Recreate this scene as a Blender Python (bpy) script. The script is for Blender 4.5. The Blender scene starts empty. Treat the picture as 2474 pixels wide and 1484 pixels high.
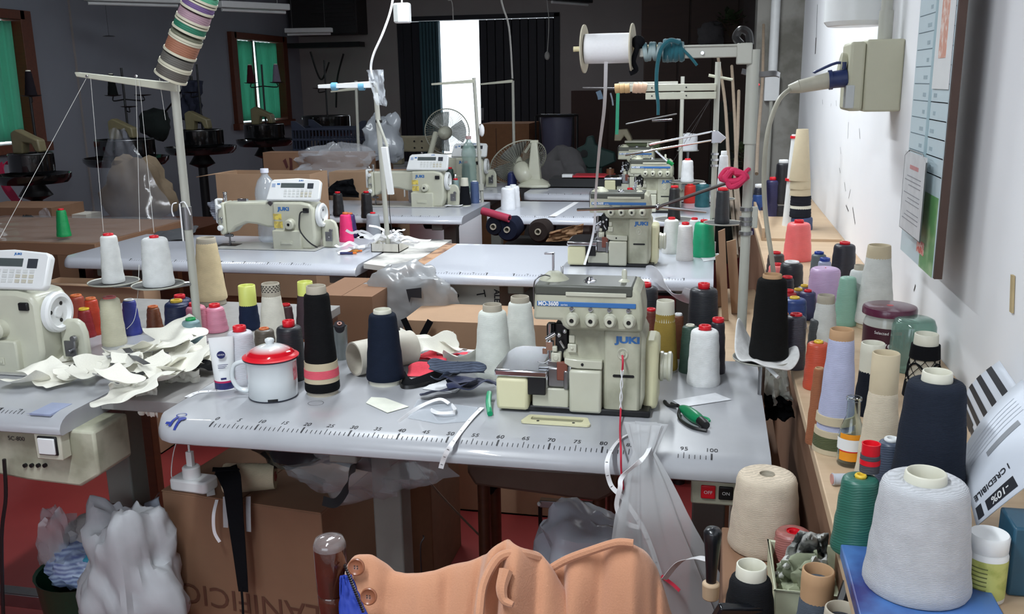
import bpy, bmesh, math, random
from mathutils import Vector, Matrix, noise
random.seed(7)
PI = math.pi
S = bpy.context.scene
COL = S.collection
V = Vector

# ------------------------------------------------------------------ camera
F_PX, CX, CY = 2245.7, 1237.0, 742.0
PITCH, ROLL, YAW = 0.2362, -0.0161, -0.2136
CAM = V((0.9841, -1.6274, 1.4453))
FW = V((math.sin(YAW) * math.cos(PITCH), math.cos(YAW) * math.cos(PITCH), -math.sin(PITCH)))
_r = V((math.cos(YAW), -math.sin(YAW), 0)); _u = _r.cross(FW)
RT = _r * math.cos(ROLL) + _u * math.sin(ROLL)
UP = -_r * math.sin(ROLL) + _u * math.cos(ROLL)
cd = bpy.data.cameras.new('camera'); co = bpy.data.objects.new('camera', cd); COL.objects.link(co)
co.matrix_world = Matrix(((RT.x, UP.x, -FW.x, CAM.x), (RT.y, UP.y, -FW.y, CAM.y), (RT.z, UP.z, -FW.z, CAM.z), (0, 0, 0, 1)))
cd.sensor_width = 36; cd.lens = 36 * F_PX / 2474; cd.clip_start = 0.05; cd.clip_end = 200
S.camera = co

def ray(x, y): return FW + RT * ((x - CX) / F_PX) - UP * ((y - CY) / F_PX)
def on(x, y, z=0.78):
    d = ray(x, y); return CAM + d * ((z - CAM.z) / d.z)
def at(x, y, Y):
    d = ray(x, y); return CAM + d * ((Y - CAM.y) / d.y)
def ax(x, y, X):
    d = ray(x, y); return CAM + d * ((X - CAM.x) / d.x)
def depth(p): return (V(p) - CAM).dot(FW)

# ------------------------------------------------------------------ world, exposure, lights
w = bpy.data.worlds.new('world'); S.world = w; w.use_nodes = True
bg = w.node_tree.nodes['Background']; bg.inputs[0].default_value = (0.80, 0.90, 1.0, 1); bg.inputs[1].default_value = 2.6
S.view_settings.view_transform = 'Standard'; S.view_settings.look = 'None'
S.view_settings.gamma = 1; S.view_settings.use_curve_mapping = False
S.view_settings.exposure = 0.42
S.cycles.max_bounces = 6; S.cycles.transparent_max_bounces = 16
TUBES = []
def tube_light(x, y, z, length, along, power, col=(0.90, 0.96, 1.0)):
    ld = bpy.data.lights.new('tube_light', 'AREA'); ld.shape = 'RECTANGLE'
    ld.size = length; ld.size_y = 0.07; ld.energy = power; ld.color = col
    lo = bpy.data.objects.new('tube_light', ld); COL.objects.link(lo); lo.location = (x, y, z - 0.045)
    lo.rotation_euler = (0, 0, PI / 2 if along == 'y' else 0)
    TUBES.append((x, y, z, length, along))
tube_light(-0.28, 1.40, 2.42, 1.2, 'y', 22)
tube_light(0.72, 2.5, 2.45, 1.5, 'y', 26)
tube_light(0.25, -1.1, 2.6, 1.2, 'y', 32)
tube_light(-2.2, 3.4, 2.75, 1.2, 'y', 12)
tube_light(-1.2, 7.4, 2.85, 1.2, 'x', 7)  # added unseen lamp, put in to brighten the dark back wall
pd_ = bpy.data.lights.new('window_portal', 'AREA'); pd_.shape = 'RECTANGLE'; pd_.size = 2.4; pd_.size_y = 1.3; pd_.energy = 1; pd_.cycles.is_portal = True
po_ = bpy.data.objects.new('window_portal', pd_); COL.objects.link(po_); po_.location = (-.3, -3.36, 1.75); po_.rotation_euler = (math.pi / 2, 0, math.pi)
pd2 = bpy.data.lights.new('door_portal', 'AREA'); pd2.shape = 'RECTANGLE'; pd2.size = .6; pd2.size_y = 2.2; pd2.energy = 1; pd2.cycles.is_portal = True
po2 = bpy.data.objects.new('door_portal', pd2); COL.objects.link(po2); po2.location = (-2.1, 10.32, 1.15); po2.rotation_euler = (-math.pi / 2, 0, 0)

# ------------------------------------------------------------------ materials
_mats = {}
def lin(c):
    return tuple(((v / 255) / 12.92 if v / 255 <= 0.04045 else ((v / 255 + 0.055) / 1.055) ** 2.4) for v in c) + (1,)
def mat(name, rgb, rough=0.6, metal=0.0, kind=None, scale=30.0, bump=0.15, var=0.12, coat=0.0, trans=0.0, alpha=1.0, emit=None, spec=0.5, sheen=0.0, rgb2=None):
    key = (name,)
    if key in _mats: return _mats[key]
    m = bpy.data.materials.new(name); m.use_nodes = True; nt = m.node_tree; N = nt.nodes; L = nt.links
    b = N['Principled BSDF']; c = lin(rgb)
    b.inputs['Roughness'].default_value = rough; b.inputs['Metallic'].default_value = metal
    b.inputs['Coat Weight'].default_value = coat; b.inputs['Specular IOR Level'].default_value = spec
    b.inputs['Transmission Weight'].default_value = trans; b.inputs['Alpha'].default_value = alpha
    b.inputs['Sheen Weight'].default_value = sheen
    b.inputs['Base Color'].default_value = c
    if emit:
        b.inputs['Emission Color'].default_value = c; b.inputs['Emission Strength'].default_value = emit
    if kind is None: kind = 'plain'
    tc = N.new('ShaderNodeTexCoord'); mp = N.new('ShaderNodeMapping'); L.new(tc.outputs['Object'], mp.inputs[0])
    ramp = N.new('ShaderNodeMix'); ramp.data_type = 'RGBA'
    d = tuple(max(0, v * (1 - var * 2)) for v in c[:3]) + (1,)
    e = tuple(min(1, v * (1 + var)) for v in c[:3]) + (1,)
    if rgb2: d = lin(rgb2); e = c
    ramp.inputs[6].default_value = d; ramp.inputs[7].default_value = e
    bp = N.new('ShaderNodeBump'); bp.inputs['Strength'].default_value = bump
    def nz(sc, det=4):
        n = N.new('ShaderNodeTexNoise'); n.inputs['Scale'].default_value = sc; n.inputs['Detail'].default_value = det
        L.new(mp.outputs[0], n.inputs['Vector']); return n
    if kind == 'yarn':
        wv = N.new('ShaderNodeTexWave'); wv.wave_type = 'BANDS'; wv.bands_direction = 'Z'
        mp.inputs['Rotation'].default_value = (0.16, 0.10, 0)
        wv.inputs['Scale'].default_value = scale; wv.inputs['Distortion'].default_value = 5.5; wv.inputs['Detail'].default_value = 3
        wv.inputs['Detail Scale'].default_value = 0.6
        L.new(mp.outputs[0], wv.inputs['Vector'])
        n = nz(45, 3)
        mx = N.new('ShaderNodeMath'); mx.operation = 'MULTIPLY_ADD'; mx.inputs[1].default_value = 0.5
        L.new(wv.outputs['Fac'], mx.inputs[0])
        mm = N.new('ShaderNodeMath'); mm.operation = 'MULTIPLY'; mm.inputs[1].default_value = 0.7
        L.new(n.outputs['Fac'], mm.inputs[0]); L.new(mm.outputs[0], mx.inputs[2])
        L.new(mx.outputs[0], ramp.inputs[0]); L.new(ramp.outputs[2], b.inputs['Base Color'])
        L.new(wv.outputs['Fac'], bp.inputs['Height']); bp.inputs['Distance'].default_value = 0.0015
    elif kind == 'wood':
        mp.inputs['Scale'].default_value = (1, 8, 8)
        n = nz(scale, 6); n.inputs['Distortion'].default_value = 1.2
        L.new(n.outputs['Fac'], ramp.inputs[0]); L.new(ramp.outputs[2], b.inputs['Base Color'])
        L.new(n.outputs['Fac'], bp.inputs['Height']); bp.inputs['Distance'].default_value = 0.001
    elif kind == 'spots':
        n = nz(scale, 6); rp = N.new('ShaderNodeValToRGB'); rp.color_ramp.elements[0].position = 0.38; rp.color_ramp.elements[1].position = 0.55
        L.new(n.outputs['Fac'], rp.inputs[0]); L.new(rp.outputs[0], ramp.inputs[0]); L.new(ramp.outputs[2], b.inputs['Base Color'])
        L.new(n.outputs['Fac'], bp.inputs['Height']); bp.inputs['Distance'].default_value = 0.002
    elif kind == 'net':
        wv = N.new('ShaderNodeTexVoronoi'); wv.inputs['Scale'].default_value = scale; wv.feature = 'DISTANCE_TO_EDGE'
        L.new(mp.outputs[0], wv.inputs['Vector'])
        rp = N.new('ShaderNodeMath'); rp.operation = 'GREATER_THAN'; rp.inputs[1].default_value = 0.12
        L.new(wv.outputs['Distance'], rp.inputs[0]); L.new(rp.outputs[0], ramp.inputs[0]); L.new(ramp.outputs[2], b.inputs['Base Color'])
    else:
        n = nz(scale, 5)
        L.new(n.outputs['Fac'], ramp.inputs[0]); L.new(ramp.outputs[2], b.inputs['Base Color'])
        L.new(n.outputs['Fac'], bp.inputs['Height']); bp.inputs['Distance'].default_value = 0.002
    L.new(bp.outputs[0], b.inputs['Normal'])
    _mats[key] = m
    return m
def yarn(rgb, shiny=False):
    return mat('yarn_%d_%d_%d%s' % (rgb[0], rgb[1], rgb[2], 's' if shiny else ''), rgb, 0.42 if shiny else 0.85, kind='yarn', scale=(90 if shiny else 190), bump=0.2 if shiny else 0.35, var=0.10 if shiny else 0.16, sheen=0.0, spec=0.5 if shiny else 0.15)
def plastic(rgb, rough=0.35): return mat('plastic_%d_%d_%d' % rgb, rgb, rough, bump=0.02, var=0.04, scale=20)
def clear(name, rgb=(235, 240, 245), alpha=0.25, rough=0.15):
    return mat(name, rgb, rough, alpha=alpha, bump=0.5, scale=18, var=0.05, spec=0.8)

M_LAM = mat('grey_white_laminate', (190, 193, 202), 0.28, bump=0.02, var=0.05, scale=260, coat=0.35)
M_LAMOLD = mat('worn_laminate', (172, 174, 179), 0.35, bump=0.02, var=0.13, scale=6, coat=0.35)
M_ENAM = mat('cream_enamel', (198, 198, 180), 0.35, bump=0.04, var=0.08, scale=14, coat=0.2)
M_ENAMD = mat('grimy_cream_enamel', (182, 182, 162), 0.5, kind='spots', bump=0.05, rgb2=(146, 146, 126), scale=9)
M_YEL = mat('yellowed_cream_plastic', (220, 216, 178), 0.45, bump=0.03, var=0.05, scale=12)
M_WHITEP = mat('white_plastic', (228, 230, 230), 0.35, bump=0.02, var=0.03)
M_CHROME = mat('chrome', (215, 217, 222), 0.16, 1.0, bump=0.03, var=0.04, scale=12)
M_STEEL = mat('steel', (150, 150, 152), 0.32, 1.0, bump=0.05, var=0.12, scale=25)
M_DARK = mat('black_metal', (30, 30, 32), 0.38, 0.3, bump=0.05, var=0.2, scale=20)
M_BLACKP = mat('black_plastic', (22, 22, 24), 0.4, bump=0.03, var=0.1)
M_POST = mat('grey_painted_post', (176, 176, 166), 0.45, bump=0.05, var=0.06, scale=15)
M_LEG = mat('grey_green_leg_paint', (122, 124, 118), 0.5, bump=0.05, var=0.12, scale=12)
M_CARD = mat('brown_cardboard', (134, 100, 76), 0.85, bump=0.08, var=0.06, scale=14)
M_CARD2 = mat('tan_cardboard', (172, 140, 112), 0.85, bump=0.08, var=0.06, scale=14)
M_CARDW = mat('white_cardboard', (205, 202, 192), 0.8, bump=0.08, var=0.05, scale=10)
M_CORE = mat('grey_card_core', (172, 164, 148), 0.8, bump=0.06, var=0.06, scale=40)
M_COREB = mat('beige_card_core', (190, 176, 148), 0.8, bump=0.06, var=0.06, scale=40)
M_CORET = mat('tan_card_core', (176, 140, 104), 0.8, bump=0.06, var=0.06, scale=40)
M_COREW = mat('ivory_plastic_core', (208, 206, 190), 0.45, bump=0.03, var=0.03)
M_RED = plastic((214, 24, 40)); M_YELC = plastic((226, 190, 60)); M_GRNC = plastic((20, 150, 80)); M_BLUC = plastic((30, 60, 150)); M_ORC = plastic((205, 110, 60))
M_FABW = mat('white_fabric', (232, 230, 218), 0.9, bump=0.25, var=0.04, scale=300, sheen=0.2)
M_TAPE = mat('white_tape', (236, 236, 238), 0.6, bump=0.06, var=0.03, scale=200)
M_BLKF = mat('black_fabric', (16, 17, 21), 0.92, bump=0.3, var=0.2, scale=250, spec=0.15)
M_NAVYF = mat('navy_fabric', (30, 38, 72), 0.9, bump=0.3, var=0.15, scale=250, sheen=0.2)
M_INK = mat('black_ink', (28, 28, 34), 0.6, bump=0.0, var=0.05)
M_BLUE = mat('blue_ink', (52, 108, 172), 0.5, bump=0.0, var=0.05)
M_REDF = mat('coral_red_fabric', (232, 72, 88), 0.85, bump=0.2, var=0.08, scale=200)
M_WOODP = mat('pale_plywood', (206, 182, 152), 0.55, kind='wood', scale=3.0, bump=0.06, rgb2=(180, 152, 122))
M_WOODD = mat('dark_brown_wood', (92, 52, 32), 0.4, kind='wood', scale=4.0, bump=0.06, rgb2=(58, 32, 22))
M_GLASS = mat('clear_glass', (235, 245, 243), 0.03, trans=1.0, bump=0.0, var=0.0)
M_GLASSG = mat('green_glass', (176, 212, 198), 0.05, trans=0.75, bump=0.04, var=0.04, scale=10)

# ------------------------------------------------------------------ mesh builder
class MB:
    def __init__(s): s.v = []; s.f = []; s.m = []; s.mi = 0
    def add(s, vs, fs, mi=None):
        o = len(s.v); s.v += [V(p) for p in vs]; s.f += [tuple(i + o for i in f) for f in fs]; s.m += [s.mi if mi is None else mi] * len(fs); return s
    def box(s, x0, x1, y0, y1, z0, z1):
        return s.add([(x0, y0, z0), (x1, y0, z0), (x1, y1, z0), (x0, y1, z0), (x0, y0, z1), (x1, y0, z1), (x1, y1, z1), (x0, y1, z1)],
              [(0, 3, 2, 1), (4, 5, 6, 7), (0, 1, 5, 4), (1, 2, 6, 5), (2, 3, 7, 6), (3, 0, 4, 7)])
    def hexa(s, pts): return s.add(pts, [(0, 3, 2, 1), (4, 5, 6, 7), (0, 1, 5, 4), (1, 2, 6, 5), (2, 3, 7, 6), (3, 0, 4, 7)])
    def cyl(s, p0, p1, r, r2=None, n=16, cap=True):
        p0, p1 = V(p0), V(p1); r2 = r if r2 is None else r2
        d = (p1 - p0).normalized(); a = d.orthogonal().normalized(); b = d.cross(a)
        vs = []
        for p, q in ((p0, r), (p1, r2)):
            for i in range(n):
                t = 2 * PI * i / n; vs.append(p + (a * math.cos(t) + b * math.sin(t)) * q)
        fs = [(i, (i + 1) % n, n + (i + 1) % n, n + i) for i in range(n)]
        if cap: fs += [tuple(reversed(range(n))), tuple(range(n, 2 * n))]
        return s.add(vs, fs)
    def lathe(s, prof, n=28, o=(0, 0, 0), d=(0, 0, 1), close=False):
        o = V(o); d = V(d).normalized(); a = d.orthogonal().normalized(); b = d.cross(a); vs = []; fs = []
        for r, z in prof:
            for i in range(n):
                t = 2 * PI * i / n; vs.append(o + d * z + (a * math.cos(t) + b * math.sin(t)) * max(r, 1e-5))
        k = len(prof)
        for j in range(k - (0 if close else 1)):
            for i in range(n):
                A = j * n; B = ((j + 1) % k) * n
                fs.append((A + i, A + (i + 1) % n, B + (i + 1) % n, B + i))
        return s.add(vs, fs)
    def tube(s, pts, r, n=8, sm=0, cap=True):
        P = smooth_path(pts, sm) if sm else [V(p) for p in pts]
        vs = []; fs = []; d0 = (P[1] - P[0]).normalized(); a = d0.orthogonal().normalized()
        for k, p in enumerate(P):
            d = (P[min(k + 1, len(P) - 1)] - P[max(k - 1, 0)]).normalized()
            a = (a - d * a.dot(d)).normalized(); b = d.cross(a)
            rr = r(k / (len(P) - 1)) if callable(r) else r
            for i in range(n):
                t = 2 * PI * i / n; vs.append(p + (a * math.cos(t) + b * math.sin(t)) * rr)
        for k in range(len(P) - 1):
            for i in range(n): fs.append((k * n + i, k * n + (i + 1) % n, (k + 1) * n + (i + 1) % n, (k + 1) * n + i))
        if cap: fs += [tuple(reversed(range(n))), tuple(range((len(P) - 1) * n, len(P) * n))]
        return s.add(vs, fs)
    def ribbon(s, pts, wd, side=(1, 0, 0), sm=6, twist=0.0, th=0.0008):
        P = smooth_path(pts, sm); vs = []; fs = []; sd = V(side).normalized(); K = len(P)
        for k, p in enumerate(P):
            d = (P[min(k + 1, K - 1)] - P[max(k - 1, 0)]).normalized()
            a = (sd - d * sd.dot(d))
            a = a.normalized() if a.length > 1e-4 else d.orthogonal().normalized()
            if twist: a = Matrix.Rotation(twist * k / (K - 1), 3, d) @ a
            nn = d.cross(a).normalized() * th / 2; ww = (wd(k / (K - 1)) if callable(wd) else wd) / 2
            vs += [p - a * ww - nn, p + a * ww - nn, p + a * ww + nn, p - a * ww + nn]
        for k in range(K - 1):
            for i in range(4): fs.append((k * 4 + i, k * 4 + (i + 1) % 4, (k + 1) * 4 + (i + 1) % 4, (k + 1) * 4 + i))
        fs += [(3, 2, 1, 0), tuple(range(4 * K - 4, 4 * K))]
        return s.add(vs, fs)
    def prism(s, poly, a, b, ax='y'):
        n = len(poly)
        def P(p, t): return (p[0], t, p[1]) if ax == 'y' else ((t, p[0], p[1]) if ax == 'x' else (p[0], p[1], t))
        return s.add([P(p, a) for p in poly] + [P(p, b) for p in poly],
              [tuple(range(n)), tuple(reversed(range(n, 2 * n)))] + [(i, n + i, n + (i + 1) % n, (i + 1) % n) for i in range(n)])
    def ball(s, c, r, n=12, sz=(1, 1, 1)):
        c = V(c); vs = []; fs = []; m = n // 2 + 1
        for j in range(m + 1):
            ph = PI * j / m
            for i in range(n):
                t = 2 * PI * i / n; vs.append(c + V((math.sin(ph) * math.cos(t) * sz[0], math.sin(ph) * math.sin(t) * sz[1], math.cos(ph) * sz[2])) * r)
        for j in range(m):
            for i in range(n): fs.append((j * n + i, (j + 1) * n + i, (j + 1) * n + (i + 1) % n, j * n + (i + 1) % n))
        return s.add(vs, fs)
    def sheet(s, fn, nu=12, nv=12):
        vs = [fn(i / nu, j / nv) for j in range(nv + 1) for i in range(nu + 1)]
        return s.add(vs, [(j * (nu + 1) + i, j * (nu + 1) + i + 1, (j + 1) * (nu + 1) + i + 1, (j + 1) * (nu + 1) + i) for j in range(nv) for i in range(nu)])
    def merge(s, o, M):
        s.add([M @ p for p in o.v], []); off = len(s.v) - len(o.v)
        s.f += [tuple(i + off for i in f) for f in o.f]; s.m += list(o.m); return s
    def build(s, name, m, parent=None, smooth=38, bevel=0.0, solid=0.0, sub=0, loc=None, rot=None, weld=True, kind=None, label=None):
        me = bpy.data.meshes.new(name); me.from_pydata([tuple(p) for p in s.v], [], s.f)
        ms = m if isinstance(m, (list, tuple)) else [m]
        for q in ms: me.materials.append(q)
        if len(ms) > 1: me.polygons.foreach_set('material_index', s.m)
        bm = bmesh.new(); bm.from_mesh(me)
        if weld: bmesh.ops.remove_doubles(bm, verts=bm.verts, dist=0.00002)
        bmesh.ops.recalc_face_normals(bm, faces=bm.faces); bm.to_mesh(me); bm.free()
        if smooth:
            me.polygons.foreach_set('use_smooth', [True] * len(me.polygons)); me.set_sharp_from_angle(angle=math.radians(smooth))
        o = bpy.data.objects.new(name, me); COL.objects.link(o)
        if parent: o.parent = parent
        if loc is not None: o.location = loc
        if rot is not None: o.rotation_euler = rot
        if solid:
            q = o.modifiers.new('solid', 'SOLIDIFY'); q.thickness = solid; q.offset = 0
        if sub:
            q = o.modifiers.new('sub', 'SUBSURF'); q.levels = q.render_levels = sub
        if bevel:
            q = o.modifiers.new('bevel', 'BEVEL'); q.width = bevel; q.segments = 2; q.limit_method = 'ANGLE'; q.angle_limit = math.radians(40)
        if kind: o['kind'] = kind
        if label: o['label'] = label
        return o

def smooth_path(pts, k=6):
    P = [V(p) for p in pts]
    if len(P) < 3: return [P[0].lerp(P[1], i / k) for i in range(k + 1)]
    out = []
    for i in range(len(P) - 1):
        a = P[max(i - 1, 0)]; b = P[i]; c = P[i + 1]; d = P[min(i + 2, len(P) - 1)]
        for j in range(k):
            t = j / k; out.append(0.5 * ((2 * b) + (c - a) * t + (2 * a - 5 * b + 4 * c - d) * t * t + (3 * b - a - 3 * c + d) * t ** 3))
    out.append(P[-1]); return out

def thing(name, label, cat, loc=(0, 0, 0), rz=0.0, group=None, rot=None):
    o = bpy.data.objects.new(name, None); COL.objects.link(o); o.empty_display_size = 0.05
    o.location = loc; o.rotation_euler = rot if rot else (0, 0, rz)
    o['label'] = label; o['category'] = cat
    if group: o['group'] = group
    return o
def tag(o, label, cat, group=None, kind=None):
    o['label'] = label; o['category'] = cat
    if group: o['group'] = group
    if kind: o['kind'] = kind
    return o
def struct(o):
    o['kind'] = 'structure'; return o
def kids(o): return [c for c in COL.objects if c.parent == o]
def dup(root, loc, rz, label, group=None, skip=()):
    r = root.copy(); COL.objects.link(r); r.location = loc; r.rotation_euler = (0, 0, rz); r['label'] = label
    if group: r['group'] = group
    for ch in kids(root):
        if ch.name.split('.')[0] in skip: continue
        c = ch.copy(); COL.objects.link(c); c.parent = r
        for g in kids(ch):
            d = g.copy(); COL.objects.link(d); d.parent = c
    return r

_font_cache = {}
def text_mb(s, size=1.0, bold=0.0):
    cu = bpy.data.curves.new('t', 'FONT'); cu.body = s; cu.size = size; cu.offset = bold; cu.align_x = 'CENTER'; cu.align_y = 'CENTER'; cu.resolution_u = 3
    ob = bpy.data.objects.new('t', cu); COL.objects.link(ob)
    dg = bpy.context.evaluated_depsgraph_get(); dg.update(); me = ob.evaluated_get(dg).to_mesh()
    m = MB(); m.add([v.co.copy() for v in me.vertices], [tuple(p.vertices) for p in me.polygons])
    ob.evaluated_get(dg).to_mesh_clear(); bpy.data.objects.remove(ob); bpy.data.curves.remove(cu)
    return m
def frame(o, x, up):
    x = V(x).normalized(); up = V(up).normalized(); n = x.cross(up)
    return Matrix(((x.x, up.x, n.x, o[0]), (x.y, up.y, n.y, o[1]), (x.z, up.z, n.z, o[2]), (0, 0, 0, 1)))
def put_text(mb, s, size, o, x=(1, 0, 0), up=(0, 0, 1), bold=0.0, sx=1.0):
    mb.merge(text_mb(s, size, bold), frame(o, x, up) @ Matrix.Diagonal((sx, 1, 1, 1))); return mb
# ------------------------------------------------------------------ the room
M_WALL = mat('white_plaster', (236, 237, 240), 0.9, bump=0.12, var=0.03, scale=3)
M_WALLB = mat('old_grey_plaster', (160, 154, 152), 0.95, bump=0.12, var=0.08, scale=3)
M_FLOOR = mat('red_painted_concrete', (150, 56, 54), 0.45, bump=0.06, rgb2=(112, 34, 36), scale=3.5)
M_CEIL = mat('dark_ceiling', (120, 116, 112), 0.95, bump=0.1, var=0.06, scale=3)
YB, XL, XR, YF, ZC = 10.0, -4.3, 1.5, -3.2, 3.1
struct(MB().box(XL, XR, YF, YB, -0.1, 0).build('floor', M_FLOOR, bevel=0))
struct(MB().box(XL, XR, YF, YB, ZC, ZC + 0.1).build('ceiling', M_CEIL))
struct(MB().box(XR, XR + 0.15, YF - .15, YB + .15, -0.1, ZC + 0.1).build('wall_right', M_WALL))
b = MB(); b.box(XL - .15, -1.5, YF - .15, YF, -0.1, ZC + 0.1); b.box(.9, XR + .15, YF - .15, YF, -0.1, ZC + 0.1); b.box(-1.5, .9, YF - .15, YF, -0.1, 1.1); b.box(-1.5, .9, YF - .15, YF, 2.4, ZC + .1)
struct(b.build('wall_front', M_WALL))
# back wall with the door opening, cut out of boxes
d0 = at(960, 45, YB); d1 = at(1352, 45, YB); DT = 2.27
b = MB()
b.box(XL - .15, d0.x, YB, YB + .3, -0.1, ZC + .1); b.box(d1.x, XR + .15, YB, YB + .3, -0.1, ZC + .1); b.box(d0.x, d1.x, YB, YB + .3, DT, ZC + .1)
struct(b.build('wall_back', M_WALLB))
# left wall with two window openings
WIN = [(3.9, 5.0), (8.15, 9.55)]
b = MB(); ys = YF
for a, c in WIN:
    b.box(XL - .15, XL, ys, a, -0.1, ZC + .1); b.box(XL - .15, XL, a, c, -0.1, 1.02); b.box(XL - .15, XL, a, c, 2.05, ZC + .1); ys = c
b.box(XL - .15, XL, ys, YB, -0.1, ZC + .1)
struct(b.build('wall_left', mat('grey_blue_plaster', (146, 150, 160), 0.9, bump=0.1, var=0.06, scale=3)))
b = MB(); b.box(XL, XL + .012, 5.52, 5.535, 0, ZC)
struct(b.build('trim_1', M_WALLB))
# ground outside
struct(MB().box(-30, 30, YB + .3, 60, -0.15, -0.05).build('ground_outside', mat('pale_concrete_ground', (200, 200, 196), 0.9)))

# window curtains and frames on the left wall
M_FRB = mat('red_brown_window_wood', (118, 62, 38), 0.5, kind='wood', scale=4, bump=0.05, rgb2=(80, 40, 26))
M_CURT = mat('sea_green_curtain', (120, 172, 156), 0.8, bump=0.1, var=0.08, scale=40, trans=0.0)
_b = M_CURT.node_tree.nodes['Principled BSDF']; _b.inputs['Subsurface Weight'].default_value = 0.0
_n = M_CURT.node_tree; _t = _n.nodes.new('ShaderNodeBsdfTranslucent'); _t.inputs[0].default_value = lin((130, 205, 180)); _mx = _n.nodes.new('ShaderNodeMixShader'); _mx.inputs[0].default_value = 0.55
_n.links.new(_b.outputs[0], _mx.inputs[1]); _n.links.new(_t.outputs[0], _mx.inputs[2]); _n.links.new(_mx.outputs[0], _n.nodes['Material Output'].inputs[0])
for k, (a, c) in enumerate(WIN):
    w_ = thing('window_%d' % (k + 1), ['wooden framed window with green curtain at far left of the wall', 'smaller wooden framed window with pale green curtain beyond the round machines'][k], 'window', (XL, a, 1.02)); w_['kind'] = 'structure'
    f = MB(); W = c - a
    f.box(-.13, .05, 0, .12, 0, 1.03); f.box(-.13, .05, W - .12, W, 0, 1.03); f.box(-.13, .05, .07, W - .07, .96, 1.03); f.box(-.13, .08, -.03, W + .03, -.04, 0.03)
    f.build('window_frame', M_FRB, w_, bevel=.004)
    f = MB(); f.box(-.11, -.07, W / 2 - .03, W / 2 + .03, .03, .97); f.build('mullion', M_FRB, w_, bevel=.003)
    f = MB(); f.box(-.095, -.09, .07, W - .07, .03, .97); f.build('pane', M_GLASS, w_)
    for h, (q0, q1) in enumerate(((.08, W * .44), (W * .50, W - .08))):
        f = MB()
        f.sheet(lambda u, v, q0=q0, q1=q1: V((-.045 + .018 * math.sin(u * 38 + h) + .006 * math.sin(u * 90), q0 + (q1 - q0) * u + .05 * (v - .5) * (u - .5), .05 + .90 * v)), 60, 6)
        f.build('curtain', M_CURT, w_, solid=.002)

# double door with planked shutters opened inwards, bright daylight outside
op0 = at(1063, 45, YB).x; op1 = at(1157, 45, YB).x
M_SHUT = mat('door_lit_teal_paint', (52, 88, 98), 0.6, bump=0.1, var=0.12, scale=10)  # teal raised in colour to stand for door light on this leaf
M_SHUTD = mat('near_black_shutter_paint', (26, 26, 36), 0.6, bump=0.1, var=0.12, scale=10)
dr = thing('door_1', 'dark double door with one leaf open to white daylight', 'door', (0, YB, 0)); dr['kind'] = 'structure'
f = MB(); f.box(d0.x, d0.x + .07, -.02, .12, 0, DT); f.box(d1.x - .07, d1.x, -.02, .12, 0, DT); f.box(d0.x, d1.x, -.02, .12, DT - .05, DT); f.build('door_frame', M_SHUTD, dr, bevel=.004)
def planks(x0, x1, n, m, par, z0=0.02, z1=DT - .06, yb=0.0):
    wd = (x1 - x0) / n
    for i in range(n):
        MB().box(x0 + i * wd + .004, x0 + (i + 1) * wd - .004, -.03 + yb, 0.01 + yb, z0, z1).build('plank', m, par, bevel=.004)
    MB().box(x0, x1, 0.01 + yb, .045 + yb, z0, z1).build('door_leaf', m, par)
planks(d0.x + .07, d0.x + .30, 2, M_SHUTD, dr)
planks(d0.x + .30, op0, 6, M_SHUT, dr, yb=-.05)
planks(op1, d1.x - .07, 9, M_SHUTD, dr)
f = MB(); f.box(op1 + .02, op1 + .05, -.06, -.03, 1.0, 1.15); f.build('door_handle', M_STEEL, dr, bevel=.003)

# unlit ceiling lamps (and the lit ones over the front rows, plus one added for the back wall)
for i, (x, y, z, l, al) in enumerate(TUBES):
    t = thing('ceiling_light', ['lit tube lamp hanging above the white sewing tables', 'lit tube lamp over the overlock machines near the wall', 'lit tube lamp nearest the viewer', 'lit tube lamp over the left part of the room', 'unseen added tube lamp brightening the back wall before the double door'][i], 'lamp', (x, y, z), PI / 2 if al == 'y' else 0)
    MB().box(-l / 2, l / 2, -.06, .06, 0.0, .05).build('housing', M_WHITEP, t, bevel=.006)
    MB().cyl((-l / 2 + .02, 0, -.018), (l / 2 - .02, 0, -.018), .014).build('fluorescent_tube', mat('lit_tube', (235, 245, 255), 0.5, emit=4.0, var=0, bump=0), t)
    for sx in (-.4, .4): MB().cyl((sx * l, 0, .05), (sx * l, 0, ZC - z), .003, n=6).build('suspension_wire', M_STEEL, t)
for i, (x0, y0, x1, y1, Y) in enumerate(((530, 18, 630, 64, 5.4), (690, 80, 795, 92, 8.5), (205, 2, 350, 16, 5.0), (1330, 0, 1405, 12, 7.0))):
    p, q = at(x0, y0, Y), at(x1, y1, Y); q = V((q.x, q.y + (.5 if i != 1 else .1), p.z)); L_ = (q - p).length
    t = thing('ceiling_light', ['unlit grey strip lamp high beside the coloured ribbon rolls', 'unlit strip lamp under the black air conditioner', 'unlit strip lamp cut by the top edge near the left window', 'dark strip lamp hanging before the double door'][i], 'lamp', tuple((p + q) / 2), math.atan2(q.y - p.y, q.x - p.x))
    MB().box(-L_ / 2, L_ / 2, -.05, .05, 0, .05).build('housing', M_WHITEP if i < 3 else M_DARK, t, bevel=.006)
    MB().cyl((-L_ / 2 + .02, 0, -.016), (L_ / 2 - .02, 0, -.016), .013).build('fluorescent_tube', M_WHITEP, t)
    for sx in (-.35, .35): MB().cyl((sx * L_, 0, .05), (sx * L_, 0, ZC - p.z), .003, n=6).build('suspension_wire', M_STEEL, t)
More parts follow.
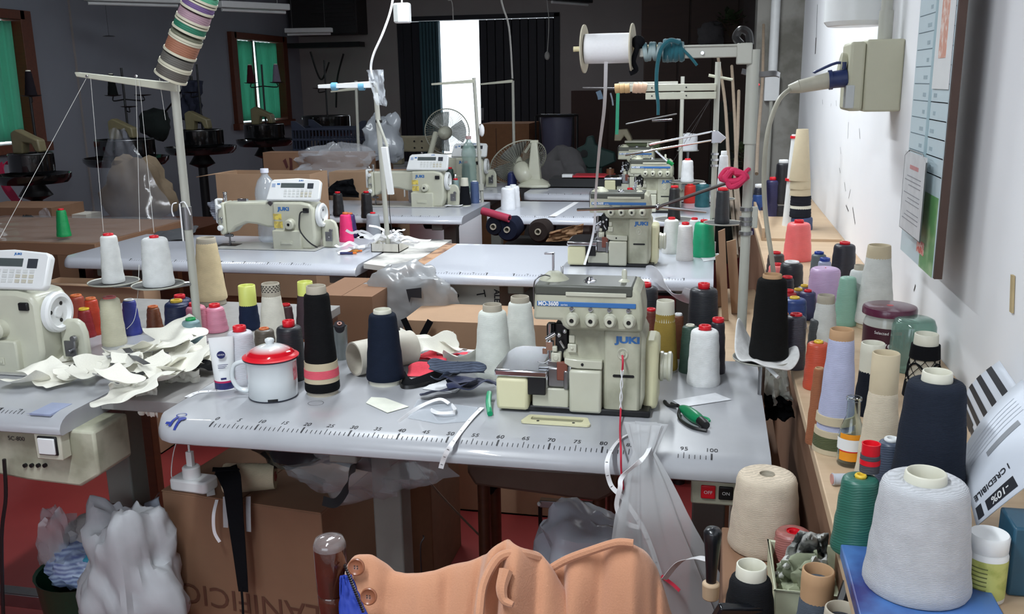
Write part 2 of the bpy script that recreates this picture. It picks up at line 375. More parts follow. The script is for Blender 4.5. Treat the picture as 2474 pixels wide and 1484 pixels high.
# ------------------------------------------------------------------ sewing tables
TZ = 0.78
def table(label, x0, x1, y0=0.0, depth_=0.60, legs=(0.25, 0.9), ruler=None, switch=None, motor=True, stained=False, corner=True, numbers=False, ticks='all'):
    """origin at the floor below ruler zero; y0 is the ruler line"""
    t = thing('sewing_table', label, 'table', (0, y0, 0), 0, 'industrial sewing tables')
    prof = [(depth_, 0), (0.012, 0), (0.0, -.0012), (-.012, -.004), (-.024, -.0095), (-.033, -.018), (-.037, -.028), (-.036, -.037), (-.030, -.041), (0.0, -.041), (depth_, -.041)]
    xs = [(x0, .055), (x0 + .012, .030), (x0 + .03, .012), (x0 + .055, 0), (x1 - .004, 0), (x1, .002)] if corner else [(x0, 0), (x1, 0)]
    vs = []; fs = []; n = len(prof)
    for x, dy in xs:
        for y, z in prof: vs.append((x, y + dy * max(0, 1 - (y + .037) / .1) , TZ + z))
    for k in range(len(xs) - 1):
        for i in range(n): fs.append((k * n + i, k * n + (i + 1) % n, (k + 1) * n + (i + 1) % n, (k + 1) * n + i))
    fs += [tuple(range(n)), tuple(reversed(range((len(xs) - 1) * n, len(xs) * n)))]
    m = MB(); m.add(vs, fs); m.build('tabletop', M_LAMOLD if stained else M_LAM, t, smooth=30)
    def surf(y):
        y = -y
        for (a, za), (b_, zb) in zip(prof[1:8], prof[2:9]):
            if b_ <= y <= a: return TZ + za + (zb - za) * (a - y) / (a - b_) + .0006
        return TZ + .0006
    if ruler:
        m = MB(); a, b_ = ruler
        for s in range(a, b_ + 1):
            if isinstance(ticks, (list, tuple)) and any(p <= s <= q for p, q in ticks): continue
            major = s % 10 == 0; mid = s % 5 == 0
            wd = .0016 if major else .0006; ln = .020 if major else (.018 if mid else .011)
            X = s / 100; yA, yB = .002, .002 + ln
            yA = .015 - ln
            q_ = [.015 + (yA - .015) * e / 4 for e in range(5)]
            for g0, g1 in zip(q_, q_[1:]): m.add([(X - wd, -g0, surf(max(g0, 0)) + .0002), (X + wd, -g0, surf(max(g0, 0)) + .0002), (X + wd, -g1, surf(max(g1, 0)) + .0002), (X - wd, -g1, surf(max(g1, 0)) + .0002)], [(0, 1, 2, 3)])
            if numbers and mid:
                put_text(m, str(s), .0235, (X, .0185, TZ + .0006), (1, 0, 0), (0, 1, 0), .0002 if major else 0, .66)
            elif mid and not numbers:
                m.box(X - .006, X + .002, -.001, .001, TZ + .0004, TZ + .0008)
        m.build('ruler_print', M_INK, t, smooth=0, weld=False, kind='stuff')
    for lx in legs:
        f = MB(); f.box(lx - .035, lx + .035, .26, .33, .06, TZ - .06); f.box(lx - .03, lx + .03, .02, .56, TZ - .08, TZ - .042); f.box(lx - .035, lx + .035, 0.0, .58, .03, .075)
        f.build('leg', M_LEG, t, bevel=.004)
        for fy in (.04, .54): MB().cyl((lx, fy, 0), (lx, fy, .03), .022, n=12).build('foot', M_BLACKP, t)
    MB().box(legs[0], legs[1], .275, .315, .10, .14).build('cross_bar', M_STEEL, t, bevel=.003)
    if motor:
        mx = (legs[0] + legs[1]) / 2 + .05
        m = MB(); m.cyl((mx - .10, .33, .58), (mx + .12, .33, .58), .085, n=24); m.cyl((mx - .13, .33, .58), (mx - .10, .33, .58), .05, n=20); m.box(mx - .06, mx + .06, .28, .38, .64, TZ - .045)
        m.build('motor', M_DARK, t, bevel=.003)
        m = MB(); m.hexa([(mx - .22, -.02, .16), (mx + .16, -.02, .16), (mx + .16, .22, .24), (mx - .22, .22, .24), (mx - .22, -.02, .185), (mx + .16, -.02, .185), (mx + .16, .22, .265), (mx - .22, .22, .265)])
        m.build('treadle', M_DARK, t, bevel=.004)
    if switch:
        sx, sy = switch
        m = MB(); m.box(sx, sx + .12, sy, sy + .06, TZ - .098, TZ - .042); m.build('switch_box', M_ENAMD, t, bevel=.004)
        b = MB().box(sx + .018, sx + .044, sy - .005, sy, TZ - .084, TZ - .058).build('switch_button', M_RED, t, bevel=.002, label='red OFF button')
        tx = MB(); put_text(tx, 'OFF', .009, (sx + .031, sy - .0056, TZ - .071)); tx.build('button_print', M_WHITEP, b, smooth=0)
        blackb = mat('switch_green', (24, 150, 90), .4) if switch and len(label) % 2 == 99 else M_BLACKP
        b = MB().box(sx + .050, sx + .076, sy - .005, sy, TZ - .084, TZ - .058).build('switch_button', blackb, t, bevel=.002, label='black ON button')
        tx = MB(); put_text(tx, 'ON', .009, (sx + .063, sy - .0056, TZ - .071)); tx.build('button_print', M_WHITEP, b, smooth=0)
        MB().box(sx + .082, sx + .108, sy - .002, sy, TZ - .082, TZ - .060).build('switch_plate', M_WHITEP, t, bevel=.001)
    return t
T1 = table('front white sewing table with centimetre ruler printed zero to one hundred', -.135, 1.105, 0.0, ruler=(0, 100), numbers=True, legs=(.27, 1.0), switch=(.965, -.005), ticks=[(86, 93)], stained=True, motor=False)
T2 = table('middle white sewing table with brown tape along its end', -.115, 1.0, 1.575, ruler=(0, 90), legs=(.30, .9), ticks=[(21, 29)])
T3 = table('third white sewing table crossed by a strip of white tape', -.16, 1.0, 3.045, ruler=(0, 96), legs=(.35, .9))
T4 = table('far white sewing table carrying the cream desk fan', -.16, 1.0, 4.03, ruler=(0, 90), legs=(.3, .9), depth_=.6)
T5 = table('old sewing table cut off by the picture edge, heaped with cream cloth scraps', -1.60, -.335, 0.0, ruler=(-100, -44), legs=(-.43, -1.3), stained=True, motor=False)
T6 = table('sewing table with the lockstitch machine and a plastic bottle', -1.62, -.33, 1.665, ruler=(-130, -52), legs=(-.43, -1.45), motor=False)
T7 = table('sewing table of the machine beside the red and green switch', -1.55, -.27, 3.0, ruler=(-120, -40), legs=(-.42, -1.4), depth_=.6)
T8 = table('farthest sewing table on the machine row, half hidden by cones', -1.5, -.28, 4.03, ruler=None, legs=(-.4, -1.3), depth_=.6)
# keys sticker on the front corner of the first table
m = MB()
def ring2(m, cx, cy, r, w_, n=20):
    for i in range(n):
        a, b = 2 * PI * i / n, 2 * PI * (i + 1) / n
        P = [(cx + q * math.cos(t), cy + q * math.sin(t)) for t in (a, b) for q in (r - w_, r)]
        m.add([(p[0], p[1], TZ + .0016 - (0 if p[1] > -.0 else (p[1] ** 2) * 17)) for p in (P[0], P[1], P[3], P[2])], [(0, 1, 2, 3)])
ring2(m, -.085, .024, .011, .002); ring2(m, -.072, .004, .009, .009)
def patch(m, pts): m.add([(x, y, TZ + .0017 - (0 if y > 0 else 17 * y * y)) for x, y in pts], [tuple(range(len(pts)))])
for k in range(5): patch(m, [(-.089, .013 - k * .007), (-.083, .013 - k * .007), (-.083, .006 - k * .007), (-.089, .006 - k * .007)])
for k in range(4): patch(m, [(-.075, -.004 - k * .006), (-.069, -.004 - k * .006), (-.069, -.010 - k * .006), (-.075, -.010 - k * .006)])
patch(m, [(-.098, -.012), (-.089, -.012), (-.089, -.018), (-.098, -.018)])
m.build('key_sticker', mat('navy_blue_print', (34, 52, 140), .5, bump=0), T1, smooth=0, weld=False)
# brown tape rolled over the end of the second table, white tape across the third
m = MB()
for k in range(8):
    y = -.03 + k * .08
m.box(-.125, -.075, -.03, .60, TZ - .02, TZ + .0015); m.box(-.125, -.112, -.03, .60, TZ - .045, TZ - .0)
m.build('edge_tape', mat('brown_packing_tape', (190, 150, 118), .4, kind='spots', rgb2=(120, 84, 66), scale=18), T2, bevel=.003)
m = MB(); put_text(m, 'C C', .03, (-.100, -.005, TZ + .0022), (1, 0, 0), (0, 1, 0)); m.build('edge_mark', mat('purple_ink', (60, 34, 70), .5), T2, smooth=0)
p = on(1330, 527, TZ) ; q = on(1385, 490, TZ)
m = MB(); m.add([(p.x - .02, -.012, TZ + .001), (p.x + .02, -.012, TZ + .001), (q.x + .03, .58, TZ + .001), (q.x - .0, .58, TZ + .001)], [(0, 1, 2, 3)]); m.build('surface_tape', M_TAPE, T3, smooth=0)
MB().box(-.345 , -.338, .0, .58, TZ - .038, TZ - .002).build('edge_band', mat('dark_edge_band', (110, 108, 104), .6), T5)
m = MB(); put_text(m, '~mn v', .02, (-.40, -.012, TZ - .001), (1, .25, 0), (-.2, 1, -.1)); m.build('pen_scribble', mat('navy_blue_print', (34, 52, 140)), T5, smooth=0)
m = MB(); m.box(-.415, -.365, -.02, .05, TZ - .003, TZ + .001); m.build('blue_tape_patch', mat('pale_blue_tape', (150, 160, 190), .35), T5)

# ------------------------------------------------------------------ overlock machine
def overlock(label, loc, rz=0.0):
    t = thing('overlock_machine', label, 'sewing machine', loc, rz, 'overlock machines')
    m = MB(); m.box(-.185, .125, .0, .15, 0, .012); m.build('base_plate', M_DARK, t, bevel=.003)
    m = MB(); m.box(-.192, -.124, -.012, .12, .004, .068); m.build('chip_box', M_YEL, t, bevel=.007)
    m = MB()
    outl = [(-.194, -.014), (-.084, -.014), (-.084, .03), (-.098, .05), (-.098, .17), (-.17, .17), (-.186, .155), (-.194, .12)]
    m.prism(outl, .0705, .084, 'z'); m.build('cloth_plate', M_CHROME, t, bevel=.003)
    m = MB(); m.box(-.125, -.088, -.010, .0, .036, .0705); m.build('plate_apron', M_DARK, t, bevel=.002)
    m = MB(); m.box(-.118, -.042, .002, .06, .008, .047); m.build('lower_cover', M_ENAM, t, bevel=.003)
    m = MB(); m.box(-.086, -.046, .004, .05, .049, .087); m.box(-.052, -.042, -.002, .006, .047, .084); m.build('looper_cover', M_STEEL, t, bevel=.003)
    m = MB(); m.box(-.040, .026, -.006, .05, .004, .087); m.build('front_cover', M_ENAM, t, bevel=.005)
    m = MB(); m.prism([(-.050, .108), (-.050, .098), (-.036, .0905), (-.022, .089), (.027, .089), (.027, .105), (-.02, .106)], -.002, .05); m.build('cover_step', M_ENAM, t, bevel=.002)
    MB().cyl((-.013, -.003, .0975), (-.013, .0, .0975), .003, n=10).build('cover_screw', M_BLACKP, t)
    # body with a taper to the side
    m = MB(); m.prism([(-.055, .10), (-.055, .118), (-.043, .122), (-.043, .17), (.10, .17), (.112, .15), (.112, .035), (.103, 0.0), (.026, 0.0), (.026, .10)], .012, .13)
    m.build('body', M_ENAMD, t, bevel=.006)
    m = MB(); m.prism([(.030, .003), (.103, .003), (.103, .165), (.030, .165)], .004, .02); m.build('side_panel', M_ENAMD, t, bevel=.006)
    m = MB(); m.box(.106, .137, .035, .13, .004, .138); m.build('belt_cover', M_YEL, t, bevel=.010)
    m = MB(); m.lathe([(0, .0), (.024, 0), (.029, .003), (.029, .008), (.026, .010), (.026, .016), (.029, .019), (.029, .024), (.024, .027), (0, .027)], 28, (.137, .085, .078), (1, 0, 0)); m.build('hand_wheel', M_ENAM, t)
    # head
    m = MB(); m.prism([(-.112, .182), (-.110, .2), (-.108, .236), (-.096, .247), (.090, .247), (.102, .236), (.108, .20), (.108, .165), (-.042, .165), (-.052, .172), (-.055, .182)], -.012, .11)
    m.build('head', M_ENAMD, t, bevel=.006)
    m = MB(); m.box(-.108, .088, -.0135, .10, .2285, .2485); m.build('head_lid', mat('dark_olive_lid', (78, 80, 72), .45, bump=.05, var=.15), t, bevel=.004)
    m = MB(); m.box(-.045, .075, -.0150, -.012, .229, .2365); m.build('lid_trim', M_ENAM, t, bevel=.001)
    s = MB().box(-.103, .094, -.0137, -.0118, .209, .218).build('name_strip', M_BLUE, t, bevel=.001)
    x = MB(); put_text(x, 'MO-3600', .0105, (-.080, -.0142, .2136), bold=.0004); put_text(x, 'series', .006, (-.048, -.0142, .2125)); x.build('strip_print', M_WHITEP, s, smooth=0)
    x = MB(); put_text(x, 'JUKI', .0165, (.078, .0032, .146), bold=.0009, sx=1.55); x.build('maker_print', M_BLUE, t, smooth=0)
    for i in range(4):
        cx = -.031 + i * .0375
        k = MB(); k.lathe([(.0135, 0), (.0135, .004), (.012, .006), (.0125, .009), (.0095, .017), (.0085, .018), (.0045, .018), (.0045, .006), (0, .006)], 22, (cx, -.012, .186), (0, -1, 0))
        d = k.build('tension_dial', M_ENAM, t)
        MB().cyl((cx, -.0135, .186), (cx, -.026, .186), .0042, n=12).build('dial_core', M_BLACKP, d)
        k = MB(); k.cyl((cx - .002, -.012, .205), (cx - .002, -.017, .205), .004, n=10); k.tube([(cx - .006, -.015, .207), (cx - .002, -.018, .202), (cx + .004, -.015, .206)], .0009, 5, 4); k.build('thread_guide', M_STEEL, d)
    # needle side mechanism
    m = MB(); m.box(-.072, -.046, .02, .10, .085, .17); m.box(-.092, -.074, .03, .05, .14, .165); m.build('needle_arm', M_DARK, t, bevel=.003)
    m = MB(); m.cyl((-.083, .02, .10), (-.083, .02, .168), .0035, n=10); m.box(-.090, -.076, .012, .028, .118, .135); m.cyl((-.083, .02, .088), (-.083, .02, .10), .001, n=6)
    m.cyl((-.09, .012, .14), (-.07, .012, .152), .004, n=10); m.box(-.098, -.088, .014, .02, .11, .122); m.ball((-.062, .008, .150), .005, 10); m.ball((-.050, .006, .158), .0045, 10); m.cyl((-.06, .004, .14), (-.052, .010, .125), .0025, n=8)
    m.build('needle_bar', M_CHROME, t, bevel=.001)
    m = MB(); m.box(-.078, -.058, .002, .022, .098, .116); m.cyl((-.068, .0, .107), (-.068, .004, .107), .006, n=14); m.box(-.076, -.066, .004, .014, .118, .128); m.build('foot_holder', M_ENAM, t, bevel=.002)
    m = MB(); m.box(-.105, -.062, .006, .020, .0845, .088); m.tube([(-.108, .012, .095), (-.095, .010, .093), (-.085, .012, .098), (-.075, .012, .095)], .0015, 6, 4); m.box(-.086, -.066, .01, .024, .088, .098); m.build('presser_foot', M_STEEL, t, bevel=.0008)
    m = MB(); m.box(-.066, -.044, -.001, .010, .064, .1); m.build('knife_guard', mat('rusty_guard', (120, 66, 52), .6, bump=.1), t, bevel=.002)
    m = MB(); m.box(-.044, -.026, .004, .012, .118, .134); m.cyl((-.035, .002, .126), (-.035, .005, .126), .003, n=10); m.box(-.042, -.03, .008, .012, .135, .150); m.build('side_bracket', M_ENAM, t, bevel=.002)
    # top parts
    m = MB(); m.lathe([(.0, .016), (.012, .015), (.022, .008), (.030, .002), (.032, 0)], 20, (-.078, .045, .2475)); m.build('top_dome', M_ENAMD, t)
    m = MB(); m.box(-.082, -.078, .045, .049, .26, .298); m.box(-.098, -.078, .045, .049, .294, .298); m.cyl((-.062, .05, .25), (-.062, .05, .272), .0028, n=8); m.build('thread_hook', M_CHROME, t, bevel=.0006)
    m = MB(); m.tube([(-.112, .0, .20), (-.1115, .0, .245), (-.104, .0, .258), (-.092, .01, .262), (-.082, .02, .258)], .0014, 6, 4); m.build('wire_guide', M_STEEL, t)
    m = MB(); m.lathe([(0, .009), (.006, .009), (.009, .005), (.013, .004), (.014, 0)], 18, (-.002, .03, .2475)); m.build('oil_window', M_CHROME, t)
    m = MB(); m.lathe([(.0, .024), (.004, .023), (.0055, .019), (.0055, .006), (.010, .003), (.013, 0)], 18, (.066, .04, .2475)); m.build('top_post', M_ENAM, t)
    m = MB(); m.lathe([(.0, .004), (.004, .004), (.005, 0), (.010, .003), (.012, 0)], 18, (.068, .004, .120), (0, -1, 0)); m.build('thread_eyelet', M_ENAM, t)
    m = MB(); m.prism([(.050, .075), (.090, .075), (.092, .0775), (.090, .08), (.050, .08), (.048, .0775)], .0025, .0045); m.build('oil_slot', M_DARK, t)
    return t

OSC = 1.10
def ovl(px, py): p = on(px, py, TZ + .186 * OSC); return (p.x + .031, p.y + .024, TZ + .001)
p1 = (.752, .168, TZ + .001)
OV1 = overlock('large overlock machine in front with red thread hanging from its eyelet', p1, 0); OV1.scale = (1, 1, OSC)
p2 = ovl(1476, 514); p3 = ovl(1559, 420); p4 = ovl(1524, 385)
OV2 = dup(OV1, p2, 0, 'overlock machine on the middle table beside the glossy green thread cone', skip=('thread_hook',))
OV3 = dup(OV1, p3, 0, 'overlock machine on the third table behind the black cone with red tip', skip=('thread_hook',))
OV4 = dup(OV1, p4, 0, 'farthest overlock machine, grey head showing above the third one', skip=('thread_hook',))
print('OV', p1, p2, p3, p4)
# chip tray in front of the first machine
m = MB(); X, Y = on(1345, 1020).x, on(1345, 1020).y
t = thing('chip_tray', 'yellowed cream frame tray lying before the front overlock machine', 'tray', (X, Y, TZ + .001))
def rr(w_, d_, r, n=5, sh=0):
    P = []
    for cx, cy, a0 in ((w_ - r, d_ - r, 0), (-w_ + r, d_ - r, 90), (-w_ + r - sh, -d_ + r, 180), (w_ - r + sh, -d_ + r, 270)):
        for k in range(n + 1):
            a = math.radians(a0 + 90 * k / n); P.append((cx + r * math.cos(a), cy + r * math.sin(a)))
    return P
o = rr(.062, .022, .008, sh=.008); i_ = rr(.053, .011, .006); i_ = [(x, y + .004) for x, y in i_]; n = len(o)
m = MB(); vs = [(x, y, 0) for x, y in o] + [(x, y, .004) for x, y in o] + [(x, y, .004) for x, y in i_] + [(x, y, -.0) for x, y in i_]
m.add(vs, [(k + a * n, (k + 1) % n + a * n, (k + 1) % n + (a + 1) * n, k + (a + 1) * n) for a in range(3) for k in range(n)])
m.build('tray_frame', M_YEL, t)
MB().prism(i_, .0004, .0009, 'z').build('tray_floor', mat('oily_tray', (140, 138, 112), .25, bump=.02), t)
for sx in (-.036, .036): MB().cyl((sx, -.013, .003), (sx, -.013, .0048), .003, n=10).build('screw', M_DARK, t)

# ------------------------------------------------------------------ lockstitch machine (origin: table top below the hand wheel face)
def lockstitch(label, loc, rz=0.0, panel='new'):
    t = thing('lockstitch_machine', label, 'sewing machine', loc, rz, 'lockstitch machines')
    m = MB(); m.box(-.48, -.02, -.085, .09, .0, .004); m.build('bed', mat('grey_bed', (176, 176, 172), .4), t, bevel=.002)
    m = MB(); m.prism([(-.445, .192), (-.16, .198), (-.16, .090), (-.25, .088), (-.30, .100), (-.35, .105), (-.40, .085), (-.425, .060), (-.445, .060)], -.035, .045)
    m.build('arm', M_ENAM, t, bevel=.012)
    m = MB(); m.prism([(-.215, .0), (-.215, .198), (-.085, .200), (-.045, .192), (-.030, .17), (-.030, .05), (-.045, .0)], -.055, .06)
    m.build('pillar', M_ENAM, t, bevel=.010)
    m = MB(); m.prism([(-.478, .10), (-.472, .18), (-.455, .192), (-.445, .192), (-.443, .062), (-.462, .050), (-.470, .062)], -.04, .045); m.build('face_plate', M_ENAM, t, bevel=.006)
    m = MB(); m.box(-.494, -.480, -.028, .0, .10, .205); m.box(-.492, -.46, -.024, -.004, .195, .207); m.build('belt_guard', M_WHITEP, t, bevel=.006)
    m = MB(); m.cyl((-.455, .0, .19), (-.455, .0, .225), .0075, n=14); m.cyl((-.455, .0, .225), (-.455, .0, .232), .0095, n=14); m.box(-.395, -.35, -.01, .005, .192, .205); m.build('tension_post', M_CHROME, t, bevel=.002)
    for z, r in ((.175, .010), (.085, .012)):
        m = MB(); m.lathe([(0, .022), (r * .7, .022), (r, .018), (r, .006), (r * .6, .004), (r * .6, 0)], 16, (-.462, -.038, z), (0, -1, 0)); m.build('tension_knob', M_WHITEP, t)
    m = MB(); m.tube([(-.468, -.048, .12), (-.460, -.056, .128), (-.452, -.050, .116), (-.457, -.044, .104)], .002, 6, 4); m.ball((-.457, -.046, .125), .006, 8); m.cyl((-.476, -.045, .15), (-.47, -.05, .10), .0013, n=6); m.build('check_spring', M_STEEL, t)
    m = MB(); m.cyl((-.45, 0, .062), (-.45, 0, .016), .004, n=10); m.box(-.462, -.438, -.008, .008, .040, .052); m.ball((-.466, -.004, .046), .006, 8); m.ball((-.434, -.004, .046), .006, 8); m.build('needle_bar', M_STEEL, t, bevel=.001)
    m = MB(); m.cyl((-.45, 0, .02), (-.45, 0, .004), .0009, n=6); m.box(-.456, -.444, -.020, .006, .0045, .007); m.box(-.454, -.446, -.004, .004, .006, .022); m.box(-.446, -.425, -.006, -.002, .018, .021); m.build('presser_foot', M_STEEL, t, bevel=.0006)
    m = MB(); m.box(-.50, -.41, -.03, .03, .0042, .0052); m.build('needle_plate', M_DARK, t)
    # hand wheel, stitch dial, covers
    m = MB(); m.lathe([(0, .0), (.044, 0), (.050, .004), (.050, .016), (.046, .021), (.038, .022), (.036, .018), (.034, .012), (.014, .011), (.012, .016), (.0, .016)], 40, (-.030, .0, .140), (1, 0, 0)); hw = m.build('hand_wheel', M_WHITEP, t)
    for a in (0.9, 3.0, 5.1): MB().cyl((-.0188, .024 * math.cos(a), .14 + .024 * math.sin(a)), (-.0175, .024 * math.cos(a), .14 + .024 * math.sin(a)), .005, n=12).build('wheel_hole', M_DARK, hw)
    m = MB(); m.lathe([(0, .026), (.017, .025), (.021, .020), (.021, .004), (.023, 0)], 24, (-.135, -.055, .108), (0, -1, 0)); sd = m.build('stitch_dial', M_ENAM, t)
    MB().cyl((-.135, -.0795, .108), (-.135, -.0815, .108), .006, n=12).build('dial_centre', M_DARK, sd)
    m = MB(); m.prism([(-.215, 0), (-.215, .082), (-.092, .082), (-.088, .076), (-.088, 0)], -.072, -.05); m.build('reverse_lever_housing', M_ENAM, t, bevel=.004)
    m = MB(); m.box(-.18, -.125, -.0745, -.072, .022, .040); m.box(-.176, -.129, -.077, -.0745, .026, .033); m.build('model_plate', M_ENAM, t, bevel=.001)
    m = MB(); m.prism([(-.03, .0), (-.03, .10), (-.01, .118), (.018, .120), (.034, .108), (.042, .085), (.044, 0)], .010, .028); m.build('winder_plate', M_ENAM, t, bevel=.006)
    m = MB(); m.cyl((.012, .008, .045), (.012, -.020, .045), .006, n=10); m.box(-.005, .025, -.01, -.004, .03, .07); m.cyl((.02, .0, .075), (.02, -.01, .075), .008, n=10); m.build('bobbin_winder', M_STEEL, t, bevel=.001)
    m = MB(); m.box(-.076, -.050, -.062, -.05, .155, .175); m.build('wire_gap', M_BLACKP, t, bevel=.003)
    m = MB(); m.tube([(-.06, -.06, .160), (-.083, -.064, .158), (-.09, -.067, .13), (-.088, -.075, .09), (-.07, -.078, .06), (-.045, -.07, .03), (-.02, -.06, .012)], .003, 6, 5); m.build('black_wire', M_BLACKP, t)
    m = MB(); m.box(-.24, -.235, -.0365, -.0360, .13, .17); x = MB(); put_text(x, 'JUKI', .020, (-.163, -.0560, .170), bold=.0011, sx=1.35); x.build('maker_print', M_BLUE, t, smooth=0)
    m = MB(); m.box(-.212, -.175, -.0562, -.0552, .125, .150); m.box(-.210, -.172, -.0562, -.0552, .090, .118); m.build('warning_sticker', mat('yellow_sticker', (226, 204, 96), .5, kind='spots', rgb2=(180, 160, 90), scale=60, bump=0), t)
    m = MB(); m.prism([(-.244, .192), (-.230, .206), (-.218, .192), (-.230, .178)], -.037, -.034); m.build('diamond_plate', M_STEEL, t, bevel=.001)
    # control panel leaning back on top
    A = V((-.262, -.045, .204)); 
    def pp(x, h, d): return V((-.245 + x * 1.12, -.050 + h * .46 + d * .9, .206 + h * 1.0 - d * .42))
    m = MB(); P = [(0, 0), (.012, .074), (.024, .083), (.12, .089), (.205, .083), (.213, .074), (.213, .008), (.205, 0)]
    n = len(P); m.add([pp(x, h, 0) for x, h in P] + [pp(x, h, .022) for x, h in P], [tuple(range(n)), tuple(reversed(range(n, 2 * n)))] + [(k, n + k, n + (k + 1) % n, (k + 1) % n) for k in range(n)])
    cp = m.build('control_panel', M_WHITEP, t, bevel=.005)
    def quad(x0, x1, h0, h1, d=-.0012):
        return MB().hexa([pp(x0, h0, 0.001), pp(x1, h0, 0.001), pp(x1, h0, d), pp(x0, h0, d), pp(x0, h1, 0.001), pp(x1, h1, 0.001), pp(x1, h1, d), pp(x0, h1, d)])
    quad(.056, .150, .050, .068).build('display', mat('lcd_grey', (84, 92, 92), .15), cp)
    quad(.162, .186, .047, .068).build('display', mat('panel_dark', (62, 66, 72), .3), cp)
    m = quad(.040, .052, .052, .058); b = quad(.040, .052, .061, .067); m.merge(b, Matrix.Identity(4)); b.build('icon_block', M_BLUE, cp); quad(.020, .034, .052, .066).build('icon_block', mat('pale_blue_print', (160, 175, 200), .5), cp)
    for j, (r_, c_) in enumerate([(r_, c_) for r_ in range(3) for c_ in range(7)]):
        x = .072 + c_ * .0165; h = .036 - r_ * .011
        quad(x, x + .011, h, h + .0075, -.0016).build('key', mat('key_grey', (216, 218, 216), .4) if c_ < 4 or r_ < 1 else mat('key_ivory', (206, 202, 186), .4), cp)
    f = pp(.135, .078, -.0006); x = MB(); put_text(x, 'JUKI', .007, f, (1, 0, 0), (0, .42, .9), .0004, 1.5); x.build('panel_print', M_BLUE, cp, smooth=0)
    m = MB(); m.box(-.20, -.10, -.02, .05, .196, .212); m.build('panel_bracket', M_STEEL, t, bevel=.002)
    return t
def lk(px, py): p = on(px, py, TZ + .140); return (p.x + .012, p.y, TZ + .001)
q2 = lk(781, 520); q1 = lk(145, 755); q3 = lk(1085, 438); q4 = lk(1178, 402)
LK2 = lockstitch('cream lockstitch machine with control panel in front of the plastic water bottle', q2)
LK1 = dup(LK2, q1, 0, 'large lockstitch machine cut off by the picture edge above the white scraps', skip=('black_wire', 'diamond_plate'))
LK3 = dup(LK2, q3, 0, 'lockstitch machine behind the leaning pole with a yellow sticker', skip=('black_wire', 'diamond_plate'))
LK4 = dup(LK2, q4, 0, 'farthest lockstitch machine partly hidden by the round green bottle', skip=('black_wire', 'diamond_plate', 'warning_sticker'))
print('LK', q1, q2, q3, q4)
# ------------------------------------------------------------------ cones and spools
VPV = None
_z = V((0, 0, -1)); VPV = (CX + F_PX * _z.dot(RT) / _z.dot(FW), CY - F_PX * _z.dot(UP) / _z.dot(FW))
def base_from_px(xm, yt, yb, wb, z):
    ym = (yt + yb) / 2; xb = xm + (xm - VPV[0]) / (ym - VPV[1]) * (yb - ym) if False else xm + (VPV[0] - xm) * (yb - ym) / (VPV[1] - ym)
    xt = xm + (VPV[0] - xm) * (yt - ym) / (VPV[1] - ym)
    p = on(xb, yb, z); h = V((p.x - CAM.x, p.y - CAM.y, 0)).normalized()
    r = wb / 2 * depth(p) / F_PX; c = p + h * r; r = wb / 2 * depth(c) / F_PX
    return c, r, at(xt, yt, c.y).z - z, xt
CORES = dict(g=M_CORE, b=M_COREB, t=M_CORET, i=M_COREW, R=M_RED, Y=M_YELC, G=M_GRNC, B=M_BLUC, O=M_ORC, W=M_WHITEP, P=plastic((222, 110, 110)))
def make_cone(name, label, loc, rt, rb, H, yc, core, cr, ch, bh=0.0, group=None, shiny=None, rot=None, cap=False, ym=None):
    """origin at the base centre; rt/rb yarn radii, H total height, core radius cr showing ch above and bh below the yarn"""
    t = thing(name, label, 'spool' if cap else 'cone', loc, 0, group, rot)
    m_y = ym or yarn(yc, cap if shiny is None else shiny); mc = CORES[core]
    h0 = bh; h1 = H - ch; rd = min(.012, rt * .35)
    g = .0012
    pr = [(rb * .55, h0 + .002), (rb * .97, h0), (rb, h0 + .004)]
    k = 10
    for i in range(1, k): 
        q = i / k; pr.append((rb + (rt - rb) * q + g * .5 * math.sin(i * 2.1), h0 + (h1 - h0) * q))
    for i in range(5):
        a = PI / 2 * i / 4; pr.append((rt - rd + rd * math.cos(a), h1 - rd * .8 + rd * .8 * math.sin(a)))
    pr += [((cr + rt - rd) / 2, h1 + .0005), (cr * 1.01, h1 - .001)]
    MB().lathe(pr, 30).build('yarn', m_y, t, smooth=60)
    wl = max(.0022, cr * .14)
    rbm = max(cr * 1.02, cr + (rb - cr) * .75) if bh > 0.004 else cr
    if cap:
        pr = [(rbm, 0), (cr * .9, h1 * .5), (cr * .92, h1), (cr * 1.0, h1 + ch * .15), (cr, H - .0015), (cr - .0012, H), (cr * .62, H), (cr * .55, H - .002), (cr * .55, max(h1 - .015, .002)), (.0005, max(h1 - .018, .001))]
    else:
        pr = [(rbm, 0), (rbm * .99, bh * .9 + .001), (cr * 1.04, h1), (cr, H - wl * .4), (cr - wl * .4, H), (cr - wl * .7, H), (cr - wl, H - wl * .4), (cr - wl * .9, max(h1 - .06, .002)), (.0005, max(h1 - .062, .001))]
    MB().lathe(pr, 26).build('spool_core' if cap else 'card_core', mc, t, smooth=50)
    return t
CN = {}
def C(key, name, xm, yt, yb, wt, wb, yc, core, cw, ch, z, label, group=None, bh=0, cap=None, rot=None, shiny=None, cat=None, ym=None):
    c, r, H, xt = base_from_px(xm, yt, yb, wb, z)
    s = depth(c) / F_PX
    cap = core in 'RYGBOP' if cap is None else cap
    t = make_cone(name, label, c, wt / 2 * s * .985, wb / 2 * s, H, yc, core, cw / 2 * s, ch * s, bh * s, group, shiny, rot, cap, ym)
    if cat: t['category'] = cat
    CN[key] = (t, c, r, H)
    return t
T = TZ; GF = 'cones on the front table'; GB = 'spools crowded beside the white scraps'
C('beige', 'yarn_cone', 505, 574, 742, 48, 76, (214, 196, 158), 'g', 44, 8, T, 'tall beige yarn cone standing behind two pink spools', GB, bh=12)
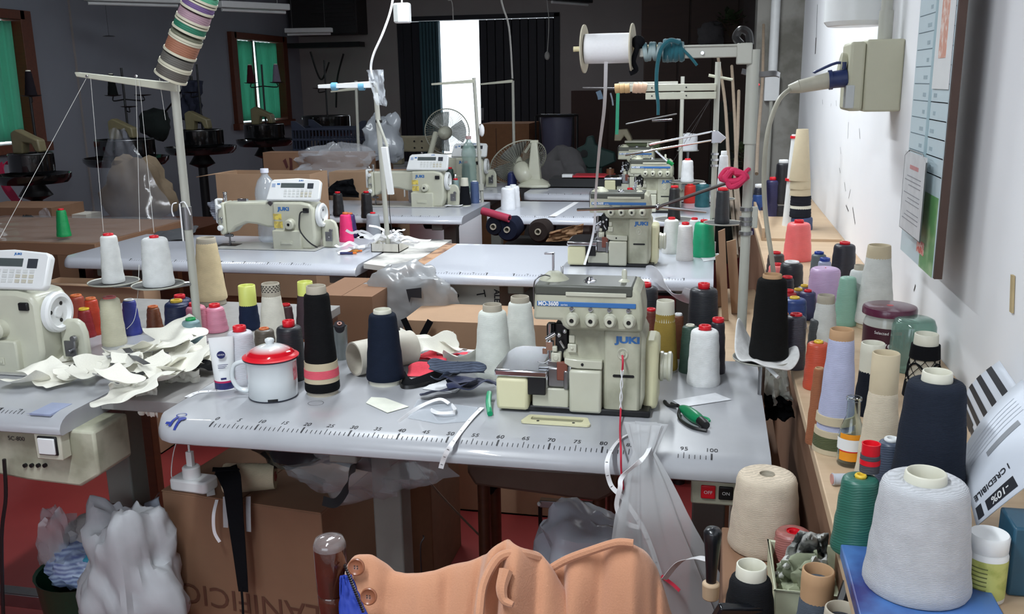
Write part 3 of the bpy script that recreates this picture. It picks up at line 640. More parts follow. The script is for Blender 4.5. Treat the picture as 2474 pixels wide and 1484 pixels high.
C('pinkA', 'thread_spool', 473, 731, 812, 50, 60, (206, 130, 148), 'R', 26, 8, T, 'dusty pink spool with red tip before the tall beige cone', GB)
C('pinkB', 'thread_spool', 521, 734, 806, 42, 58, (214, 140, 162), 'R', 26, 8, T, 'pink spool with red tip beside another pink one, nearer the mug', GB)
C('navyY', 'thread_spool', 430, 724, 815, 56, 66, (30, 42, 82), 'Y', 28, 6, T, 'navy spool with yellow tip behind the heap of white scraps', GB)
C('navyR', 'thread_spool', 437, 712, 785, 52, 60, (32, 44, 80), 'R', 26, 9, T, 'navy spool with red tip behind the yellow-tipped navy one', GB)
C('brownT', 'thread_spool', 372, 739, 800, 28, 40, (122, 70, 44), 'O', 24, 4, T, 'small rust brown spool between the blue and navy spools', GB, shiny=True)
C('blue', 'thread_spool', 316, 723, 812, 30, 46, (58, 66, 150), 'W', 24, 3, T, 'violet blue spool standing by the cream spool', GB, cap=True)
C('cream', 'thread_spool', 271, 716, 838, 46, 58, (214, 210, 184), 'P', 30, 5, T, 'tall cream spool with pale red tip behind the sewing machine wheel', GB)
C('orange', 'thread_spool', 224, 719, 812, 30, 42, (190, 62, 38), 'O', 24, 5, T, 'orange red spool with orange tip between machine and cream spool', GB)
C('redY', 'thread_spool', 207, 744, 818, 28, 44, (140, 34, 40), 'Y', 24, 5, T, 'dark red spool with yellow tip nearest the machine wheel', GB)
C('rust', 'thread_spool', 188, 712, 790, 34, 44, (150, 62, 44), 'O', 26, 4, T, 'rusty red spool rising behind the hand wheel', GB)
C('teal', 'thread_spool', 463, 768, 830, 42, 52, (120, 148, 152), 'G', 24, 6, T, 'grey teal spool with green tip wrapped in clear film', GB)
C('neon', 'yarn_cone', 600, 689, 800, 40, 52, (30, 40, 64), 'i', 40, 33, T, 'neon yellow cone core with a little navy yarn', GB)
C('neon2', 'yarn_cone', 741, 680, 820, 40, 60, (72, 58, 64), 'i', 36, 30, T, 'neon yellow cone core with plum yarn behind the tall black cone', GB)
C('checker', 'yarn_cone', 659, 684, 845, 44, 74, (222, 218, 204), 'g', 42, 24, T, 'off-white yarn cone with a black-dotted core', GB)
C('plum', 'thread_spool', 693, 734, 820, 30, 40, (84, 56, 60), 'R', 22, 5, T, 'plum brown spool with red tip between white and black cones', GB)
C('olive', 'thread_spool', 641, 792, 880, 46, 56, (86, 78, 68), 'O', 24, 4, T, 'olive brown spool with orange tip behind the enamel mug', GF)
C('blackR', 'thread_spool', 702, 774, 925, 60, 72, (32, 34, 40), 'R', 29, 14, T, 'charcoal spool with red tip behind the enamel mug', GF)
C('greyR', 'thread_spool', 584, 787, 934, 60, 78, (196, 196, 202), 'R', 31, 13, T, 'pale grey spool with red tip wrapped in film behind the cream tube', GF)
C('tallblack', 'yarn_cone', 772, 690, 962, 60, 84, (16, 16, 18), 'g', 46, 17, T, 'tall black yarn cone with a coral stripe near its foot', GF, bh=10)
C('navy', 'yarn_cone', 928, 747, 938, 66, 92, (24, 32, 48), 'i', 42, 9, T, 'dark navy yarn cone on the front table beside an empty tube', GF, bh=12)
C('whiteA', 'yarn_cone', 1191, 735, 917, 68, 92, (226, 230, 222), 'g', 45, 15, T, 'white yarn cone touching the cloth plate of the front overlock', GF)
C('whiteB', 'yarn_cone', 1257, 716, 866, 56, 78, (228, 231, 224), 'g', 44, 12, T, 'white yarn cone half hidden by the front overlock head', GF)
C('dgreyR', 'thread_spool', 1557, 683, 852, 62, 72, (44, 46, 52), 'R', 30, 9, T, 'charcoal spool with red tip behind the front overlock head', GF)
C('mustard', 'yarn_cone', 1606, 726, 905, 44, 66, (158, 134, 66), 'i', 42, 20, T, 'mustard yarn cone with ivory core beside the front overlock', GF, bh=6)
C('brownW', 'thread_spool', 1638, 757, 868, 24, 34, (112, 66, 42), 'W', 18, 6, T, 'brown spool with white tip tucked behind the mustard cone', GF, cap=True)
C('brownR', 'thread_spool', 1572, 745, 870, 26, 34, (104, 54, 46), 'R', 22, 6, T, 'reddish brown spool with red tip beside the mustard cone', GF)
C('blackR2', 'thread_spool', 1698, 684, 864, 66, 78, (38, 40, 46), 'R', 28, 12, T, 'large charcoal spool with red tip behind the white spool', GF)
C('green', 'thread_spool', 1666, 784, 905, 38, 50, (54, 78, 68), 'i', 22, 4, T, 'dark green spool half hidden by the white spool', GF, cap=True)
C('blackR3', 'thread_spool', 1733, 768, 906, 32, 42, (44, 40, 50), 'R', 28, 10, T, 'slim blackish spool with red tip at the elbow of the white spool', GF)
C('whiteR', 'thread_spool', 1701, 786, 938, 66, 80, (232, 234, 234), 'R', 30, 10, T, 'white spool with red tip alone on the right part of the front table', GF, shiny=False)
# stripes near the foot of the tall black cone, dots on the checkered core
t, c, r, H = CN['tallblack']; 
for a, b, m_, mm in ((.030 / .18, .052 / .18, None, M_COREB),):
    pass
s = depth(c) / F_PX
def band(t, r0, r1, z0, z1, m_, name, e=.0012):
    MB().lathe([(r0 + e, z0), (r1 + e, z1), (r1 + e - .003, z1 + .0005), (r0 + e - .003, z0 - .0005)], 30, close=True).build(name, m_, t)
R_ = lambda z: (.084 and (42 + (30 - 42) * z / (H - 17 * s)) * s)
px = s * .98
band(t, R_(62 * px), R_(82 * px), 62 * px, 84 * px, M_COREB, 'card_ring')
band(t, R_(46 * px), R_(64 * px), 46 * px, 66 * px, mat('coral_stripe_yarn', (214, 84, 100), .8, kind='yarn', scale=100), 'stripe_ring', .0018)
band(t, R_(32 * px), R_(48 * px), 34 * px, 48 * px, M_COREB, 'card_ring')
t, c, r, H = CN['checker']; s = depth(c) / F_PX
m = MB()
for j in range(4):
    for i in range(16):
        a = (i + .5 * (j % 2)) * PI / 8; z = H - 4 * s - j * 4.4 * s; q = 21.4 * s
        d = Matrix.Rotation(a, 4, 'Z'); m.merge(MB().box(q - .0006, q + .0009, -.0022, .0022, z - .0024, z), d)
m.build('core_dots', M_BLACKP, t, kind='stuff')
for k_ in ('neon', 'neon2'):
    o = [x for x in kids(CN[k_][0]) if x.name.startswith('card_core')][0]; o.data.materials[0] = plastic((216, 222, 118))
o = [x for x in kids(CN['checker'][0]) if x.name.startswith('card_core')][0]; o.data.materials[0] = M_CORE

G2 = 'spools on the middle overlock table'
C('w2a', 'thread_spool', 1622, 525, 615, 34, 44, (226, 226, 222), 'R', 17, 5, T, 'white spool with red tip nearest the middle overlock machine', G2)
C('w2b', 'thread_spool', 1655, 537, 632, 34, 42, (224, 222, 220), 'R', 18, 6, T, 'white spool with red rim at top and bottom before the green one', G2)
C('w2c', 'thread_spool', 1677, 526, 605, 24, 32, (220, 222, 222), 'R', 15, 5, T, 'white spool peeping out behind the red-rimmed white spool', G2)
C('g2', 'thread_spool', 1700, 531, 624, 44, 58, (14, 160, 112), 'R', 18, 6, T, 'glossy emerald green spool on the middle table', G2, shiny=True)
G3 = 'spools on the third overlock table'
C('b3', 'thread_spool', 1523, 454, 505, 26, 32, (30, 30, 34), 'R', 16, 5, T, 'short black spool with red tip before the third overlock machine', G3)
C('w3a', 'thread_spool', 1240, 446, 503, 30, 34, (230, 232, 236), 'W', 15, 3, T, 'white cone at the back of the pair on the third table corner', G3, cap=True)
C('w3b', 'thread_spool', 1228, 450, 509, 34, 36, (232, 234, 238), 'W', 15, 3, T, 'white cone in front of its twin on the third table corner', G3, cap=True)
C('r3', 'thread_spool', 1667, 444, 492, 26, 30, (206, 48, 38), 'R', 14, 3, T, 'bright red spool by the teal spool on the third table', G3)
C('t3', 'thread_spool', 1697, 442, 502, 32, 36, (36, 92, 100), 'W', 16, 3, T, 'teal spool beside the bright red spool', G3, cap=True)
GA = 'spools on the lockstitch tables'
C('k1', 'thread_spool', 817, 463, 521, 22, 28, (24, 24, 28), 'R', 13, 4, T, 'black spool with red tip closest to the control panel', GA)
C('k2', 'thread_spool', 886, 462, 528, 24, 30, (26, 26, 30), 'R', 13, 4, T, 'black spool with red tip near the leaning white pole', GA)
C('p1', 'thread_spool', 836, 513, 586, 26, 36, (226, 44, 110), 'O', 14, 5, T, 'hot pink spool with orange tip in front of a violet one', GA)
C('v1', 'thread_spool', 846, 514, 575, 24, 34, (62, 46, 98), 'O', 14, 4, T, 'violet spool mostly hidden behind the hot pink one', GA)
C('gr1', 'thread_spool', 902, 513, 576, 30, 38, (136, 142, 148), 'R', 13, 3, T, 'grey spool rising from the tangle of white tape', GA)
C('s1', 'thread_spool', 998, 446, 490, 20, 22, (160, 156, 160), 'W', 10, 2, T, 'mauve grey spool on the third table behind the machine pillar', GA, cap=True)
C('n1', 'thread_spool', 1126, 390, 462, 18, 24, (28, 28, 38), 'R', 10, 4, T, 'near-black spool with red tip behind a taller black cone', GA)
C('n2', 'yarn_cone', 1123, 430, 499, 17, 30, (18, 20, 26), 'i', 17, 5, T, 'black yarn cone at the right corner of the machine table', GA, bh=3)
C('n3', 'thread_spool', 1147, 437, 492, 20, 22, (72, 90, 130), 'W', 12, 2, T, 'steel blue spool with red foot by the black cone', GA, cap=True)
C('n4', 'thread_spool', 1071, 395, 462, 16, 22, (30, 30, 34), 'R', 10, 4, T, 'black spool with red tip above the cream machine wheel', GA)
C('n5', 'thread_spool', 1088, 404, 462, 16, 22, (50, 66, 60), 'R', 10, 4, T, 'dark green spool with red tip next to the machine wheel', GA)
C('n6', 'thread_spool', 1101, 431, 492, 16, 22, (140, 160, 158), 'R', 11, 4, T, 'pale green spool with red tip in a clear bag by the machine', GA)
C('bl4', 'thread_spool', 1237, 414, 452, 22, 24, (44, 54, 110), 'B', 14, 2, T, 'royal blue spool leaning on the foot of the desk fan', GA)
C('gleft', 'thread_spool', 151, 504, 573, 22, 34, (10, 150, 82), 'R', 14, 4, 0.80, 'bright green spool on the plastic-wrapped board', GA)
# ------------------------------------------------------------------ boards that bridge the tables
MB().prism([(-.333, .10), (-.139, .10), (-.139, 1.02), (-.86, 1.02), (-.86, .605), (-.333, .605)], .752, .779, 'z').build('side_board', mat('grey_board_top', (150, 148, 146), .5, bump=.04, var=.1), None, bevel=.002)
tag(bpy.data.objects['side_board'], 'grey board bridging the first two tables under the crowded spools', 'board')
bd = bpy.data.objects['side_board']
for x, y in ((-.16, .72), (-.16, .98), (-.83, .98)): MB().box(x - .02, x + .02, y - .02, y + .02, 0, .752).build('leg', M_WOODD, bd, bevel=.003)

# ------------------------------------------------------------------ thread stands
def pole(m, p0, p1, r=.011): m.cyl(p0, p1, r, n=18)
def threads(par, pairs, name='thread', m_=None, r=.0006, sag=0.0):
    for a, b in pairs:
        a, b = V(a), V(b); mid = (a + b) / 2 - V((0, 0, sag))
        MB().tube([a, mid, b], r, 5, 4).build(name, m_ or mat('white_thread', (215, 215, 210), .6), par)
SY = .60
pl = at(425, 205, SY)
# stand on the scraps table
t = thing('thread_stand', 'pale thread stand with two dishes of white cones by the ribbon rolls', 'thread stand', (pl.x - .005, SY, TZ))
O = V(t.location); ztop = pl.z - O.z
m = MB(); pole(m, (0, 0, -.10), (0, 0, ztop + .02)); m.build('pole', M_POST, t)
m = MB(); pole(m, (0, 0, .30), (0, 0, .36), .0135); m.build('pole_collar', M_STEEL, t)
la = at(190, 180, SY) - O
m = MB(); m.hexa([(la.x, -.012, la.z - .006), (.01, -.012, ztop - .018), (.01, .012, ztop - .018), (la.x + .01, .012, la.z - .006), (la.x - .004, -.012, la.z + .006), (.01, -.012, ztop + .004), (.01, .012, ztop + .004), (la.x - .004, .012, la.z + .006)])
m.build('arm', M_ENAM, t, bevel=.002)
for px in (212, 330): p = at(px, 184, SY - .013) - O; MB().cyl(p, p + V((0, -.006, 0)), .003, n=10).build('thread_guide', M_CHROME, t)
def dish(par, c, r, col=None):
    d = MB(); d.lathe([(0, -.002), (r * .6, -.003), (r * .96, .000), (r, .003), (r * .96, .0025), (r * .6, 0), (0, .001)], 34, c); d.build('dish', mat('dark_felt_dish', (86, 86, 84), .7, bump=.1), par)
    d = MB(); d.lathe([(r * .965, .0005), (r, .0015), (r * 1.012, .0045), (r * 1.0, .005), (r * .965, .003)], 34, c, close=True); d.build('dish_rim', M_POST, par)
wc = {}
for key, px, py, ww in (('a', 275, 683, 59), ('b', 382, 690, 61)):
    p = at(px, py, SY - .10) ; wc[key] = p
    dish(t, p - O, ww * depth(p) / F_PX)
    a = p - O; MB().tube([(0, 0, a.z - .015), (a.x * .5, a.y * .5, a.z - .013), (a.x, a.y, a.z - .010)], .004, 8, 4).build('dish_arm', M_STEEL, t)
    MB().cyl((a.x, a.y, a.z - .012), (a.x, a.y, a.z), .006, n=10).build('dish_hub', M_STEEL, t)
m = MB(); m.tube([at(432, 490, SY - .014) - O + V(d) for d in ((-.006, 0, .0), (-.016, -.004, -.004), (-.020, -.004, -.022), (-.018, -.002, -.036))], .0016, 6, 5); m.tube([at(436, 490, SY - .014) - O + V(d) for d in ((.0, 0, .0), (.014, -.004, .002), (.024, -.004, -.018), (.027, -.002, -.032))], .0016, 6, 5)
m.tube([at(434, 492, SY - .016) - O + V((0, 0, -q)) for q in (0, .05, .10)], .0022, 6, 3); m.build('tied_string', M_TAPE, t)
c, r, H, xt = base_from_px(272, 568, 683, 52, wc['a'].z + .001)
def cone_on(p, px_t, y_t, wt, wb, yc, core, cw, ch, label, group=None, shiny=None, z=None, bh=0, cap=None, name='thread_spool'):
    s = depth(p) / F_PX; tp = at(px_t, y_t, p.y); cap = core in 'RYGBOP' if cap is None else cap
    return make_cone(name, label, p + V((0, 0, .002)), wt / 2 * s, wb / 2 * s, tp.z - p.z, yc, core, cw / 2 * s, ch * s, bh * s, group, shiny, None, cap)
cone_on(wc['a'] + V((0.0, 0, 0)), 263, 566, 38, 53, (222, 224, 222), 'R', 24, 5, 'white spool on the thread stand dish nearer the left edge', 'white spools on the front thread stand', False)
cone_on(wc['b'] + V((0.003, 0, 0)), 371, 571, 60, 74, (220, 223, 222), 'R', 22, 5, 'wider white spool on the thread stand dish next to the pole', 'white spools on the front thread stand', False)
g = [at(208, 190, SY - .015) - O, at(219, 190, SY - .015) - O, at(328, 190, SY - .015) - O, at(336, 190, SY - .015) - O, at(385, 190, SY) - O]
threads(t, [(g[0], at(0, 575, .3) - O), (g[1], at(250, 560, SY - .1) - O), (g[2], at(338, 560, SY - .1) - O), (g[3], at(372, 562, SY - .1) - O), (g[4], at(400, 290, SY) - O)], sag=0)
m = MB(); m.tube([at(336, 640, .55) - O, at(333, 710, .5) - O, at(325, 770, .47) - O, at(306, 795, .46) - O], .0007, 5, 6); m.build('thread', mat('white_thread', (215, 215, 210)), t)

# ribbon rolls skewered on a slanting rod above that stand
A0 = at(411, 190, SY - .03); A1 = at(508, -60, SY - .03); ad = (A1 - A0).normalized(); AL = (A1 - A0).length
bead = thing('ribbon_rod', 'slanting rod that skewers the ribbon rolls, hung above the thread stand', 'rod', A0)
MB().tube([(0, 0, 0), tuple(ad * (AL + .3))], .006, 10, 3).build('rod', M_STEEL, bead)
rot = V((0, 0, 1)).rotation_difference(ad).to_euler()
rolls = [(0.00, .030, (92, 88, 82), 'dark taupe ribbon roll, lowest on the slanting rod'), (.034, .028, (100, 98, 92), 'grey ribbon roll, second from the bottom of the rod'),
         (.066, .038, (160, 108, 84), 'wide rust brown ribbon roll on the slanting rod'), (.108, .014, (120, 122, 104), 'thin olive ribbon roll above the rust brown one'),
         (.128, .022, (40, 118, 92), 'deep green ribbon roll on the slanting rod'), (.156, .026, (170, 140, 152), 'mauve pink ribbon roll between green and purple ones'),
         (.186, .020, (112, 88, 138), 'purple ribbon roll on the slanting rod'), (.212, .018, (90, 176, 140), 'mint green ribbon roll near the top edge of the view'), (.236, .030, (150, 146, 140), 'beige grey ribbon roll, topmost of the slanting rod')]
RR = 39 * depth(A0) / F_PX
for i, (s0, l, c, lab) in enumerate(rolls):
    r_ = thing('ribbon_roll', lab, 'ribbon roll', A0 + ad * (s0 + .002), 0, 'ribbon rolls on the slanting rod', rot=rot)
    for q, (z0, z1) in enumerate(((0, .006), (l - .001 - (.0), l + .003))):
        if q == 0 or i % 2 == 0: MB().lathe([(.008, z0), (RR * 1.02, z0), (RR * 1.03, (z0 + z1) / 2), (RR * 1.02, z1), (.008, z1)], 30, close=True).build('flange', mat('cream_roll_flange', (214, 210, 188), .7), r_)
    m = MB(); m.lathe([(.008, .006), (RR * .97, .006), (RR * .985, (l) / 2), (RR * .97, l - .001), (.008, l - .001)], 34, close=True); m.build('ribbon', mat('ribbon_%d' % i, c, .6, kind='yarn', scale=60, bump=.3), r_)

# tall stand at the end of the front table with tape reel
pb = at(1800, 600, SY + .03); YP = SY + .03
t = thing('thread_stand', 'thick grey thread stand rising behind the front table beside the wall', 'thread stand', (pb.x, YP, 0)); O = V(t.location)
zt = at(1800, 120, YP).z
m = MB(); pole(m, (0, 0, 0), (0, 0, 1.30), .0115); m.build('pole', M_POST, t)
m = MB(); pole(m, (0, 0, 1.30), (0, 0, zt), .0145); m.build('upper_pole', M_POST, t)
for py in (505, 528, 540, 563): p = at(1806, py, YP) - O; MB().lathe([(.0115, -.004), (.016, -.004), (.016, .004), (.0115, .004)], 18, (0, 0, p.z), close=True).build('pole_clamp', M_STEEL, t)
p = at(1820, 520, YP) - O; m = MB(); m.box(.012, .026, -.008, .008, p.z - .03, p.z + .02); m.build('clamp_block', M_POST, t, bevel=.002)
a = at(1785, 123, YP) - O; b = at(1640, 123, YP) - O; c_ = at(1545, 130, YP) - O
m = MB(); m.box(b.x, a.x + .02, -.012, .012, a.z - .014, a.z + .012); m.box(b.x, a.x + .02, -.016, .016, a.z + .010, a.z + .015); m.box(c_.x, b.x, -.010, .010, b.z - .012, b.z + .010)
m.build('arm', M_POST, t, bevel=.002)
for px in (1697, 1795): p = at(px, 128, YP - .013) - O; MB().cyl(p, p - V((0, .004, 0)), .004, n=12).build('screw', M_CHROME, t)
m = MB(); m.tube([at(1795, 108, YP) - O + V((-.004, -.01, 0)), at(1778, 90, YP) - O, at(1790, 72, YP) - O, at(1808, 80, YP) - O, at(1812, 108, YP) - O], .009, 8, 6); m.build('tape_bundle', mat('black_tape_wrap', (34, 34, 34), .3), t)
m = MB(); m.box(a.x - .005, a.x + .03, -.018, .018, a.z - .03, a.z + .017); m.build('arm_socket', M_POST, t, bevel=.003)
# teal and striped cloth wound round the arm
tw = MB(); s_ = 1545
for i in range(9):
    px = 1560 + i * 11; p = at(px, 126, YP) - O; tilt = .006 * math.sin(i)
    tw.lathe([(.014, -.006), (.021, -.005), (.0225, 0), (.021, .005), (.014, .006)], 14, p + V((0, 0, tilt * .3)), V((1, .1 * math.sin(i * 2), .15 * math.cos(i * 3))))
tw.mi = 1
tealm = mat('teal_velvet', (22, 92, 104), .9, sheen=.3, bump=.2, scale=150)
tw.build('wound_cloth', mat('striped_cloth', (60, 96, 104), .8, kind='yarn', scale=9, rgb2=(190, 205, 205)), t)
w2 = MB()
for i in range(5):
    px = 1607 + i * 9; p = at(px, 122, YP) - O
    w2.lathe([(.014, -.006), (.025, -.005), (.027, 0), (.025, .005), (.014, .006)], 14, p, V((1, .1, .2 * math.sin(i * 2))))
w2.build('teal_wrap', tealm, t)
tb = MB(); tb.tube([at(1640, 103, YP - .03), at(1618, 98, YP - .04), at(1598, 118, YP - .04), at(1588, 160, YP - .04), at(1586, 210, YP - .04), at(1590, 250, YP - .04), at(1590, 278, YP - .04)], lambda q: .0058 - .0022 * q, 8, 7)
tb.tube([at(1640, 110, YP - .02), at(1668, 138, YP - .02), at(1684, 158, YP - .02)], .0035, 6, 5)
tag(tb.build('velvet_cord', tealm), 'teal velvet cord hanging from the stand arm over the middle table', 'cord')
# tape reel
rc = at(1470, 117, YP); rx = at(1412, 117, YP).x; rx2 = at(1528, 117, YP).x
t2 = thing('tape_reel', 'large cardboard reel of white tape on the stand arm', 'reel', rc); s_ = depth(rc) / F_PX; R1 = 57 * s_; R0 = 35 * s_
for x_ in (rx - rc.x, rx2 - rc.x):
    MB().lathe([(.006, -.0015), (R1, -.0015), (R1, .0015), (.006, .0015)], 44, (x_, 0, 0), (1, -.06, 0), close=True).build('flange', mat('cream_cardboard_flange', (206, 198, 176), .8, bump=.05), t2)
MB().lathe([(.01, rx - rc.x + .002), (R0, rx - rc.x + .002), (R0 * 1.01, 0), (R0, rx2 - rc.x - .002), (.01, rx2 - rc.x - .002)], 44, (0, 0, 0), (1, 0, 0), close=True).build('wound_tape', M_TAPE, t2)
MB().cyl((rx - rc.x - .026, 0, 0), (rx2 - rc.x + .08, 0, 0), .006, n=14).build('axle', mat('ivory_rod', (222, 212, 170), .5), t2)
m = MB(); m.tube([(rx2 - rc.x + .006, -.012, .02), (rx2 - rc.x + .012, -.02, .0), (rx2 - rc.x + .004, -.018, -.03), (rx2 - rc.x + .01, -.012, -.05), (rx2 - rc.x - .004, -.014, -.058)], .006, 8, 5); m.ball((rx2 - rc.x + .014, -.01, .012), .016, 10); m.build('black_knot', M_BLKF, t2)
# tape strip running down to the middle machine, plus the thin black threads
e = V(OV2.location); m = MB()
pts = [at(1464, 150, YP - .03), at(1460, 260, YP + .1), at(1448, 360, YP + .45), at(1440, 460, YP + .85), at(1434, 560, e.y - .03), at(1412, 640, e.y - .07)]
m.ribbon(pts, .0085, (1, 0, 0), 6); tag(m.build('tape_strip', M_TAPE), 'long white tape running down from the reel to the middle overlock', 'tape')
# pull arms (thread tube rods), pink cloth knot, cable holders
t3 = thing('tilted_rod', 'long chrome pull rod slanting from the pink knot to the middle machine', 'rod', at(1760, 440, YP)); O3 = V(t3.location)
zz = [at(1770, 437, YP) - O3, at(1590, 500, YP + .35) - O3, at(1395, 507, YP + .45) - O3, at(1705, 512, YP + .45) - O3]
MB().tube([zz[0], zz[1]], .0045, 8, 2).build('rod', M_STEEL, t3); MB().tube([zz[1], zz[2]], .0042, 8, 2).build('rod', M_CHROME, t3); MB().tube([zz[1], zz[3]], .0042, 8, 2).build('rod', M_CHROME, t3); MB().ball(zz[1], .009, 10).build('joint', M_CHROME, t3)
kn = MB(); random.seed(4); kc = at(1772, 425, YP - .02)
for i in range(7):
    P = []
    for j in range(5):
        a = i * 1.7 + j * 1.1; P.append(kc + V((math.cos(a) * random.uniform(.006, .032), -.012 - .008 * (i % 3), math.sin(a) * random.uniform(.006, .026))))
    kn.tube(P, .007, 8, 5)
kn.tube([kc + V((.02, 0, 0)), at(1805, 412, YP - .02), at(1812, 408, YP)], .005, 6, 4)
tag(kn.build('cloth_knot', mat('crimson_pink_cloth', (212, 44, 92), .75, bump=.15, scale=90)), 'crimson pink cloth knotted round the grey stand pole', 'cloth')
# black cone on the dish draped with white felt
pd = at(1842, 868, .36); t4 = thing('felt_dish', 'round dish with a curled white felt sheet at the table end', 'dish', pd)
sd = depth(pd) / F_PX; dish(t4, (0, 0, 0), 70 * sd)
R0 = 88 * sd
def felt(u, v):
    a = 2 * PI * u; r_ = R0 * v * (1 - .10 * math.sin(a * 2 + .6)); l = max(0, math.cos(a - 2.75)) ** 3; l2 = max(0, math.cos(a - .1)) ** 2
    return V((r_ * math.cos(a) * (1 - .25 * l), r_ * math.sin(a) * .9, .004 + v ** 2.2 * (.075 * l + .014 * l2 + .010 * math.sin(a * 3 + 1)) + .002 * math.sin(9 * a) * v))
m = MB(); m.sheet(felt, 48, 10); m.build('felt_sheet', mat('white_felt', (226, 226, 224), .95, bump=.2, scale=120, sheen=.2), t4, solid=.004, sub=1)
MB().cyl((0, .0, -.10), (0, .0, -.002), .007, n=12).build('dish_post', M_STEEL, t4)
MB().tube([(0, 0, -.02), tuple(V((pb.x, YP, pd.z - .02)) - pd)], .006, 8, 3).build('dish_arm', M_STEEL, t4)
m = MB(); p, q = at(1850, 882, .33) - pd, at(1880, 912, .30) - pd; m.tube([p, q], .0045, 8, 2); m.build('dish_clip', M_WHITEP, t4)
cone_on(pd + V((.012, 0, .006)), 1857, 664, 68, 94, (18, 18, 18), 't', 44, 9, 'black yarn cone standing on the white felt dish', None, False, cap=False, name='yarn_cone')

# second stand (middle table)
Y2 = 2.05; base = at(1722, 520, Y2)
t = thing('thread_stand', 'thread stand of the middle table with twin white perforated arms', 'thread stand', (base.x, Y2, TZ)); O = V(t.location)
z2 = at(1722, 150, Y2).z - O.z
m = MB(); pole(m, (0, 0, .0), (0, 0, z2), .0105); m.build('pole', M_POST, t)
m = MB(); pole(m, (0, 0, .0), (0, 0, .05), .016); m.build('pole_foot', M_WHITEP, t)
for y_ in (372, 386, 400): p = at(1722, y_, Y2) - O; MB().lathe([(.01, -.004), (.0145, -.004), (.0145, .004), (.01, .004)], 16, (0, 0, p.z), close=True).build('pole_collar', M_CHROME, t)
for (xa, ya, xb, yb_) in ((1488, 212, 1730, 210), (1560, 232, 1730, 230)):
    a, b = at(xa, ya, Y2 - .02) - O, at(xb, yb_, Y2 - .02) - O
    m = MB(); m.box(a.x, b.x, -.036, -.012, b.z - .013, b.z + .013); m.build('arm', M_ENAM, t, bevel=.002)
    for px in (1575, 1658): 
        p = at(px, ya, Y2 - .037) - O; MB().cyl((p.x, -.0365, b.z), (p.x, -.038, b.z), .003, n=10).build('arm_hole', M_BLACKP, t)
m = MB()
for px in (1492, 1504, 1516): p = at(px, 213, Y2 - .02) - O; m.lathe([(.012, -.010), (.0185, -.009), (.0185, .009), (.012, .010)], 12, (p.x, -.024, b.z + .030), (1, 0, .1))
m.build('tape_wrap', mat('tan_masking_tape', (196, 160, 112), .6, bump=.15), t)
m = MB()
for px in (1536, 1546, 1556): p = at(px, 211, Y2 - .02) - O; m.lathe([(.012, -.012), (.021, -.009), (.020, .009), (.012, .012)], 12, (p.x, -.024, b.z + .031), (1, .1, -.2))
m.build('paper_wrap', mat('flesh_paper', (212, 176, 150), .6, bump=.2), t)
MB().tube([at(1408, 212, Y2) - O, at(1500, 213, Y2) - O], .0022, 6, 2).build('side_rod', M_STEEL, t)
for (a_, b_) in (((1510, 375), (1725, 338)), ((1568, 350), (1720, 318))): MB().tube([at(*a_, Y2 - .15) - O, at(*b_, Y2 - .01) - O], .0042, 8, 2).build('pull_rod', M_CHROME, t)
m = MB(); m.tube([at(1582, 362, Y2 - .1) - O, at(1615, 392, Y2 - .12) - O], .0042, 8, 2); m.build('pull_rod', M_CHROME, t); m = MB(); m.tube([at(1612, 389, Y2 - .12) - O, at(1626, 398, Y2 - .12) - O], .007, 8, 2); m.build('rod_tip', M_GRNC, t)
p = at(1732, 333, Y2 - .02) - O; m = MB(); m.prism([(p.x - .02, p.z - .02), (p.x - .02, p.z + .025), (p.x + .0, p.z + .028), (p.x + .035, p.z - .0), (p.x + .015, p.z - .02)], -.02, .012); m.build('rod_bracket', M_CHROME, t, bevel=.002)
m = MB(); p = at(1712, 182, Y2) - O; q = at(1770, 193, Y2) - O; m.tube([p, q], .0055, 8, 2); m.build('upper_bracket', M_ENAM, t)
p = at(1748, 540, Y2 - .15); sd = depth(p) / F_PX; dish(t, p - O, 47 * sd); MB().tube([(0, 0, (p - O).z - .004), tuple(p - O + V((0, 0, -.004)))], .005, 8, 3).build('dish_arm', M_STEEL, t)
cone_on(p + V((-.006, 0, 0)), 1742, 455, 30, 36, (40, 44, 48), 'R', 26, 6, 'dark green-black spool with coral tip on the stand dish', None)
p = at(1745, 482, Y2 + .05); dish(t, p - O, 30 * depth(p) / F_PX); MB().tube([(0, 0, (p - O).z - .004), tuple(p - O + V((0, 0, -.004)))], .005, 8, 3).build('dish_arm', M_STEEL, t)
cone_on(p, 1742, 366, 20, 30, (228, 230, 232), 'W', 14, 10, 'tall white cone behind the stand pole of the middle table', None, cap=False, name='yarn_cone')
for a_, b_ in (((1715, 240), (1650, 330)), ((1718, 240), (1620, 400)), ((1712, 245), (1665, 340))): threads(t, [(at(*a_, Y2) - O, at(*b_, Y2 + .3) - O)], m_=mat('dark_thread', (70, 70, 70)), r=.0008)

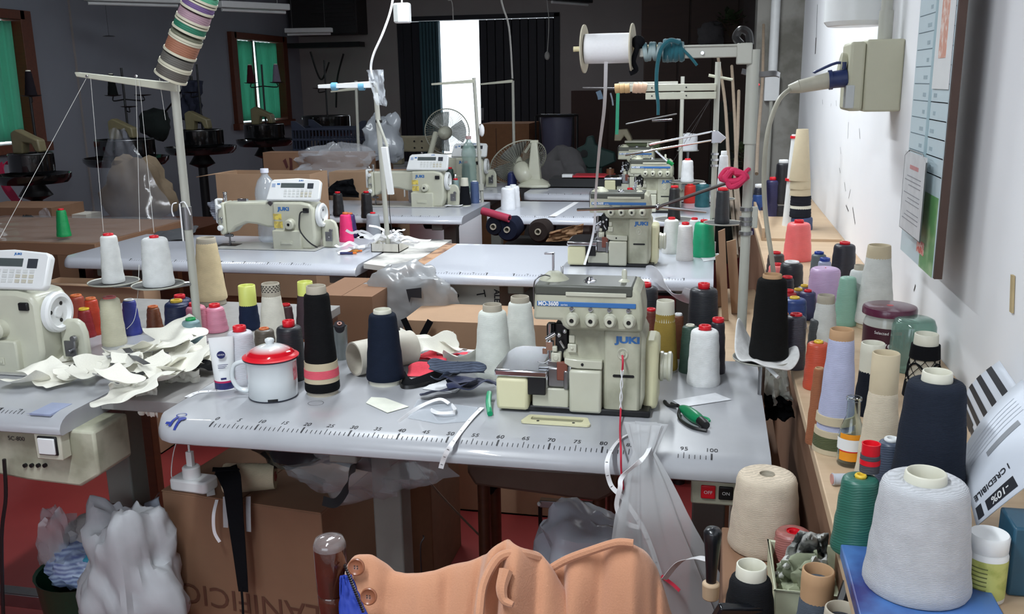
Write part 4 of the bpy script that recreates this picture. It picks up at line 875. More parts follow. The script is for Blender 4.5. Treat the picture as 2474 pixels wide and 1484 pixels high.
# third stand
Y3 = 3.45; base = at(1643, 430, Y3)
t = thing('thread_stand', 'thread stand of the third table with a thin grey arm', 'thread stand', (base.x, Y3, TZ)); O = V(t.location)
z2 = at(1635, 185, Y3).z - O.z
m = MB(); pole(m, (0, 0, 0), (0, 0, z2), .0105); m.build('pole', M_POST, t)
a, b = at(1495, 206, Y3) - O, at(1638, 203, Y3) - O
m = MB(); m.box(a.x, b.x, -.012, .012, b.z - .012, b.z + .014); m.build('arm', M_POST, t, bevel=.002)
MB().tube([at(1512, 300, Y3 - .1) - O, at(1635, 275, Y3) - O], .004, 6, 2).build('pull_rod', M_STEEL, t); MB().tube([at(1575, 292, Y3 - .1) - O, at(1624, 289, Y3 - .1) - O], .006, 6, 2).build('pull_rod', M_CHROME, t)
p = at(1660, 440, Y3 - .25); dish(t, p - O, 42 * depth(p) / F_PX); MB().tube([(0, 0, (p - O).z - .004), tuple(p - O + V((0, 0, -.004)))], .005, 8, 3).build('dish_arm', M_STEEL, t)
cone_on(p + V((0, 0, 0)), 1656, 384, 26, 32, (232, 234, 236), 'R', 14, 4, 'white spool with red tip on the dish of the third table', None, shiny=False)
p = at(1628, 531, Y3 - 1.25); 
t_ = thing('spool_dish', 'small round dish carrying a black spool before the green spool', 'dish', p); dish(t_, (0, 0, 0), 46 * depth(p) / F_PX); MB().tube([(0, 0, -.003), tuple(V((base.x, 2.05, p.z - .003)) - p)], .005, 8, 3).build('dish_arm', M_STEEL, t_)
cone_on(p, 1628, 450, 24, 31, (34, 34, 36), 'R', 18, 5, 'black spool with coral tip on the small dish', None)
p = at(1662, 365, Y3 + .5); t_ = thing('spool_dish', 'far dish that carries the squat white tape roll', 'dish', p); dish(t_, (0, 0, 0), 26 * depth(p) / F_PX); MB().cyl((0, 0, -(p.z - TZ)), (0, 0, -.002), .008, n=10).build('dish_post', M_STEEL, t_)
cone_on(p, 1660, 322, 44, 46, (222, 224, 228), 'W', 10, 2, 'squat white roll high behind the third table', None, cap=True)

# slim leaning pole by the lockstitch table with cord, bag and taped arm
YL = 1.95; t = thing('thread_stand', 'leaning pale stand pole with plastic bag and blue-taped arm', 'thread stand', at(940, 590, YL)); O = V(t.location)
pts = [at(938, 600, YL), at(925, 430, YL), at(905, 190, YL)]
m = MB(); m.tube([p - O for p in pts], .010, 12, 4); m.build('pole', M_POST, t)
m = MB(); m.tube([at(936, 355, YL - .02) - O, at(912, 290, YL - .015) - O], .006, 8, 2); m.build('side_rod', M_POST, t)
m = MB(); a, b = at(922, 355, YL - .03) - O, at(940, 470, YL - .03) - O; m.hexa([a + V((0, -.01, 0)), a + V((.025, -.01, 0)), a + V((.025, .01, 0)), a + V((0, .01, 0)), b + V((-.004, -.01, 0)), b + V((.02, -.01, 0)), b + V((.02, .01, 0)), b + V((-.004, .01, 0))]); m.build('white_holder', M_WHITEP, t, bevel=.002)
a, b = at(770, 210, YL) - O, at(900, 205, YL) - O; m = MB(); m.hexa([a + V((0, -.01, -.006)), b + V((0, -.01, -.012)), b + V((0, .01, -.012)), a + V((0, .01, -.006)), a + V((0, -.01, .008)), b + V((0, -.01, .014)), b + V((0, .01, .014)), a + V((0, .01, .008))]); m.build('arm', M_WHITEP, t, bevel=.002)
for px in (808, 874): p = at(px, 209, YL) - O; MB().lathe([(.010, -.012), (.016, -.011), (.016, .011), (.010, .012)], 10, p, (1, 0, 0), close=True).build('blue_tape', mat('light_blue_tape', (110, 170, 200), .4), t)
for py in (193, 293): p = at(907 + (py - 190) * .08, py, YL) - O; MB().lathe([(.010, -.005), (.0135, -.005), (.0135, .005), (.010, .005)], 14, p, (.08, 0, 1), close=True).build('black_tie', M_BLACKP, t)
m = MB(); m.tube([at(940, 470, YL - .03) - O, at(942, 520, YL - .03) - O, at(947, 560, YL - .03) - O], .0015, 5, 5); m.build('thin_cable', M_BLACKP, t)
m = MB(); q0 = at(905, 190, YL - .02); m.tube([at(957, -60, YL + .15), at(945, 20, YL + .1), at(925, 80, YL), at(903, 130, YL - .02), at(896, 165, YL - .02), at(902, 192, YL - .02)], .0048, 8, 7); m.tube([(p.x, p.y, p.z) for p in (at(957, -60, YL + .15), V((at(957, -60, YL + .15).x, YL + .15, ZC)))], .0048, 8, 2)
tag(m.build('power_cable', M_WHITEP), 'white power cable dropping from the ceiling to the leaning pole', 'cable')
bgm = clear('clear_plastic_bag', (226, 232, 240), .42, .12)
def crumple_bag(name, label, c, w_, h_, d_, m_, seed, cat='plastic bag', n=22, amp=.25, group=None, taper=0.0, kind=None):
    def fn(u, v):
        a = 2 * PI * u; ph = PI * v; rr_ = math.sin(ph) ** .6
        p = V((math.cos(a) * rr_ * w_, math.sin(a) * rr_ * d_, math.cos(ph) * h_))
        k = 1 + amp * (noise.noise(V((p.x / w_ * 1.6 + seed, p.y / d_ * 1.6, p.z / h_ * 1.6))) + .5 * noise.noise(V((p.x / w_ * 4, p.y / d_ * 4 + seed, p.z / h_ * 4))))
        p *= k; p.x *= 1 - taper * p.z / h_; p.y *= 1 - taper * p.z / h_
        return p
    m = MB(); m.sheet(fn, n, n // 2 + 2); o = m.build(name, m_, None, smooth=50, loc=c)
    return tag(o, label, cat, group, kind)
def sheetbag(name, label, quad, m_, seed, amp=.02, n=14, cat='plastic bag', group=None, th=.0, fr=4):
    Q = [V(p) for p in quad]; nn = (Q[1] - Q[0]).cross(Q[3] - Q[0]).normalized()
    def fn(u, v):
        p = (Q[0] * (1 - u) + Q[1] * u) * (1 - v) + (Q[3] * (1 - u) + Q[2] * u) * v
        q = V((u * fr, v * fr, seed)); e = noise.noise(q) + .5 * noise.noise(q * 2.3) + .25 * abs(noise.noise(q * 5))
        p = p + nn * amp * e + (Q[1] - Q[0]) * .04 * noise.noise(q * 1.3 + V((9, 0, 0))) + (Q[3] - Q[0]) * .04 * noise.noise(q * 1.3 + V((0, 9, 0)))
        return p
    m = MB(); m.sheet(fn, n, n); c = sum(Q, V((0, 0, 0))) / 4
    m.v = [p - c for p in m.v]
    o = m.build(name, m_, None, smooth=60, loc=c, solid=th)
    return tag(o, label, cat, group)
sheetbag('plastic_bag', 'small crinkled plastic bag tied to the leaning pole', [at(885, 170, YL - .03), at(925, 168, YL - .03), at(934, 258, YL - .03), at(908, 252, YL - .03)], bgm, 3, .02)
# socket block hanging by its cord
p = at(972, 30, 2.4); t = thing('hanging_socket', 'white socket block dangling near the top edge', 'socket', p); s_ = depth(p) / F_PX
MB().box(-20 * s_, 20 * s_, -.02, .02, -25 * s_, 22 * s_).build('socket_body', M_WHITEP, t, bevel=.008)
MB().box(-19 * s_, -8 * s_, -.0215, -.018, -22 * s_, 18 * s_).build('socket_face', mat('grey_face', (180, 182, 180), .5), t, bevel=.002)
MB().tube([(0, 0, 22 * s_), (0, 0, .3), (0, 0, ZC - p.z)], .004, 8, 3).build('socket_cord', M_WHITEP, t)
# thin ceiling cords
for (x0, y0, x1, y1, Y, lab) in ((1205, -60, 1238, 190, 4.0, 'grey cable dropping to the far thread stand'), (1318, -40, 1322, 135, 6.0, 'thin pull cord with a small white knob'), (1075, -40, 1095, 48, 5.0, 'thin dark cord crossing above the open door')):
    a, b = at(x0, y0, Y), at(x1, y1, Y); m = MB(); m.tube([(b.x - .06, b.y, ZC), (a.x, a.y, a.z), (b * .5 + a * .5 + V((.02, 0, 0))), b], .006 if Y < 5 else .004, 6, 6)
    if Y == 6.0: m.ball(b, .022, 10, (1, 1, 1.6))
    tag(m.build('hanging_cable', mat('grey_cable', (150, 148, 144), .5)), lab, 'cord')
# far stands
for (px, py, pt, xa, ya, Y, lab) in ((1165, 478, 188, 1043, 204, 3.57, 'thin thread stand in front of the bright doorway'), (1242, 330, 195, 1160, 204, 4.7, 'thread stand between the doorway and the dark shutters'), (863, 330, 195, 800, 222, 4.4, 'thin stand pole behind the plastic-bagged pole')):
    bt, tp = at(px, py, Y), at(px - (20 if Y < 4 else 3), pt, Y); t = thing('thread_stand', lab, 'thread stand', (bt.x, Y, TZ)); O = V(t.location)
    m = MB(); m.tube([(0, 0, 0 if Y < 4.5 else -TZ), tp - O], .010, 12, 2); m.build('pole', M_POST, t)
    a = at(xa, ya, Y) - O; b = at(px - (18 if Y < 4 else 3), ya - 8, Y) - O; m = MB(); m.hexa([a + V((0, -.01, -.005)), b + V((0, -.01, -.010)), b + V((0, .01, -.01)), a + V((0, .01, -.005)), a + V((0, -.01, .006)), b + V((0, -.01, .010)), b + V((0, .01, .010)), a + V((0, .01, .006))]); m.build('arm', M_ENAM, t, bevel=.002)
    if Y < 4:
        p = at(1164, 315, Y - .01) - O; m = MB(); m.ball(p, .02, 10, (.8, .8, 1.8)); m.build('tied_wrap', M_TAPE, t); p = at(1161, 452, Y) - O; MB().lathe([(.01, -.02), (.02, -.018), (.02, .018), (.01, .02)], 14, p, close=True).build('pole_collar', M_POST, t)
# ------------------------------------------------------------------ plywood shelf along the right wall
SZ = 0.83
sh = thing('long_shelf', 'pale plywood shelf running along the white wall, crowded with cones', 'shelf', (1.168, -1.1, 0))
MB().box(0, XR - 1.168 - .001, 0, 4.6, SZ - .022, SZ).build('shelf_board', M_WOODP, sh, bevel=.002)
MB().box(.02, .035, .75, 4.5, .05, SZ - .024).build('side_panel', M_CARD, sh, bevel=.002)
for y in (.25, 2.2, 4.2): MB().box(.04, .30, y, y + .025, 0, SZ - .023).build('support_panel', M_WOODD, sh, bevel=.002)
MB().box(.06, .31, .3, 4.4, .36, .38).build('lower_board', M_WOODP, sh, bevel=.002)
GS = 'cones on the wall shelf'
Z = SZ + .0005
C('s1', 'yarn_cone', 2222, 1140, 1470, 196, 246, (186, 188, 192), 'i', 92, 20, Z + .02, 'huge pale grey yarn cone nearest the viewer on the shelf', GS)
C('s2', 'yarn_cone', 2245, 897, 1330, 130, 185, (34, 40, 52), 'i', 66, 22, Z, 'big blue-black yarn cone behind the huge pale grey one', GS)
C('s3', 'thread_spool', 2072, 1146, 1352, 84, 118, (44, 100, 86), 'Y', 28, 6, Z, 'deep teal green spool with yellow tip at the shelf front edge', GS)
C('s5', 'yarn_cone', 2128, 852, 1185, 66, 104, (206, 194, 172), 'b', 62, 88, Z, 'cream yarn cone with a long bare beige core', GS)
C('s6', 'yarn_cone', 2146, 1058, 1260, 56, 76, (70, 80, 98), 'W', 34, 8, Z, 'slate blue cone with white top squeezed before the blue-black one', GS, cap=True)
C('s7', 'yarn_cone', 2024, 795, 1102, 58, 96, (176, 180, 206), 't', 54, 18, Z, 'tall lilac blue yarn cone with an olive ring at its foot', GS)
C('s9', 'yarn_cone', 1974, 888, 1078, 26, 46, (150, 96, 68), 't', 20, 2, Z, 'rust tan yarn cone leaning behind the lilac blue cone', GS)
C('s10', 'thread_spool', 1974, 823, 946, 52, 62, (184, 72, 48), 'Y', 22, 5, Z, 'brick orange spool with yellow tip beside the shelf edge', GS)
C('s11', 'yarn_cone', 2103, 828, 1010, 46, 74, (24, 28, 38), 'i', 54, 22, Z, 'blue-black cone with wide ivory rim behind the cream cone', GS)
C('s12', 'yarn_cone', 2232, 806, 968, 54, 82, (188, 180, 164), 'i', 54, 24, Z, 'cone wrapped in black netting beside the green glass', GS)
C('s15', 'yarn_cone', 2117, 592, 800, 54, 92, (206, 208, 204), 'b', 52, 14, Z, 'tall off-white yarn cone standing highest near the wall', GS, bh=12)
C('s16', 'yarn_cone', 2072, 640, 780, 40, 66, (214, 216, 214), 'g', 24, 12, Z, 'off-white cone hidden behind the tallest white one', GS)
C('s17', 'yarn_cone', 1992, 713, 845, 42, 68, (212, 214, 210), 'g', 40, 13, Z, 'white yarn cone with grey core in front of the lilac spool', GS)
C('s18', 'thread_spool', 1991, 646, 762, 70, 82, (194, 164, 200), 'P', 3, 1, Z, 'lilac pink spool without a tip in the shelf middle', GS)
C('s19', 'thread_spool', 2045, 668, 790, 38, 60, (134, 176, 158), 'W', 4, 1, Z, 'mint green spool between lilac and off-white cones', GS, cap=True)
C('s20', 'thread_spool', 2038, 584, 690, 50, 60, (34, 36, 46), 'R', 24, 6, Z, 'black spool with red tip close against the wall', GS)
C('s22', 'thread_spool', 1928, 531, 634, 54, 68, (238, 112, 112), 'R', 22, 7, Z, 'large coral pink spool with red tip', GS, shiny=True)
C('s28', 'thread_spool', 1920, 757, 896, 46, 56, (64, 62, 72), 'R', 28, 6, Z, 'slate grey spool with red tip right behind the felt dish', GS)
C('s29', 'thread_spool', 1918, 717, 800, 56, 62, (40, 62, 120), 'Y', 24, 4, Z, 'royal blue spool with yellow tip', GS)
C('s30', 'thread_spool', 1903, 700, 775, 40, 48, (176, 40, 46), 'R', 26, 6, Z, 'red spool with red tip behind the royal blue one', GS)
C('s31', 'thread_spool', 1911, 631, 720, 52, 60, (30, 32, 38), 'W', 34, 4, Z, 'black spool with pale grey top under the coral one', GS, cap=True)
C('s32', 'thread_spool', 1901, 667, 735, 30, 36, (34, 36, 44), 'R', 24, 5, Z, 'short black spool with red tip near the grey pole', GS)
C('s33', 'thread_spool', 1927, 697, 768, 34, 40, (92, 72, 92), 'Y', 20, 5, Z, 'plum grey spool with yellow tip, the nearer of two', GS)
C('s34', 'thread_spool', 1942, 688, 750, 32, 38, (98, 80, 96), 'Y', 18, 5, Z, 'plum grey spool with yellow tip, the farther of two', GS)
C('s35', 'thread_spool', 1876, 636, 700, 38, 44, (240, 128, 124), 'R', 22, 5, Z, 'small pale coral spool beside the grey cable', GS)
C('s36', 'thread_spool', 1874, 608, 665, 38, 44, (66, 58, 58), 'R', 22, 5, Z, 'dark brown spool with red tip above the pale coral one', GS)
C('s37', 'thread_spool', 1977, 608, 680, 34, 40, (92, 104, 108), 'B', 22, 6, Z, 'grey spool with bright blue tip near the wall', GS)
C('s38', 'thread_spool', 1991, 623, 700, 30, 36, (158, 164, 190), 'B', 24, 8, Z, 'pale lavender spool with dark blue tip', GS)
C('s39', 'thread_spool', 1972, 770, 842, 32, 40, (70, 74, 76), 'W', 6, 1, Z, 'dim grey spool between slate and white cones', GS, cap=True)
C('s40', 'thread_spool', 1950, 700, 775, 38, 44, (58, 60, 96), 'R', 18, 5, Z, 'indigo spool with pink tip behind the white cone', GS)
C('s41', 'thread_spool', 1893, 756, 850, 30, 36, (24, 110, 120), 'O', 20, 4, Z, 'turquoise spool with orange tip behind the black cone', GS)
GX = 'cones at the far end of the shelf'
def stackc(X, Yw, segs, name='yarn_cone'):
    """segs: (px of top, py top, py bottom, w top, w bottom, colour, core, core w, core h, label)"""
    out = []
    for (px, y0, y1, wt, wb, yc, core, cw, ch, lab) in segs:
        p0 = at(px, y1, Yw); p1 = at(px, y0, Yw); s = depth(p0) / F_PX; cap = core in 'RYGBOPW'
        out.append(make_cone('thread_spool' if cap else name, lab, V((X if X else p0.x, Yw, p0.z)), wt / 2 * s, wb / 2 * s, p1.z - p0.z, yc, core, cw / 2 * s, ch * s, 0, GX, None, None, cap))
    return out
p = on(1930, 620, SZ); YS = 2.35
def bare(key, lab, px, y0, y1, wt, wb, Yw, m_=M_COREB):
    p0 = at(px, y1, Yw); p1 = at(px, y0, Yw); s = depth(p0) / F_PX; H = p1.z - p0.z
    t = thing('bare_cone', lab, 'cone', V((p0.x, Yw, p0.z)), 0, GX); a, b = wt / 2 * s, wb / 2 * s
    MB().lathe([(b - .003, 0), (b, 0), (a, H - .002), (a - .0015, H), (a - .003, H - .002)], 28, close=True).build('card_shell', m_, t); return t
bare('b1', 'tall stack of empty beige cones leaning over the coral spool, top one', 1932, 312, 436, 28, 50, YS)
bare('b2', 'empty beige cone, second in the tall stack', 1933, 430, 456, 46, 49, YS)
bare('b3', 'empty beige cone, lowest bare one in the tall stack', 1933, 452, 472, 46, 49, YS)
stackc(None, YS, [(1934, 470, 496, 47, 49, (34, 36, 44), 'i', 40, 1, 'black cone under the empty beige cones'), (1933, 494, 524, 48, 51, (34, 37, 46), 'i', 47, 3, 'black cone lower down in the stack of empty cones'),
                  (1933, 519, 604, 50, 54, (62, 78, 120), 'Y', 18, 4, 'dusty blue spool with yellow tip at the stack foot')])
# fix: last one reaches the shelf
m = MB(); P0, P1 = at(1903, 533, YS + .1), at(1920, 325, YS + .1)
t = thing('white_tube', 'long white tapered tube leaning beside the beige cones', 'tube', P0 - V((0, 0, P0.z - SZ)))
MB().tube([(0, 0, 0), P0 - V(t.location), P1 - V(t.location)], lambda q: .030 - .018 * q, 14, 3).build('tube_body', M_WHITEP, t)
for q in (.52, .97): c_ = V((0, 0, 0)).lerp(P1 - V(t.location), q); MB().lathe([(.012 + .016 * (1 - q), -.004), (.0165 + .016 * (1 - q), -.004), (.0165 + .016 * (1 - q), .006), (.012 + .016 * (1 - q), .006)], 14, c_, close=True).build('red_ring', M_RED, t)
stackc(None, 2.75, [(1888, 386, 492, 32, 38, (20, 20, 28), 'W', 22, 8, 'tall black cone with white rim against the white wall'), (1884, 489, 535, 34, 40, (22, 22, 30), 'W', 34, 4, 'black cone second in the pile beside the white tube'),
                    (1886, 528, 612, 34, 44, (20, 22, 28), 'i', 30, 8, 'black yarn cone with ivory rim left of the coral spool'),
                    (1863, 428, 545, 34, 40, (36, 36, 78), 'R', 18, 7, 'indigo spool with red tip beyond the grey cable'), (1860, 540, 606, 36, 42, (26, 28, 34), 'W', 30, 3, 'black spool below the indigo one')])
stackc(None, 2.95, [(1834, 445, 478, 24, 30, (30, 34, 50), 'W', 22, 8, 'dark spool with white tip behind the grey pole'), (1832, 462, 530, 30, 36, (44, 78, 140), 'W', 22, 6, 'cobalt blue spool behind the grey pole'), (1834, 492, 566, 32, 38, (52, 46, 80), 'R', 16, 4, 'violet grey spool behind the pole clamps'), (1842, 548, 612, 34, 40, (20, 20, 26), 'W', 32, 3, 'black spool low behind the pole clamps')])
sh2 = thing('wooden_crate', 'low wooden crate under the piled cones at the shelf end', 'crate', (1.18, 2.1, SZ))
for k in range(3): MB().box(0, .30, 0, 1.05, .002 + k * .001, .0025 + k * .001)
MB().box(0, .30, .0, 1.0, .0, .01).build('crate_floor', M_WOODP, sh2); MB().box(0, .012, 0, 1.0, .01, .05).build('plank', M_WOODP, sh2, bevel=.002)
# rings on the lilac cone
t, c, r, H = CN['s7']; s = depth(c) / F_PX; r7 = lambda z: (48 + (29 - 48) * z / H) * s
M_OLV = mat('olive_yarn', (78, 84, 54), .85, kind='yarn', scale=110, bump=.4)
for z0, z1, m_, nm in ((0, 12 * s, M_COREB, 'card_ring'), (12 * s, 42 * s, M_OLV, 'yarn_ring'), (42 * s, 56 * s, M_COREB, 'card_ring'), (72 * s, 92 * s, M_COREB, 'card_ring')):
    band(t, r7(z0) + .0012, r7(z1) + .0012, z0, z1, m_, nm)
# black netting of the wrapped cone
t, c, r, H = CN['s12']; s = depth(c) / F_PX
rn = lambda z: (41 + (27 - 41) * z / H) * s + .0012
m = MB()
for k in range(9):
    for sg in (1, -1):
        P = []
        for j in range(13):
            q = j / 12; z = H * (.12 + .55 * q); a = k * 2 * PI / 9 + sg * q * 2.0; P.append((rn(z) * math.cos(a), rn(z) * math.sin(a), z))
        m.tube(P, .0007, 4)
for sg in (1, -1):
    P = []
    for j in range(25): q = j / 24; z = H * (.40 + .16 * math.sin(q * 2 * PI * 2) * sg); a = q * 2 * PI; P.append((rn(z) * math.cos(a), rn(z) * math.sin(a), z))
    m.tube(P, .002, 5)
m.build('netting', M_BLKF, t, kind='stuff')
band(t, rn(H * .62), rn(H * .82), H * .62, H * .83, M_BLKF, 'black_wrap'); band(t, rn(0), rn(H * .22), 0, H * .22, M_BLKF, 'black_wrap')
# blue box under the huge cone
c = CN['s1'][1]; MB().box(-.075, .085, -.10, .09, 0, .019).build('flat_box', mat('blue_flat_box', (70, 110, 170), .35, kind='spots', rgb2=(46, 50, 110), scale=9, bump=0), None, bevel=.002, loc=(c.x, c.y, SZ + .0005))
tag(bpy.data.objects['flat_box'], 'blue flat box lying under the huge pale grey cone', 'box')
# red-topped spool standing on the teal spool
t_, c3, r3, H3 = CN['s3']
pz = V((c3.x + .012, c3.y + .012, Z + H3)); s = depth(pz) / F_PX
t = thing('small_spool', 'small dark spool with bright red lid balanced on the teal green spool', 'spool', pz)
MB().lathe([(0, 0), (23 * s, 0), (23 * s, 44 * s), (0, 44 * s)], 24).build('body', mat('charcoal_yarn', (70, 70, 76), .8, kind='yarn', scale=100), t)
MB().lathe([(23.4 * s, 20 * s), (23.8 * s, 20 * s), (23.8 * s, 33 * s), (23.4 * s, 33 * s)], 24, close=True).build('red_band', M_RED, t)
MB().lathe([(0, 44 * s), (21 * s, 44 * s), (21.5 * s, 46 * s), (21 * s, 66 * s), (22 * s, 72 * s), (19 * s, 72 * s), (18 * s, 60 * s), (0, 59 * s)], 24).build('red_lid', M_RED, t)
# small white thread reel lying on the shelf
p = on(2035, 1172, Z); p.z += .010; s = depth(p) / F_PX
t = thing('small_reel', 'little pale reel lying on its side beside the teal green spool', 'reel', p)
MB().lathe([(.003, -.016), (.0095, -.016), (.0095, -.0145), (.0085, -.014), (.0085, .014), (.0095, .0145), (.0095, .016), (.003, .016)], 20, (0, 0, 0), (1, .2, 0), close=True).build('reel_body', mat('pale_thread', (190, 194, 202), .7), t)
MB().cyl((-.0155, -.0031, 0), (-.0172, -.0034, 0), .008, n=18).build('paper_end', mat('pink_paper_end', (190, 140, 130), .8), t)
# little glass bottle with label
def px_lathe(name, label, cat, xm, yt, yb, prof, z, m_, part, n=30, group=None):
    """prof: list of (halfwidth px, fraction of height)"""
    wb = prof[0][0] * 2; c, r, H, xt = base_from_px(xm, yt, yb, wb, z); s = depth(c) / F_PX
    t = thing(name, label, cat, c, 0, group)
    MB().lathe([(max(w_ * s, .0001), f * H) for w_, f in prof], n).build(part, m_, t, smooth=50)
    return t, c, s, H
t, c, s, H = px_lathe('glass_bottle', 'small clear glass bottle with an orange and white label', 'bottle', 2058, 960, 1130, [(26, 0), (30, .01), (31, .06), (31, .42), (26, .56), (16, .72), (15, .95), (18, .96), (18, 1.0), (15, 1.0), (14, .95), (14, .74), (24, .56), (29, .42), (29, .05), (0, .03)], Z, M_GLASS, 'glass')
def arc(t, r, z0, z1, a0, a1, m_, name, n=14):
    m = MB(); m.sheet(lambda u, v: V((r * math.cos(a0 + (a1 - a0) * u), r * math.sin(a0 + (a1 - a0) * u), z0 + (z1 - z0) * v)), n, 3); return m.build(name, m_, t)
aim = math.atan2(CAM.y - c.y, CAM.x - c.x)
arc(t, 31.6 * s, H * .10, H * .50, aim - .9, aim + .9, mat('orange_label', (232, 150, 30), .5), 'label_round'); arc(t, 32.2 * s, H * .25, H * .42, aim - 1.3, aim + .9, M_WHITEP, 'label_band'); arc(t, 32.4 * s, H * .235, H * .25, aim - .9, aim + .9, M_RED, 'label_line')
MB().ball((0, 0, H * .12), 17 * s, 12, (1, 1, .9)).build('dried_fruit', mat('amber_fruit', (186, 122, 62), .6, bump=.3), t)
# olive jar with purple lid, green glass upside down
t, c, s, H = px_lathe('glass_jar', 'glass jar with purple lid and dark purple label', 'jar', 2145, 738, 880, [(48, 0), (56, .02), (57, .08), (57, .70), (52, .80), (52, .88), (0, .88)], Z, clear('jar_glass', (205, 210, 205), .55, .05), 'glass')
aim = math.atan2(CAM.y - c.y, CAM.x - c.x)
arc(t, 57.6 * s, H * .06, H * .66, aim - 1.6, aim + 1.5, mat('purple_label', (62, 20, 38), .4), 'label'); arc(t, 58.0 * s, H * .56, H * .62, aim + .2, aim + .55, M_RED, 'label_badge')
for tx, zz, sz in (('Olive', .36, 24), ('nigre', .10, 24), ('Selected', .575, 10)):
    m = MB(); tm = text_mb(tx, sz * s); r_ = 58.2 * s
    m.v = [V((r_ * math.cos(aim - .25 + p.x / r_), r_ * math.sin(aim - .25 + p.x / r_), H * zz + p.y)) for p in tm.v]; m.f = tm.f; m.m = [0] * len(tm.f); m.build('label_print', M_WHITEP, t, smooth=0)
MB().lathe([(0, H * 1.0), (54 * s, H * 1.0), (60 * s, H * .985), (62 * s, H * .95), (62 * s, H * .86), (58 * s, H * .85)], 40).build('lid', mat('purple_lid', (92, 36, 62), .3, coat=.4), t)
MB().lathe([(0, .0006), (8 * s, .0004), (8 * s, 0)], 16, (0, 0, H * 1.0)).build('lid_badge', plastic((190, 50, 60)), t)
t, c, s, H = px_lathe('glass_tumbler', 'green glass tumbler turned upside down beside the wall', 'glass', 2205, 768, 905, [(52, 0), (54, .02), (52, .5), (50, .85), (44, .97), (36, 1.0), (0, .985), (0, .955), (34, .965), (42, .94), (47, .84), (50, .5), (51, 0)], Z, M_GLASSG, 'glass')
# white plastic tub with green label
t, c, s, H = px_lathe('pill_tub', 'white plastic tub with yellow green label beside the huge grey cone', 'tub', 2382, 1288, 1462, [(42, 0), (46, .02), (46, .70), (44, .73), (44, .745), (42, .75), (44, .76), (45, .97), (42, 1.0), (0, 1.0)], Z, M_WHITEP, 'tub')
aim = math.atan2(CAM.y - c.y, CAM.x - c.x); arc(t, 46.5 * s, H * .08, H * .66, aim - 1.5, aim + 1.5, mat('lime_label', (186, 190, 110), .5, kind='spots', rgb2=(160, 166, 84), scale=60, bump=0), 'label')
for k in range(7):
    m = MB(); r_ = 46.9 * s; m.sheet(lambda u, v: V((r_ * math.cos(aim - .9 + u), r_ * math.sin(aim - .9 + u), H * (.16 + k * .065 + v * .02))), 8, 1); m.build('label_print', mat('olive_ink', (110, 114, 60), .6), t, smooth=0)
c9 = on(2432, 1440, Z); 
t = thing('dark_bottle', 'dark blue box corner standing behind the white plastic tub', 'box', (c9.x + .02, c9.y + .03, Z)); MB().box(-.02, .03, -.03, .03, 0, .09).build('box_body', mat('petrol_box', (34, 78, 100), .4), t, bevel=.003); t.name = 'small_box'
# leaflets leaning on the wall
M_PAP = mat('leaflet_paper', (206, 212, 222), .55, bump=.03, var=.03); M_PAPD = mat('leaflet_dark_print', (44, 46, 52), .5)
def leaflet(name, label, corners, marks, seed=1, m_=None, bend=.012):
    Q = [V(p) for p in corners]; nn = (Q[1] - Q[0]).cross(Q[3] - Q[0]).normalized()
    if nn.dot(CAM - Q[0]) < 0: nn = -nn
    O = Q[0].copy()
    def S_(u, v, d=0.0): return (Q[0] * (1 - u) + Q[1] * u) * (1 - v) + (Q[3] * (1 - u) + Q[2] * u) * v + nn * (bend * math.sin(PI * u) * (1 - .5 * v) + d) - O
    t = thing(name, label, 'leaflet', O)
    m = MB(); m.sheet(lambda u, v: S_(u, v), 14, 8); m.build('paper_sheet', m_ or M_PAP, t, solid=.0012)
    for k, (u0, u1, v0, v1, mm) in enumerate(marks):
        m = MB(); m.sheet(lambda u, v: S_(u0 + (u1 - u0) * u, v0 + (v1 - v0) * v, .0013), 6, 3); m.build('print_block', mm, t)
    return t, S_, nn
XW = 1.40
c_ = [ax(2322, 985, 1.44), ax(2415, 872, 1.47), ax(2560, 1080, 1.47), ax(2395, 1190, 1.44)]
leaflet('striped_leaflet', 'black and white striped leaflet leaning on the wall', c_, [(.03 + k * .19, .12 + k * .19, .0, .55, M_PAPD) for k in range(5)] + [(.0, .16, .0, .32, M_PAPD)])
c_ = [ax(2318, 1105, 1.33), ax(2470, 918, 1.42), ax(2640, 1070, 1.42), ax(2360, 1272, 1.33)]
t, S_, nn = leaflet('folded_leaflet', 'folded pale leaflet with black coupon blocks beside the huge grey cone', c_, [(.30, .70, .36, .42, mat('grey_print', (130, 134, 140), .5)), (.03, .09, .80, .96, M_PAPD), (.13, .42, .82, .95, M_PAPD)] + [(.10, .80, .12 + k * .045, .125 + k * .045, mat('pale_grey_print', (160, 165, 175), .5)) for k in range(5)])
def leaf_text(s_, size, u, v, mm, flip=True):
    o = S_(u, v, .0016); x = (S_(u + .05, v) - S_(u, v)).normalized(); m = MB(); y = (S_(u, v) - S_(u, v + .05)).normalized()
    if flip: x, y = -x, -y
    put_text(m, s_, size, o, x, y - x * y.dot(x), .0003); m.build('leaflet_print', mm, t, smooth=0)
leaf_text('-10%', .016, .27, .885, M_WHITEP, True); leaf_text('I CREDIBILE', .013, .24, .70, M_PAPD, True)
m = MB(); o_ = ax(2335, 1002, 1.425)
put_text(m, '10%', .018, o_ + V((-.004, 0, 0)), (0, -.8, .45), (0, .45, .8), .0004); m.build('leaflet_print', M_WHITEP, t, smooth=0); m.v
bpy.data.objects[-1] if False else None

